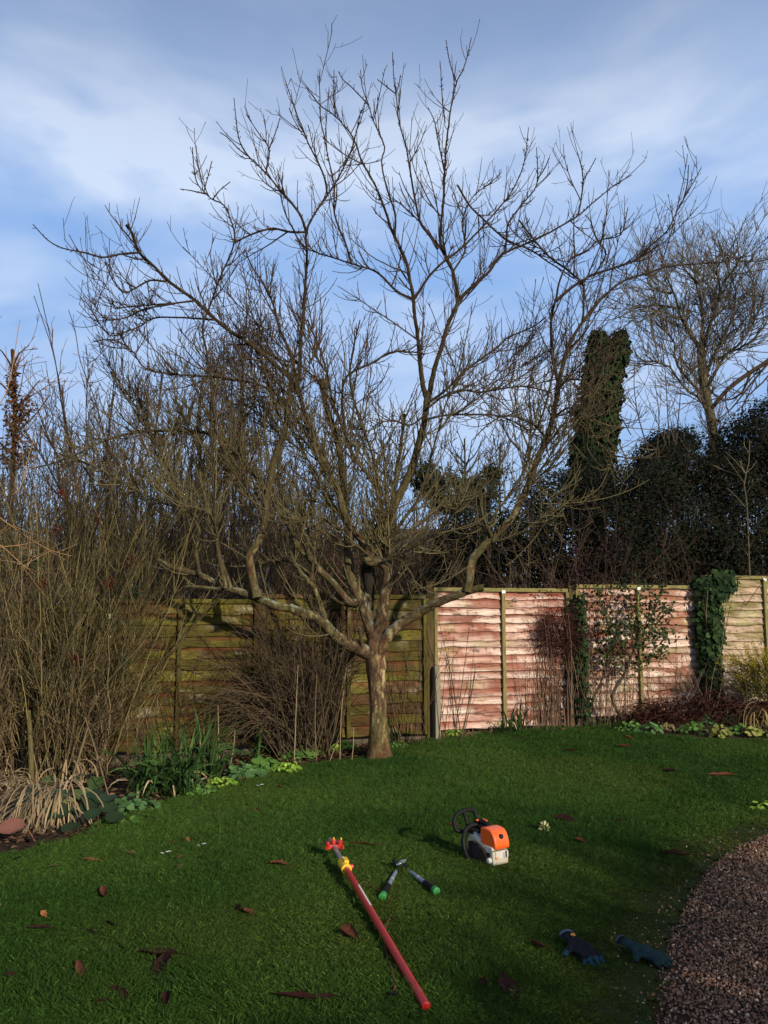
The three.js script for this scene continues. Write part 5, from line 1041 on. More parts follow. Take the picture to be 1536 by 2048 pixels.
// wooden stake
{
  const a = onGround(64, 1574), top = sub(at(57, 1421, -a[2]), a), t = thing('wooden_stake', 'weathered greenish wooden stake standing in the straw at the left', 'stake', a), m = new MB();
  m.tube(curveThrough([[0, -0.1, 0], add(mul3(top, 0.5), [0.006, 0, 0]), top], 0.04), [0.026, 0.021], 12, (p) => mix3([0.16, 0.14, 0.05], [0.29, 0.25, 0.12], fbm(p[0] * 40, p[1] * 5, p[2] * 40, 3)), { end: [0.3, 0.26, 0.14], bump: (p) => 0.004 * (fbm(p[0] * 30, p[1] * 8, p[2] * 30, 2) - 0.5) });
  m.build('shaft', M.bark, t);
}
// bergenia: big round leaves
{
  const spots = [[165, 1588, 0.16, 'G'], [128, 1590, 0.13, 'B'], [198, 1594, 0.15, 'B'], [150, 1622, 0.17, 'D'], [222, 1610, 0.14, 'B'], [100, 1600, 0.12, 'D'], [186, 1628, 0.13, 'D'], [170, 1560, 0.12, 'B'], [196, 1570, 0.13, 'G'], [85, 1580, 0.13, 'B'], [130, 1640, 0.14, 'D'], [222, 1632, 0.12, 'D'], [190, 1650, 0.11, 'D'], [150, 1655, 0.11, 'D'], [60, 1605, 0.12, 'D'], [110, 1560, 0.12, 'G'], [240, 1640, 0.11, 'D'], [140, 1600, 0.1, 'Y']];
  const b = onGround(155, 1620), t = thing('bergenia', 'low clump of broad round dark green leaves, some red, beside the straw heap', 'plant', b), R = rng(480), col = { G: [0.045, 0.07, 0.024], B: [0.022, 0.042, 0.026], D: [0.02, 0.036, 0.016], R: [0.085, 0.032, 0.024], Y: [0.14, 0.2, 0.05] };
  spots.forEach(([x, y, l, c], i) => {
    const p = sub(onGround(x, y + 16), b), m = new MB(), a = -1.9 + 0.8 * (R() - 0.5) + (x - 155) * 0.012, h = 0.05 + 0.1 * R();
    const dir = norm([Math.cos(a) * 0.9 * (x > 155 ? -1 : 1) * 0.6, 0.05 - 0.3 * R(), 0.8]), top = add(p, [0, h, -0.06]);
    m.tube([add(p, [0, -0.02, -0.05]), top], [0.006, 0.005], 5, [0.09, 0.05, 0.03]);
    m.roundLeaf(top, dir, norm([(R() - 0.5) * 0.5, 1, 0.5 + 0.3 * R()]), l * 1.4, l * 1.3, mul3(col[c], 1.0 + 0.4 * R()), 0.1);
    const o = m.build('leaf', M.leaf, t);
  });
}
// single fallen broad leaf, pinkish red
{
  const a = onGround(20, 1690), m = new MB(); m.roundLeaf([0.1, 0.13, 0], norm([-1, -0.05, 0.25]), norm([-0.05, 0.7, 0.7]), 0.18, 0.13, [0.21, 0.09, 0.07], 0.1); m.tube([[0.1, 0.13, 0], [0.16, 0.02, -0.02]], [0.004, 0.005], 5, [0.2, 0.1, 0.06]);
  const o = m.build('red_leaf', M.leaf); o.position.set(...a); tag(o, 'big pinkish red withered leaf at the left edge beside the straw heap', 'leaf');
}
// bright herbs along the lawn edge: clumps of small lobed leaves
function herb(label, px, py, n, size, leafL, col, seed, { name = 'leafy_plant', group, h = 0.5 } = {}) {
  const b = onGround(px, py), t = thing(name, label, 'plant', b, 0, group), R = rng(seed), s = new MB(), f = new MB();
  for (let i = 0; i < n; i++) {
    const a = R() * 6.283, d = Math.sqrt(R()) * size, p = [Math.cos(a) * d, (0.02 + (0.4 + 0.6 * R()) * size * h * (1.15 - (d / size) ** 2)), Math.sin(a) * d * 0.7];
    p[1] += ground(p[0] + b[0], p[2] + b[2]) - b[1];
    const nrm = norm([Math.cos(a) * 0.4 + (R() - 0.5) * 0.7, 0.9, Math.sin(a) * 0.4 + 0.35 + (R() - 0.5) * 0.6]), dir = norm(cross(nrm, rand3(R)));
    f.roundLeaf(p, dir, nrm, leafL * (0.6 + 0.8 * R()), leafL * (0.5 + 0.5 * R()), mul3(mix3(col[0], col[1], R()), 1.15 + 0.8 * R()), 0.12);
    if (i % 3 === 0) s.tube([[p[0] * 0.5, -0.02, p[2] * 0.5], p], [0.002, 0.0015], 3, mul3(col[0], 0.8));
  }
  s.build('stems', M.twig, t); f.build('foliage', M.leaf, t);
  return t;
}
const limeG = [[0.09, 0.17, 0.018], [0.20, 0.30, 0.045]], midG = [[0.03, 0.075, 0.014], [0.075, 0.14, 0.03]], coolG = [[0.03, 0.07, 0.025], [0.065, 0.125, 0.04]];
herb('lime green feathery herb clump left of the apple trunk', 688, 1503, 110, 0.17, 0.045, limeG, 490);
herb('bright green broad-leaved plant before the many-stemmed shrub', 605, 1518, 60, 0.2, 0.12, midG, 491);
herb('lime green herb at the lawn edge below the broad-leaved plant', 575, 1545, 90, 0.15, 0.045, limeG, 492);
herb('mid green leafy clump at the lawn edge before the mossy fence', 530, 1543, 90, 0.2, 0.08, midG, 493);
herb('low bluish green leaves at the lawn edge left of the leafy clump', 490, 1556, 70, 0.18, 0.075, coolG, 494);
herb('small lime green seedlings at the lawn edge near the strap leaves', 440, 1572, 70, 0.16, 0.04, limeG, 495, { h: 0.3 });
herb('upright lime green herb at the foot of the mossy fence post', 560, 1500, 60, 0.12, 0.05, limeG, 496, { h: 0.9 });
herb('low grey-green leaves between the broad round leaves and the strap leaves', 262, 1622, 90, 0.24, 0.06, coolG, 497, { h: 0.35 });
herb('soft green seedlings right of the strap-leaved clump', 395, 1590, 80, 0.17, 0.045, midG, 498, { h: 0.3 });
herb('small bright leaves at the foot of the broad round leaves', 235, 1650, 40, 0.14, 0.06, midG, 499, { h: 0.3 });
herb('lime green rounded herb before the first pink fence panel', 903, 1474, 110, 0.15, 0.045, limeG, 500, { h: 0.9 });
herb('small green seedlings just right of the apple trunk', 795, 1496, 50, 0.12, 0.04, midG, 501, { h: 0.4 });
herb('mid green shoots behind the lime herb near the shrub foot', 642, 1508, 60, 0.16, 0.05, midG, 502, { h: 0.6 });
// right-hand border: mixed leaves, yellowing
const yel = [[0.10, 0.12, 0.02], [0.21, 0.2, 0.06]];
[[1265, 1462, 60, 0.16, 0.055, midG, 'dark leafy plant at the left end of the right-hand border'], [1300, 1468, 60, 0.18, 0.06, coolG, 'low green leaves left of the pale straw tuft in the border'], [1330, 1458, 26, 0.1, 0.06, yel, 'yellow-green leaves beside the pale straw tuft'], [1385, 1466, 50, 0.15, 0.06, midG, 'green leaves right of the pale straw tuft'], [1410, 1452, 24, 0.1, 0.11, [[0.035, 0.10, 0.03], [0.07, 0.16, 0.05]], 'glossy bright green broad leaf in the border'], [1440, 1474, 30, 0.14, 0.075, yel, 'yellowing broad leaves at the lawn edge of the border'], [1480, 1468, 45, 0.16, 0.06, midG, 'green leaves near the right end of the border'], [1510, 1474, 34, 0.15, 0.075, yel, 'pale yellow-green leaves below the golden dry grass'], [1462, 1446, 36, 0.14, 0.06, coolG, 'small dark leaves behind the yellowing broad leaves'], [1565, 1476, 50, 0.18, 0.06, midG, 'green leaves at the right edge of the border'], [1532, 1622, 26, 0.1, 0.04, limeG, 'bright green weed at the right edge where lawn meets gravel']].forEach(([x, y, n, s, l, c, label], i) => herb(label, x, y, n, s, l, c, 510 + i, { h: 0.55 }));
// dark reddish brush heap before the last panel
{
  const b = atGround(1440, 10.6), t = thing('brush_heap', 'dark reddish heap of dead stems and leaves below the yellow conifer', 'dead plant', b), R = rng(530), s = new MB(), f = new MB();
  for (let i = 0; i < 260; i++) { const p = [(R() - 0.5) * 2.2, 0.02 + 0.25 * R(), (R() - 0.5) * 0.7]; s.tube(wander(p, [(R() - 0.5) * 2, 0.35 * R(), (R() - 0.5)], 0.4 + 0.6 * R(), 6, R, { wig: 0.2, sag: 1 }), [0.004, 0.002], 3, mul3(mix3([0.045, 0.016, 0.013], [0.13, 0.05, 0.036], R() ** 2), 0.6 + 0.6 * R())); }
  for (let i = 0; i < 2200; i++) { const a = (R() - 0.5) * 2.4, h = 0.34 * R() * (1 - (a / 1.4) ** 2) * (0.6 + 0.8 * noise(a * 3, 1)); f.leaf([a, h, (R() - 0.5) * 0.8], norm(rand3(R)), norm(add(rand3(R), [0, 0.6, 0.4])), 0.05, 0.025, mul3(mix3([0.025, 0.010, 0.009], [0.09, 0.036, 0.024], R() ** 2), 0.7 + 0.5 * R())); }
  for (let i = 0; i < 26; i++) { const p = [(R() - 0.5) * 1.6, 0.1, 0.1 * R()]; s.tube(wander(p, [(R() - 0.5) * 1.2, 0.8, (R() - 0.5)], 0.5 + 0.4 * R(), 7, R, { wig: 0.16 }), [0.004, 0.002], 4, mix3([0.16, 0.11, 0.08], [0.3, 0.22, 0.16], R())); }
  s.build('stems', M.twig, t); f.build('dead_leaves', M.matte, t);
}
// yellow conifer at the right edge
{
  const d = 10.7, b = atGround(1562, d), t = thing('yellow_conifer', 'low golden-yellow conifer shrub at the right edge before the grey panel', 'shrub', b), R = rng(540), f = new MB(), s = new MB();
  for (let i = 0; i < 900; i++) {
    const a = R() * 6.283, e = 0.2 + 1.3 * R(), p = [Math.cos(a) * 0.62 * Math.sqrt(R()), 0.18 + 0.5 * R(), Math.sin(a) * 0.4 * Math.sqrt(R())], dr = [Math.cos(a) * Math.cos(e) * 0.9, Math.sin(e) * 0.8, Math.sin(a) * Math.cos(e)];
    const l = 0.16 + 0.26 * R(), P = wander(p, dr, l, 5, R, { wig: 0.12, up: 0.1 });
    s.tube(P, [0.003, 0.0015], 3, [0.12, 0.1, 0.03]);
    for (let k = 0; k < 16; k++) { const [q, tn] = along(P, k / 16), sd = norm(add(rand3(R), tn, 0.9)), c = mix3([0.10, 0.11, 0.012], [0.46, 0.37, 0.03], smooth(0.1, 0.8, k / 16 + 0.3 * R() - 0.1) * smooth(0.3, 0.75, q[1])); f.leaf(q, sd, norm(add(rand3(R), [0, 0.4, 0.6])), 0.035, 0.009, c); }
  }
  for (let i = 0; i < 14; i++) s.tube(wander([(R() - 0.5) * 0.2, -0.03, 0], [(R() - 0.5) * 1.2, 1, (R() - 0.5) * 0.6], 0.8, 6, R, { wig: 0.1 }), [0.012, 0.005], 5, [0.06, 0.04, 0.025]);
  s.build('stems', M.twig, t); f.build('foliage', M.leaf, t);
}
// ivy pillar and ivy on the post between the pink panels
function ivyPillar(label, px, topPx, widths, n, seed, leafS, extra) {
  const b = fenceLine(px, 0.12), t = thing('ivy', label, 'climber', b), R = rng(seed), f = new MB(), s = new MB(), d = -b[2], H = at(px, topPx, d)[1] - b[1];
  for (let i = 0; i < 16; i++) s.tube(wander([(R() - 0.5) * 0.16, -0.03, 0.05 * R()], [(R() - 0.5) * 0.15, 1, 0.02], H * (0.5 + 0.45 * R()), 12, R, { wig: 0.06, up: 0.4 }), [0.009, 0.004], 5, mix3([0.12, 0.085, 0.05], [0.26, 0.2, 0.13], R()));
  for (let i = 0; i < n; i++) {
    const h = R(), [w, off] = widths(h), x = off + (R() + R() - 1) * w, y = h * H * (0.9 + 0.16 * noise(x * 7, seed)) + 0.06 * (R() - 0.5), z = 0.02 + (0.13 + 0.1 * noise(x * 6, y * 5, 3)) * R() * (1.2 - Math.abs(x - off) / w * 0.6);
    const nr = norm([(x - off) / w * 0.8 + (R() - 0.5) * 0.8, 0.35 + (R() - 0.5) * 0.8, 0.9]), dir = norm(add(cross(nr, rand3(R)), [0, -0.5, 0])), k = leafS * (0.6 + 0.8 * R());
    f.roundLeaf([x, y, z], dir, nr, k, k * 0.95, mul3(mix3([0.012, 0.027, 0.010], [0.05, 0.085, 0.028], R() ** 2), 0.7 + 0.5 * R()), 0.1);
  }
  s.build('stems', M.twig, t); f.build('foliage', M.leaf, t); extra?.(t, R, H);
  return t;
}
ivyPillar('thick dark ivy pillar smothering the post at the right of the pink panels', 1402, 1140, (h) => [h > 0.84 ? 0.34 : h > 0.5 ? 0.21 : h > 0.2 ? 0.16 : 0.13, h > 0.82 ? 0.08 : -0.03], 3200, 550, 0.06);
ivyPillar('ivy climbing the post between the two pink panels', 1137, 1195, (h) => [h > 0.55 ? 0.1 : 0.14, 0.05], 700, 551, 0.045);
// brown climber with seed heads on the fence left of that post
{
  const b = fenceLine(1100, 0.12), t = thing('dead_climber', 'tangled dark reddish-brown climber on the pink fence left of the ivy post', 'climber', b), R = rng(560), s = new MB(), f = new MB();
  for (let i = 0; i < 46; i++) { const x = (R() - 0.45) * 0.6; s.tube(wander([x, -0.03, 0.02], [(R() - 0.5) * 0.18, 1, 0.01], 0.9 + 0.8 * R(), 12, R, { wig: 0.07 }), [0.006, 0.0025], 4, mix3([0.12, 0.07, 0.045], [0.27, 0.17, 0.11], R())); }
  for (let i = 0; i < 420; i++) { const a = R() * 6.283, r = Math.sqrt(R()); const p = [0.02 + Math.cos(a) * r * 0.26, 1.2 + Math.sin(a) * r * 0.26, 0.04 + 0.1 * R()]; f.tube(wander(p, rand3(R), 0.12 + 0.2 * R(), 5, R, { wig: 0.3 }), [0.0032, 0.002], 3, mul3(mix3([0.055, 0.02, 0.02], [0.12, 0.05, 0.04], R()), 0.7 + 0.5 * R())); }
  for (let i = 0; i < 260; i++) { const a = R() * 6.283, r = Math.sqrt(R()); f.leaf([0.05 + Math.cos(a) * r * 0.28, 1.22 + Math.sin(a) * r * 0.26, 0.05 + 0.1 * R()], rand3(R), rand3(R), 0.035, 0.018, mix3([0.035, 0.015, 0.014], [0.09, 0.04, 0.03], R())); }
  s.build('stems', M.twig, t); stuff(f.build('twigs', M.matte, t));
}
// leafy rose on the fence, its leaning stem
{
  const b = fenceLine(1215, 0.35), t = thing('climbing_rose', 'open green-leaved rose on the second pink panel with a thick leaning stem', 'shrub', b), R = rng(570), s = new MB(), f = new MB(), d = -b[2] - 0.05;
  const L = (x, y, o = 0) => sub(at(x, y, d + o), b);
  s.tube(curveThrough([[0, -0.05, 0], L(1225, 1395), L(1250, 1345), L(1268, 1300)], 0.06), [0.028, 0.014], 8, [0.10, 0.08, 0.05]);
  const canes = [[1268, 1300, 1262, 1250, 1250, 1200, 1238, 1160], [1268, 1300, 1290, 1255, 1300, 1210, 1296, 1170], [1266, 1305, 1310, 1280, 1335, 1262, 1352, 1268], [1268, 1300, 1300, 1270, 1325, 1230, 1345, 1215], [1262, 1310, 1240, 1290, 1225, 1262, 1218, 1250], [1268, 1300, 1275, 1240, 1272, 1190, 1280, 1150], [1256, 1335, 1290, 1322, 1318, 1305, 1330, 1290], [1262, 1310, 1230, 1275, 1205, 1215, 1190, 1170], [1268, 1295, 1300, 1240, 1318, 1195, 1325, 1165], [1250, 1345, 1215, 1320, 1195, 1290]];
  for (const c of canes) {
    const raw = []; for (let i = 0; i < c.length / 2; i++) raw.push(L(c[2 * i], c[2 * i + 1], (R() - 0.6) * 0.25));
    const P = curveThrough(raw, 0.06); s.tube(P, [0.009, 0.004], 6, mix3([0.07, 0.08, 0.03], [0.13, 0.10, 0.05], R()));
    const br = []; sprout(s, P, [0.008, 0.004], { levels: [{ per: 8, len: [0.1, 0.45], angle: [0.4, 1.2], r: [0.004, 0.002], up: 0.1, wig: 0.2, seg: 0.07, sides: 3 }], color: (p, R2) => { br.push(p); return mix3([0.06, 0.06, 0.025], [0.12, 0.09, 0.05], R2()); } }, R);
    for (let k = 0; k < 105; k++) { const [q] = along(P, 0.15 + 0.85 * R()), p = add(q, rand3(R), 0.2 * R()); const n = norm(add(rand3(R), [0, 0.6, 0.8])); f.leaf(p, norm(cross(n, rand3(R))), n, 0.055 + 0.02 * R(), 0.036, mul3(mix3([0.03, 0.045, 0.016], [0.075, 0.095, 0.035], R()), 0.8 + 0.4 * R())); }
  }
  s.build('stems', M.twig, t); f.build('foliage', M.leaf, t);
}
// purple-leaved sprays hanging over the fence top, and thin stems before the boards
{
  const b = fenceLine(1188, -0.3), t = thing('purple_shrub', 'dark purple-leaved sprays hanging over the top of the second pink panel', 'shrub', b), R = rng(580), s = new MB(), f = new MB();
  for (let i = 0; i < 26; i++) { const P = wander([(R() - 0.5) * 0.3, 0.1, 0], [(R() - 0.5) * 0.4, 1, 0.14 + 0.06 * R()], 2.2 + 0.4 * R(), 14, R, { wig: 0.06, sag: 3 * R() }); s.tube(P, [0.006, 0.002], 4, [0.05, 0.03, 0.025]); for (let k = 0; k < 26; k++) { const [q] = along(P, 0.72 + 0.28 * R()); f.leaf(add(q, rand3(R), 0.07 * R()), rand3(R), rand3(R), 0.04, 0.025, mix3([0.022, 0.012, 0.016], [0.06, 0.03, 0.032], R())); } }
  s.build('stems', M.twig, t); f.build('foliage', M.leaf, t);
}
stemFan('bare_climber', 'thin bare stems leaning on the pink fence beside the concrete spur', [[880, 10.15], [900, 10.2]], 7, 0.9, 1.6, [[0.10, 0.075, 0.045], [0.18, 0.14, 0.08]], 581, { spreadX: 0.2, spreadZ: 0.03, twig: 2.5, r: 0.006 });
stemFan('bare_climber', 'thin dead stems standing before the pink boards between rose and ivy post', [[1165, 10.7], [1190, 10.75], [1215, 10.8], [1240, 10.85], [1320, 11]], 60, 0.35, 1.1, [[0.14, 0.09, 0.055], [0.30, 0.21, 0.13]], 582, { spreadX: 0.16, spreadZ: 0.03, twig: 3, r: 0.004 });
stemFan('bare_climber', 'thin dead stems standing before the pink boards near the sword-leaved clump', [[1065, 10.6], [1085, 10.62], [1110, 10.65]], 26, 0.4, 1.0, [[0.14, 0.09, 0.055], [0.30, 0.21, 0.13]], 583, { spreadX: 0.12, spreadZ: 0.03, twig: 3, r: 0.004 });
stemFan('bare_climber', 'thin twiggy stems before the green boards just right of the apple trunk', [[800, 9.9], [830, 9.95]], 16, 0.6, 1.3, [[0.09, 0.06, 0.04], [0.17, 0.12, 0.075]], 584, { spreadX: 0.35, spreadZ: 0.05, twig: 4, r: 0.004 });
stemFan('bare_climber', 'dark wiry stems trained on the mossy boards left of the strap leaves', [[380, 9.25], [330, 9.2]], 14, 0.8, 1.5, [[0.06, 0.045, 0.03], [0.12, 0.085, 0.055]], 585, { spreadX: 0.4, spreadZ: 0.03, twig: 4, r: 0.006, wig: 0.16 });
// leaf litter over the bed
{
  const R = rng(590), m = new MB();
  for (let i = 0; i < 8000; i++) {
    const px = -160 + R() * 1800, d = fenceDepth(px) - 0.1 - (px < 420 ? 4.2 : 1.9) * R() * (px < 420 ? 1 : R()), p = atGround(px, d);
    if (inside(lawnPoly, p[0], p[2]) && (R() > 0.03)) continue;
    p[1] += 0.015 + 0.03 * R();
    m.leaf(p, norm([R() - 0.5, 0.3 * (R() - 0.5), R() - 0.5]), norm([(R() - 0.5) * 0.9, 1, (R() - 0.5) * 0.9]), 0.04 + 0.05 * R(), 0.022 + 0.02 * R(), mul3(mix3([0.05, 0.026, 0.015], [0.2, 0.12, 0.065], R() ** 1.5), 0.8 + 0.4 * R()), 0.5);
  }
  tag(m.build('leaf_litter', M.matte), 'brown leaf litter covering the soil of the bed along the fence', 'leaf litter', null, 'stuff');
}
// ------------------------------------------------------------------ tools left on the lawn
const pm = (o) => new THREE.MeshPhysicalMaterial({ roughness: 0.5, ...o, color: o.c ? new THREE.Color().setRGB(...o.c) : undefined, c: undefined });
const phys = (c, roughness = 0.5, o = {}) => new THREE.MeshPhysicalMaterial({ color: new THREE.Color().setRGB(...c), roughness, ...o });
const P_ = { red: phys([0.34, 0.012, 0.012], 0.34, { clearcoat: 0.3 }), yellow: phys([0.6, 0.36, 0.016], 0.45), steel: phys([0.34, 0.36, 0.4], 0.35, { metalness: 0.8 }), chrome: phys([0.7, 0.7, 0.7], 0.18, { metalness: 1 }), alu: phys([0.2, 0.24, 0.3], 0.42, { metalness: 0.35 }), black: phys([0.007, 0.007, 0.008], 0.6, { specularIntensity: 0.25 }), grey: phys([0.03, 0.03, 0.033], 0.55, { specularIntensity: 0.3 }), green: phys([0.015, 0.19, 0.03], 0.5), orange: phys([0.75, 0.10, 0.01], 0.32, { clearcoat: 0.35 }), cream: std({ vertexColors: true, roughness: 0.6 }), white: phys([0.5, 0.48, 0.42], 0.5), redTrim: phys([0.42, 0.03, 0.015], 0.45), dark: phys([0.03, 0.02, 0.014], 0.75, { specularIntensity: 0.3 }), cord: phys([0.13, 0.025, 0.018], 0.9) };
const tubeMesh = (name, pts, r, mat, parent, sides = 12, closed = false) => put(name, new THREE.TubeGeometry(new THREE.CatmullRomCurve3(pts.map((p) => V(...p)), closed, 'centripetal'), Math.max(8, pts.length * 8), r, sides, closed), mat, parent);
function rod(name, a, b, r0, r1, mat, parent, seg = 20) { // a cylinder with softened rims between two points
  const A = V(...a), B = V(...b), L = A.distanceTo(B), c = Math.min(r0, r1, L) * 0.18;
  const g = new THREE.LatheGeometry([[0, 0], [r0 - c, 0], [r0, c], [r1, L - c], [r1 - c, L], [0, L]].map(([x, y]) => new THREE.Vector2(x, y)), seg);
  const m = put(name, g, mat, parent);
  m.position.copy(A); m.quaternion.setFromUnitVectors(V(0, 1, 0), B.clone().sub(A).normalize());
  return m;
}
const rbox = (name, w, h, d, r, mat, parent, p, rot) => { const m = put(name, new RoundedBoxGeometry(w, h, d, 3, r), mat, parent); m.position.set(...p); if (rot) m.rotation.set(...rot); return m; };
// pole pruner
{
  const lift = 0.035, near = add(onGround(853, 2030), [0, lift - 0.004, 0]), far = add(onGround(692, 1762), [0, lift + 0.035, 0]), t = thing('pole_pruner', 'long red telescopic pole pruner with yellow collar lying on the grass', 'pole pruner', near);
  const L = (p) => sub(p, near), ax = norm(sub(far, near)), O = [0, 0, 0], F = L(far), S = norm(cross(ax, [0, 1, 0])), U = cross(S, ax);
  const T = (s, u, x) => add(add(add(F, S, s), U, u), ax, x); // beside, above, beyond the collar end of the pole
  rod('pole', O, F, 0.0185, 0.0185, P_.red, t, 24);
  const lab = put('label_strip', new THREE.BoxGeometry(0.009, 0.002, 0.30), P_.white, t); lab.position.set(...add(add(add(F, ax, -0.48), U, 0.0172), S, 0.007)); lab.lookAt(...add(add(add(F, ax, 9), U, 0.0172), near)); 
  const col = rod('collar', T(0, 0, -0.02), T(0, 0, 0.125), 0.027, 0.029, P_.yellow, t);
  put('collar_rim', new THREE.TorusGeometry(0.026, 0.006, 8, 24), P_.yellow, t).position.set(...T(0, 0, -0.015)); t.children[t.children.length - 1].lookAt(V(...add(near, T(0, 0, 5))));
  rbox('clamp_block', 0.03, 0.026, 0.075, 0.006, P_.yellow, t, T(0.008, 0.026, 0.06)).lookAt(V(...add(near, T(0.008, 0.026, 5))));
  rod('clamp_screw', T(0.02, 0.0, 0.02), T(0.048, 0.004, 0.02), 0.016, 0.014, P_.redTrim, t);
  rod('clamp_screw', T(-0.004, 0.036, 0.085), T(-0.004, 0.044, 0.085), 0.006, 0.005, P_.steel, t);
  rod('inner_tube', T(0, 0, 0.11), T(0, 0.01, 0.40), 0.0135, 0.0135, P_.steel, t);
  // cutting head: red casting, pulley, hook and blade
  const sh = new THREE.Shape(); sh.moveTo(-0.03, -0.01); sh.quadraticCurveTo(-0.11, 0.0, -0.125, -0.05); sh.lineTo(-0.108, -0.058); sh.quadraticCurveTo(-0.09, -0.02, -0.02, -0.03); sh.lineTo(0.03, -0.035); sh.quadraticCurveTo(0.075, -0.04, 0.1, -0.075); sh.lineTo(0.118, -0.062); sh.quadraticCurveTo(0.1, -0.005, 0.04, 0.012); sh.closePath();
  const basis = new THREE.Matrix4().makeBasis(V(...S), V(...ax), V(...U));
  const headG = new THREE.ExtrudeGeometry(sh, { depth: 0.022, bevelEnabled: true, bevelSize: 0.004, bevelThickness: 0.004, bevelSegments: 2 });
  const head = put('cutting_head', headG, P_.redTrim, t); head.setRotationFromMatrix(basis); head.scale.set(0.46, 0.66, 0.8); head.position.set(...T(0, 0.004, 0.40));
  for (const [s, x, r] of [[0.035, 0.385, 0.017], [-0.045, 0.37, 0.014], [0.0, 0.415, 0.016]]) rod('pulley', T(s, 0.022, x), T(s, 0.05, x), r, r, s === 0 ? P_.redTrim : P_.red, t);
  for (const [s, x] of [[0.045, 0.40], [-0.02, 0.42], [0.0, 0.415]]) rod('bolt', T(s, 0.046, x), T(s, 0.062, x), 0.006, 0.005, s === -0.02 ? P_.chrome : P_.yellow, t, 6);
  const bl = new THREE.Shape(); bl.moveTo(-0.02, 0); bl.quadraticCurveTo(-0.06, 0.05, -0.06, 0.13); bl.quadraticCurveTo(-0.015, 0.08, 0.01, 0.045); bl.closePath();
  const blade = put('blade', new THREE.ExtrudeGeometry(bl, { depth: 0.004, bevelEnabled: true, bevelSize: 0.001, bevelThickness: 0.001, bevelSegments: 1 }), P_.steel, t); blade.setRotationFromMatrix(basis); blade.scale.set(0.7, 0.75, 1); blade.position.set(...T(0.02, 0.03, 0.40));
  const hk = new THREE.Shape(); hk.moveTo(-0.03, -0.01); hk.quadraticCurveTo(-0.125, 0.03, -0.1, 0.15); hk.lineTo(-0.085, 0.147); hk.quadraticCurveTo(-0.085, 0.05, -0.015, 0.03); hk.closePath();
  const hook = put('hook', new THREE.ExtrudeGeometry(hk, { depth: 0.007, bevelEnabled: true, bevelSize: 0.0015, bevelThickness: 0.0015, bevelSegments: 1 }), P_.grey, t); hook.setRotationFromMatrix(basis); hook.scale.set(0.7, 0.75, 1); hook.position.set(...T(0.02, 0.015, 0.40));
  // pull cord
  const cordPx = [[668, 1706], [690, 1745], [720, 1765], [745, 1785], [772, 1803], [788, 1822], [778, 1850], [770, 1880], [774, 1920], [786, 1958], [790, 1985]];
  tubeMesh('pull_cord', cordPx.map(([x, y], i) => L(add(onGround(x, y), [0, 0.028 + 0.012 * Math.sin(i * 2.1), 0]))), 0.0028, P_.cord, t, 6);
  const kg = L(add(onGround(786, 2003), [0, 0.03, 0])); rod('cord_toggle', add(kg, [-0.014, 0, 0]), add(kg, [0.014, 0.004, 0.006]), 0.007, 0.007, P_.black, t);
  const kn = L(add(onGround(790, 1988), [0, 0.03, 0])); rod('cord_knot', kn, add(kn, [-0.004, 0, 0.03]), 0.005, 0.005, P_.cord, t);
}
// loppers
{
  const c = add(onGround(803, 1743), [0, 0.03, 0]), t = thing('loppers', 'grey-handled loppers with black grips and green end caps, lying open', 'loppers', c);
  const L = (p) => sub(p, c);
  for (const [hx, hy, ex, ey, up] of [[791, 1748, 764, 1800, 0.03], [822, 1748, 874, 1788, 0.03]]) {
    const a = L(add(onGround(hx, hy + 6), [0, 0.026, 0])), e = L(add(onGround(ex, ey + 8), [0, up + 0.004, 0])), d = norm(sub(e, a)), l = len3(sub(e, a));
    rod('handle_tang', add(a, d, -0.05), add(a, d, 0.04), 0.006, 0.011, P_.steel, t);
    rod('handle', a, add(a, d, l * 0.58), 0.0115, 0.0135, P_.alu, t);
    rod('handle_band', add(a, d, l * 0.3), add(a, d, l * 0.315), 0.0135, 0.0135, P_.white, t);
    rod('grip', add(a, d, l * 0.55), add(a, d, l * 0.93), 0.0165, 0.02, P_.black, t);
    rod('end_cap', add(a, d, l * 0.92), add(a, d, l), 0.0215, 0.0225, P_.green, t);
    rod('grip_ring', add(a, d, l * 0.895), add(a, d, l * 0.925), 0.0205, 0.021, P_.green, t);
  }
  const flat = (name, sh, depth, mat, y, rot) => { const m = put(name, new THREE.ExtrudeGeometry(sh, { depth, bevelEnabled: true, bevelSize: 0.0015, bevelThickness: 0.0015, bevelSegments: 1 }), mat, t); m.rotation.set(-Math.PI / 2 + 0.35, 0, rot); m.position.set(0, y, 0); return m; };
  const b = new THREE.Shape(); b.moveTo(-0.012, -0.025); b.quadraticCurveTo(0.018, -0.008, 0.014, 0.036); b.quadraticCurveTo(-0.006, 0.028, -0.014, 0.0); b.closePath();
  flat('blade', b, 0.004, P_.steel, 0.022, -0.5);
  const h = new THREE.Shape(); h.moveTo(0.02, -0.05); h.quadraticCurveTo(-0.05, -0.02, -0.045, 0.05); h.lineTo(-0.03, 0.055); h.quadraticCurveTo(-0.02, 0.01, 0.025, -0.01); h.closePath();
  flat('hook', h, 0.009, P_.black, 0.012, 0.3);
  rod('pivot', [0, 0.018, 0.004], [0, 0.036, 0.008], 0.011, 0.009, P_.chrome, t, 6);
  rod('buffer', [-0.03, 0.016, 0.03], [-0.012, 0.022, 0.034], 0.008, 0.008, P_.chrome, t);
}
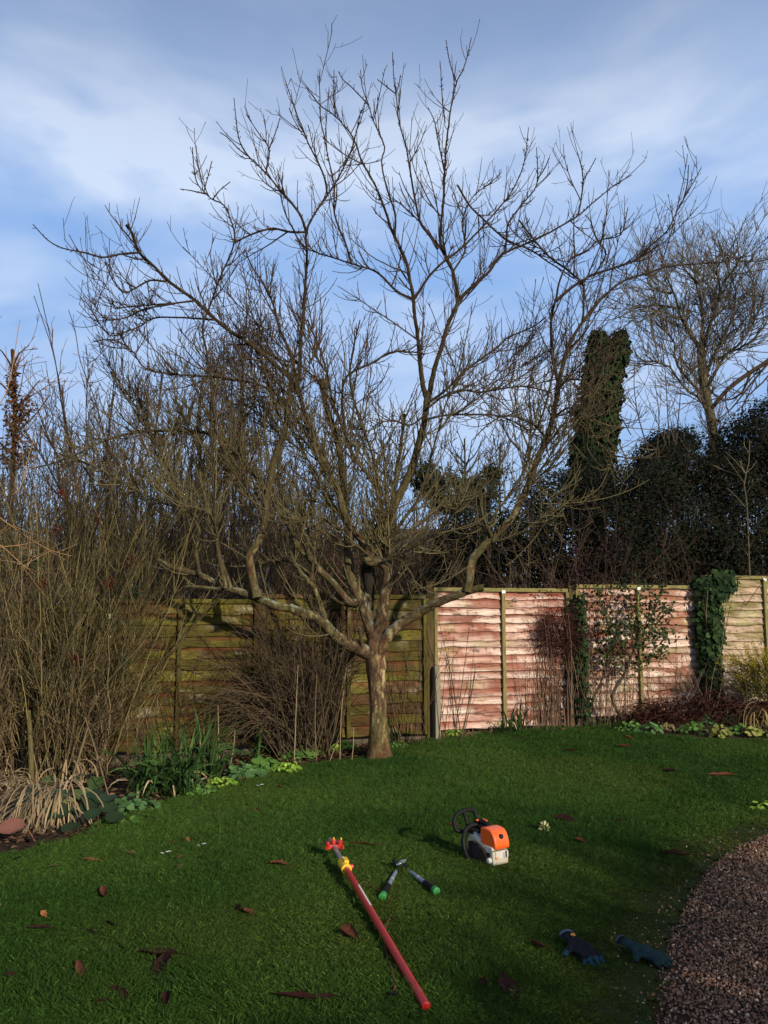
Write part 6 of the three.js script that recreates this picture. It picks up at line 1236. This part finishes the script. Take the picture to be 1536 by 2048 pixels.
// chainsaw: its own axes are x to its right, y up, z towards its rear end
{
  const c = onGround(978, 1726), t = thing('chainsaw', 'small top-handled chainsaw with orange cover and dirty white body on the grass', 'chainsaw', c, 0.52);
  t.rotation.set(-0.06, 0.52, 0.05); t.position.y += 0.018; t.scale.setScalar(0.86);
  const dirt = (x, y, z) => mix3(mix3([0.42, 0.37, 0.28], [0.54, 0.5, 0.4], fbm(x * 25, y * 25, z * 25, 3)), [0.22, 0.17, 0.09], clamp(smooth(0.05, -0.045, y) * 0.55 + smooth(0.55, 0.75, fbm(x * 30, y * 30, z * 30 + 4, 3)) * 0.5));
  const side = new THREE.Shape(); side.moveTo(-0.15, 0.008); side.lineTo(0.12, 0.0); side.quadraticCurveTo(0.137, 0.0, 0.137, 0.02); side.lineTo(0.134, 0.1); side.quadraticCurveTo(0.132, 0.112, 0.12, 0.112); side.lineTo(0.0, 0.118); side.lineTo(-0.06, 0.165); side.lineTo(-0.13, 0.16); side.quadraticCurveTo(-0.16, 0.13, -0.158, 0.06); side.closePath();
  const bg = new THREE.ExtrudeGeometry(side, { depth: 0.122, bevelEnabled: true, bevelSize: 0.008, bevelThickness: 0.008, bevelSegments: 3, steps: 3 });
  bg.rotateY(-Math.PI / 2); bg.translate(0.061, 0, 0); // side profile: its x becomes z
  put('body', tint(bg, dirt), P_.cream, t);
  // rear fittings
  rbox('tank_panel', 0.095, 0.05, 0.008, 0.003, P_.white, t, [0.0, 0.062, 0.146]);
  rbox('bracket', 0.012, 0.046, 0.016, 0.004, P_.white, t, [0.054, 0.066, 0.152]);
  rbox('bracket', 0.01, 0.04, 0.018, 0.004, P_.white, t, [0.028, 0.062, 0.152]);
  rbox('bracket_slot', 0.01, 0.042, 0.012, 0.002, P_.dark, t, [0.041, 0.064, 0.149]);
  rbox('seam', 0.134, 0.006, 0.004, 0.0015, P_.dark, t, [0.0, 0.096, 0.1445]);
  rbox('warning_label', 0.022, 0.02, 0.002, 0.0008, phys([0.55, 0.25, 0.09], 0.6), t, [-0.036, 0.046, 0.1505]);
  // starter side
  const st = new THREE.Shape(); st.moveTo(-0.13, 0.012); st.lineTo(0.09, 0.006); st.lineTo(0.105, 0.03); st.lineTo(0.05, 0.095); st.lineTo(-0.06, 0.132); st.lineTo(-0.125, 0.12); st.closePath();
  const sg = new THREE.ExtrudeGeometry(st, { depth: 0.016, bevelEnabled: true, bevelSize: 0.005, bevelThickness: 0.004, bevelSegments: 2 }); sg.rotateY(-Math.PI / 2); sg.translate(-0.069, 0, 0);
  put('starter_cover', sg, P_.dark, t);
  for (let k = 0; k < 6; k++) rbox('grille_bar', 0.004, 0.007, 0.09, 0.0015, P_.grey, t, [-0.0915, 0.035 + k * 0.013, -0.03]);
  rod('fuel_cap', [-0.066, 0.03, 0.112], [-0.094, 0.03, 0.112], 0.021, 0.018, P_.white, t);
  rbox('cap_recess', 0.02, 0.05, 0.03, 0.004, P_.black, t, [-0.07, 0.055, 0.098]);
  rod('pull_grip', [-0.078, 0.122, -0.06], [-0.082, 0.112, 0.0], 0.011, 0.011, P_.black, t);
  rbox('crank_cover', 0.05, 0.05, 0.1, 0.012, phys([0.3, 0.31, 0.34], 0.5), t, [-0.035, 0.15, -0.06], [0.5, 0, 0]);
  // orange cover
  const cv = new THREE.Shape(); cv.moveTo(-0.01, 0.118); cv.lineTo(0.138, 0.11); cv.quadraticCurveTo(0.15, 0.115, 0.15, 0.13); cv.quadraticCurveTo(0.142, 0.2, 0.105, 0.222); cv.quadraticCurveTo(0.05, 0.238, 0.0, 0.226); cv.quadraticCurveTo(-0.016, 0.17, -0.01, 0.118);
  const og = new THREE.ExtrudeGeometry(cv, { depth: 0.108, bevelEnabled: true, bevelSize: 0.011, bevelThickness: 0.012, bevelSegments: 5, curveSegments: 16, steps: 1 }); og.rotateY(-Math.PI / 2); og.translate(0.066, 0, 0);
  put('cover', og, P_.orange, t);
  const kn = rod('cover_knob', [0.012, 0.186, 0.138], [0.014, 0.193, 0.158], 0.019, 0.016, P_.black, t);
  rbox('knob_slot', 0.022, 0.005, 0.004, 0.001, P_.grey, t, [0.0135, 0.193, 0.158], [-0.25, 0, 0]);
  // handles and guard
  tubeMesh('top_handle', [[0.03, 0.2, 0.0], [0.03, 0.238, -0.03], [0.022, 0.25, -0.09], [0.012, 0.245, -0.15], [0.01, 0.2, -0.185]], 0.017, P_.black, t);
  rbox('handle_housing', 0.075, 0.07, 0.1, 0.015, P_.black, t, [0.02, 0.2, -0.06]);
  rbox('throttle_lock', 0.012, 0.018, 0.05, 0.004, P_.orange, t, [0.036, 0.262, -0.07], [0.15, 0, 0]);
  rbox('choke_lever', 0.02, 0.01, 0.02, 0.003, P_.orange, t, [0.0, 0.262, -0.12]);
  tubeMesh('front_handle', [[0.02, 0.225, -0.13], [-0.05, 0.228, -0.135], [-0.105, 0.2, -0.13], [-0.135, 0.14, -0.12], [-0.138, 0.07, -0.105], [-0.12, 0.012, -0.09], [-0.085, 0.0, -0.085]], 0.017, P_.black, t, 14);
  tubeMesh('front_handle_strip', [[-0.03, 0.24, -0.131], [-0.098, 0.214, -0.126], [-0.138, 0.146, -0.11], [-0.144, 0.08, -0.096]], 0.0055, P_.grey, t, 8);
  tubeMesh('hand_guard', [[0.05, 0.2, -0.17], [0.05, 0.27, -0.2], [0.038, 0.315, -0.215], [-0.04, 0.32, -0.22], [-0.125, 0.295, -0.215], [-0.152, 0.255, -0.205], [-0.145, 0.2, -0.19], [-0.1, 0.185, -0.18], [0.0, 0.19, -0.175]], 0.0155, P_.black, t, 10, true);
  tubeMesh('guard_strut', [[-0.045, 0.316, -0.219], [-0.042, 0.25, -0.2], [-0.04, 0.19, -0.178]], 0.013, P_.black, t, 8);
  rbox('engine_block', 0.1, 0.09, 0.09, 0.014, P_.dark, t, [0.0, 0.16, -0.12]);
  rod('spark_cap', [-0.04, 0.196, -0.05], [-0.066, 0.208, -0.03], 0.014, 0.012, P_.black, t);
}
// two work gloves: one smooth surface each
function glove(label, px, py, turn, spec, tilt = 0.16) {
  const sz = 0.17, mc = new MarchingCubes(116, M.matte, false, false, 160000);
  const bones = spec.bones, n = 116, half = 58;
  const f = mc.field;
  for (let z = 0; z < n; z++) for (let y = 0; y < n; y++) for (let x = 0; x < n; x++) {
    const p = [((x - half) / half) * sz, ((y - half) / half) * sz, ((z - half) / half) * sz];
    let acc = 0; const K = 165;
    for (const [a, b, ra, rb, flat] of bones) {
      const ab = sub(b, a), tt = clamp(dot(sub(p, a), ab) / dot(ab, ab)), q = sub(p, add(a, ab, tt)); q[1] /= flat ?? 1;
      acc += Math.exp(-K * 1.6 * (len3(q) - mix(ra, rb, tt)));
    }
    let d = -Math.log(acc + 1e-30) / (K * 1.6);
    d += 0.0035 * (fbm(p[0] * 60 + 5, p[1] * 60, p[2] * 60, 3) - 0.5) + 0.0022 * Math.sin(p[2] * 170 + 4 * noise(p[0] * 30, p[2] * 20)) * 0.5;
    f[x + y * n + z * n * n] = -d;
  }
  mc.isolation = 0; mc.update();
  const cnt = mc.count, pos = new Float32Array(cnt * 3), nor = new Float32Array(cnt * 3), col = new Float32Array(cnt * 3);
  for (let i = 0; i < cnt; i++) {
    for (let k = 0; k < 3; k++) { pos[i * 3 + k] = mc.positionArray[i * 3 + k] * sz; nor[i * 3 + k] = mc.normalArray[i * 3 + k]; }
    col.set(spec.color([pos[i * 3], pos[i * 3 + 1], pos[i * 3 + 2]]), i * 3);
  }
  const g = new THREE.BufferGeometry(); g.setAttribute('position', new THREE.BufferAttribute(pos, 3)); g.setAttribute('normal', new THREE.BufferAttribute(nor, 3)); g.setAttribute('color', new THREE.BufferAttribute(col, 3));
  const c = onGround(px, py), t = thing('glove', label, 'glove', add(c, [0, 0.04, 0]), turn);
  t.rotation.set(0, turn, 0); t.rotateX(-tilt); t.scale.set(0.98, 0.74, 1.04);
  put('shell', g, std({ vertexColors: true, roughness: 0.8 }), t);
  return t;
}
// fingers point along -z before turning
const hand = (th, curl, spreadF = 1) => [
  [[0, 0, 0.09], [0, 0.004, 0.035], 0.036, 0.034, 0.42], [[0, 0.004, 0.035], [0, 0.006, -0.04], 0.038, 0.044, 0.34], [[-0.03, 0.004, 0.0], [0.03, 0.004, -0.03], 0.025, 0.025, 0.7],
  ...[-0.039, -0.013, 0.014, 0.039].flatMap((x, i) => { const l = [0.062, 0.072, 0.069, 0.054][i], sx = x * (1 + 0.45 * spreadF), dip = curl[i]; return [[[x, 0.004, -0.045], [mix(x, sx, 0.6), 0.008 + 0.004 * i % 2, -0.055 - l * 0.5], 0.0128, 0.012], [[mix(x, sx, 0.6), 0.008, -0.055 - l * 0.5], [sx, -0.004 - dip, -0.055 - l], 0.012, 0.0105]]; }),
  [[th * 0.028, 0.002, 0.02], [th * 0.068, 0.0, -0.012], 0.019, 0.015], [[th * 0.068, 0.0, -0.012], [th * 0.098, -0.006, -0.03], 0.0145, 0.012],
];
{
  const t = glove('black-backed work glove with blue fingertips and an orange cuff mark, lying on the grass', 1160, 1912, Math.PI + 0.34, { bones: hand(1, [0.004, 0.01, 0.006, 0.01], 0.35), color: (p) => { const e = Math.max(smooth(-0.098, -0.104, p[2]), smooth(0.079, 0.084, Math.abs(p[0]))); const w = fbm(p[0] * 90, p[1] * 90, p[2] * 90, 3); return mix3(mul3([0.008, 0.008, 0.012], 0.6 + 0.8 * w), mul3([0.011, 0.036, 0.056], 0.5 + w), e); } });
  const sg = new THREE.Shape(); sg.moveTo(-0.014, -0.01); sg.lineTo(0.004, -0.012); sg.lineTo(0.014, 0.004); sg.lineTo(0.005, 0.003); sg.lineTo(0.008, 0.012); sg.lineTo(-0.01, 0.009); sg.closePath();
  const m = put('cuff_mark', new THREE.ExtrudeGeometry(sg, { depth: 0.0015, bevelEnabled: false }), phys([0.42, 0.17, 0.012], 0.6), t); m.rotation.set(-Math.PI / 2, 0, 0.2); m.position.set(-0.008, 0.0225, 0.07);
  tubeMesh('cuff_hem', [[0.034, 0, 0.112], [0.024, 0.014, 0.112], [0, 0.02, 0.113], [-0.024, 0.014, 0.112], [-0.034, 0, 0.112], [-0.022, -0.014, 0.111], [0.022, -0.014, 0.111]], 0.0055, phys([0.03, 0.05, 0.1], 0.8), t, 8, true);
}
{
  const t = glove('palm-up teal work glove lying between the other glove and the gravel', 1285, 1920, Math.PI + 0.72, { bones: hand(1, [-0.004, 0.006, 0.002, 0.008], 0.2), color: (p) => { const w = fbm(p[0] * 70, p[1] * 70, p[2] * 70, 3), k = smooth(-0.006, 0.004, p[1]); return mix3([0.008, 0.009, 0.012], mul3([0.009, 0.023, 0.027], 0.5 + w), k * smooth(0.095, 0.07, p[2])); } });
  tubeMesh('cuff_hem', [[0.034, 0, 0.112], [0.024, 0.014, 0.112], [0, 0.02, 0.113], [-0.024, 0.014, 0.112], [-0.034, 0, 0.112], [-0.022, -0.014, 0.111], [0.022, -0.014, 0.111]], 0.005, phys([0.02, 0.025, 0.035], 0.85), t, 8, true);
}
// ------------------------------------------------------------------ leaves fallen on the lawn
{
  const leaves = [ // px, py, length m, width m, turn, colour, curl, label
    [375, 1690, 0.05, 0.045, 0.6, 'O', 'small orange leaf on the lawn near the left bed'], [183, 1731, 0.1, 0.04, 1.5, 'B', 'brown curled leaf on the lawn below the straw heap'], [208, 1797, 0.12, 0.05, 0.4, 'R', 'reddish-brown leaf standing on edge, left part of the lawn'], [88, 1841, 0.06, 0.03, 0.7, 'O', 'little tan leaf at the left of the lawn'], [78, 1869, 0.1, 0.04, 1.5, 'D', 'dark leaf just below the little tan leaf'], [223, 1862, 0.07, 0.05, 0.9, 'D', 'dark crumpled leaf, upper of a pair on the left lawn'], [186, 1877, 0.06, 0.04, 0.3, 'D', 'dark crumpled leaf, lower of a pair on the left lawn'], [165, 1972, 0.2, 0.05, 0.45, 'R', 'long reddish-brown leaf near the bottom left'], [316, 1922, 0.15, 0.08, 1.4, 'D', 'large dark curled leaf in the lower left of the lawn'], [324, 1945, 0.13, 0.07, 0.1, 'D', 'dark leaf tucked under the large curled leaf'], [242, 2004, 0.13, 0.04, 0.9, 'D', 'dark narrow leaf at the bottom left'], [204, 2020, 0.08, 0.03, 1.5, 'D', 'small dark leaf left of the narrow one at the bottom'], [20, 1970, 0.07, 0.05, 1.2, 'D', 'dark leaf at the bottom left edge'], [333, 2014, 0.07, 0.05, 0.2, 'D', 'small dark leaf at the bottom below the large curled leaf'], [475, 1828, 0.05, 0.04, 0.3, 'D', 'small dark leaf left of the curled rust leaf'], [497, 1836, 0.08, 0.05, 0.4, 'R', 'curled rust leaf in the middle left of the lawn'], [510, 1628, 0.06, 0.04, 1.0, 'R', 'small rust leaf towards the far left of the lawn'], [558, 1738, 0.1, 0.05, 1.3, 'R', 'rust leaf left of the pruner collar'], [728, 1698, 0.17, 0.05, 1.5, 'R', 'long brown leaf right of the pruner head'], [700, 1883, 0.1, 0.09, 0.8, 'R', 'broad rust leaf left of the red pole'], [612, 2012, 0.2, 0.05, 1.52, 'D', 'long dark leaf at the bottom middle'], [1018, 1992, 0.15, 0.06, 0.2, 'D', 'large dark leaf right of the pole end'], [966, 1982, 0.06, 0.04, 0.3, 'D', 'small dark leaf just right of the pole end'], [1130, 1646, 0.13, 0.06, 1.0, 'D', 'dark red leaf right of the chainsaw'], [1240, 1650, 0.07, 0.04, 1.3, 'D', 'dark leaf in the middle of the right lawn'], [1077, 1905, 0.1, 0.05, 0.4, 'R', 'rust leaf left of the black-backed glove'], [1140, 1507, 0.12, 0.05, 1.8, 'D', 'dark leaf on the far lawn before the pink fence'], [1340, 1548, 0.1, 0.05, 1.2, 'D', 'dark leaf on the far right of the lawn'], [1442, 1557, 0.2, 0.05, 1.55, 'R', 'long brown leaf at the far right of the lawn'], [1248, 1498, 0.12, 0.05, 1.1, 'R', 'brown leaf near the left end of the border'], [1258, 1482, 0.1, 0.06, 0.7, 'O', 'tan leaf at the lawn edge of the border'], [1352, 1718, 0.14, 0.05, 1.4, 'D', 'dark leaf in the shade near the gravel'], [1160, 1690, 0.06, 0.04, 0.9, 'R', 'tiny rust leaf in the shade right of the chainsaw'], [905, 1660, 0.08, 0.05, 1.1, 'R', 'rust leaf left of the chainsaw guard'], [560, 1580, 0.06, 0.04, 0.6, 'R', 'small brown leaf near the far lawn edge']];
  const tones = { O: [0.42, 0.17, 0.06], B: [0.17, 0.08, 0.04], R: [0.15, 0.05, 0.03], D: [0.035, 0.012, 0.012] };
  leaves.forEach(([x, y, l, w, turn, c, label], i) => {
    l *= 1.25; w *= 1.25; const m = new MB(), R = rng(620 + i), nL = 7, nW = 4, curl = 0.6 + 1.6 * R(), ids = [];
    for (let a = 0; a <= nL; a++) for (let b = 0; b <= nW; b++) {
      const u = a / nL, v = b / nW - 0.5, ww = w * Math.sin(Math.PI * clamp(u * 0.94 + 0.05)) ** 0.8 * (1 + 0.18 * Math.sin(a * 2.4 + i)), th = v * curl * 2;
      const q = [Math.sin(th) / (curl * 2) * ww * 1.0, (1 - Math.cos(th)) / (curl * 2) * ww + 0.02 * l * Math.sin(u * 6 + i) + 0.12 * l * (u - 0.5) ** 2 + 0.004 * R(), (u - 0.5) * l];
      ids.push(m.v(q, [0, 1, 0], mul3(tones[c], (0.65 + 0.7 * fbm(u * 5 + i, v * 6, 3, 3)) * (Math.abs(v) < 0.1 ? 0.7 : 1))));
    }
    for (let a = 0; a < nL; a++) for (let b = 0; b < nW; b++) { const o = a * (nW + 1) + b; m.quad(ids[o], ids[o + 1], ids[o + nW + 2], ids[o + nW + 1]); }
    m.tube([[0, 0.12 * l * 0.25, l * 0.49], [0.004, 0.03 * l + 0.004, l * 0.6], [0.01, 0.004, l * 0.72]], [0.0018, 0.0012], 5, mul3(tones[c], 0.7));
    const g = m.geometry(); g.computeVertexNormals();
    const p = onGround(x, y), o = put('fallen_leaf', g, M.matte);
    o.position.set(p[0], p[1] + 0.028, p[2]); o.rotation.set((R() - 0.5) * 0.5, turn, (R() - 0.5) * 0.9);
    tag(o, label, 'fallen leaf', 'dead leaves lying on the lawn');
  });
}
// pale yellow-green lichen-covered bit of wood, and tiny white petals
{
  const p = onGround(1089, 1666), m = new MB(), R = rng(700);
  for (let k = 0; k < 40; k++) { const s = rand3(R); m.leaf([s[0] * 0.018, 0.03 + s[1] * 0.03, s[2] * 0.018], norm(add(s, [0, 0.3, 0])), norm(rand3(R)), 0.028, 0.02, mix3([0.42, 0.42, 0.16], [0.62, 0.6, 0.3], R())); }
  m.tube([[0.02, -0.005, 0], [0, 0.03, 0], [-0.015, 0.065, 0.01]], [0.006, 0.003], 6, [0.3, 0.26, 0.12]);
  const o = m.build('lichen_twig', M.matte); o.position.set(...p); tag(o, 'small pale yellow lichen tuft on the lawn right of the chainsaw', 'lichen');
  for (const [x, y, label] of [[402, 1700, 'white torn petal on the lawn near the small orange leaf'], [330, 1716, 'pale twig scrap on the lawn, lower of two near the left bed'], [519, 1578, 'white speck of petal at the far left of the lawn']]) {
    const q = onGround(x, y), w = new MB(); w.roundLeaf([0, 0.035, 0], norm([1, 0.1, -0.7]), norm([0, 1, 0.3]), 0.045, 0.016, [0.55, 0.58, 0.5]); w.roundLeaf([-0.03, 0.034, 0.01], norm([1, 0, 0.2]), norm([0, 1, 0.2]), 0.03, 0.014, [0.5, 0.52, 0.44]);
    const k = w.build('petal', M.leaf); k.position.set(...q); tag(k, label, 'petal');
  }
}
// ------------------------------------------------------------------ unseen hedge added right of and behind the camera to shade the gravel
{
  const R = rng(800);
  const mk = (label, x, z, lobes, n, seed) => {
    const b = [x, ground(x, z), z], t = thing('added_shade_hedge', label, 'hedge', b), f = new MB(), s = new MB(), Q = rng(seed);
    for (const [lx, ly, lz, rx, ry, rz] of lobes) for (let i = 0; i < n; i++) { const d = rand3(Q), k = 0.55 + 0.45 * Q(), p = [lx + d[0] * rx * k, ly + d[1] * ry * k, lz + d[2] * rz * k]; if (p[1] < 0) continue; const nn = norm(add(d, rand3(Q), 0.8)); f.leaf(p, norm(cross(nn, rand3(Q))), nn, 0.12, 0.06, mix3([0.02, 0.035, 0.014], [0.045, 0.07, 0.026], Q())); }
    for (let i = 0; i < 12; i++) s.tube(wander([(Q() - 0.5) * 0.6, -0.05, (Q() - 0.5) * 0.6], [(Q() - 0.5), 1, (Q() - 0.5)], 2 + Q(), 7, Q, { wig: 0.12 }), [0.03, 0.01], 5, [0.08, 0.06, 0.04]);
    s.build('stems', M.twig, t); f.build('foliage', M.leaf, t);
  };
  mk('evergreen hedge added outside the frame to the right to shade the gravel', 4.6, -1.2, [[0.2, 1.2, 0, 0.8, 1.2, 0.8], [-0.55, 1.2, 0.8, 0.8, 1.2, 0.8], [-1.1, 1.15, 1.6, 0.8, 1.15, 0.8], [-1.5, 1.15, 2.5, 0.8, 1.15, 0.8], [1.5, 1.1, -0.6, 0.9, 1.1, 0.8], [2.8, 1.1, -1.2, 0.9, 1.1, 0.8], [4, 1.15, -1.7, 0.9, 1.15, 0.8]], 2000, 801);
}
renderer.render(scene, camera);
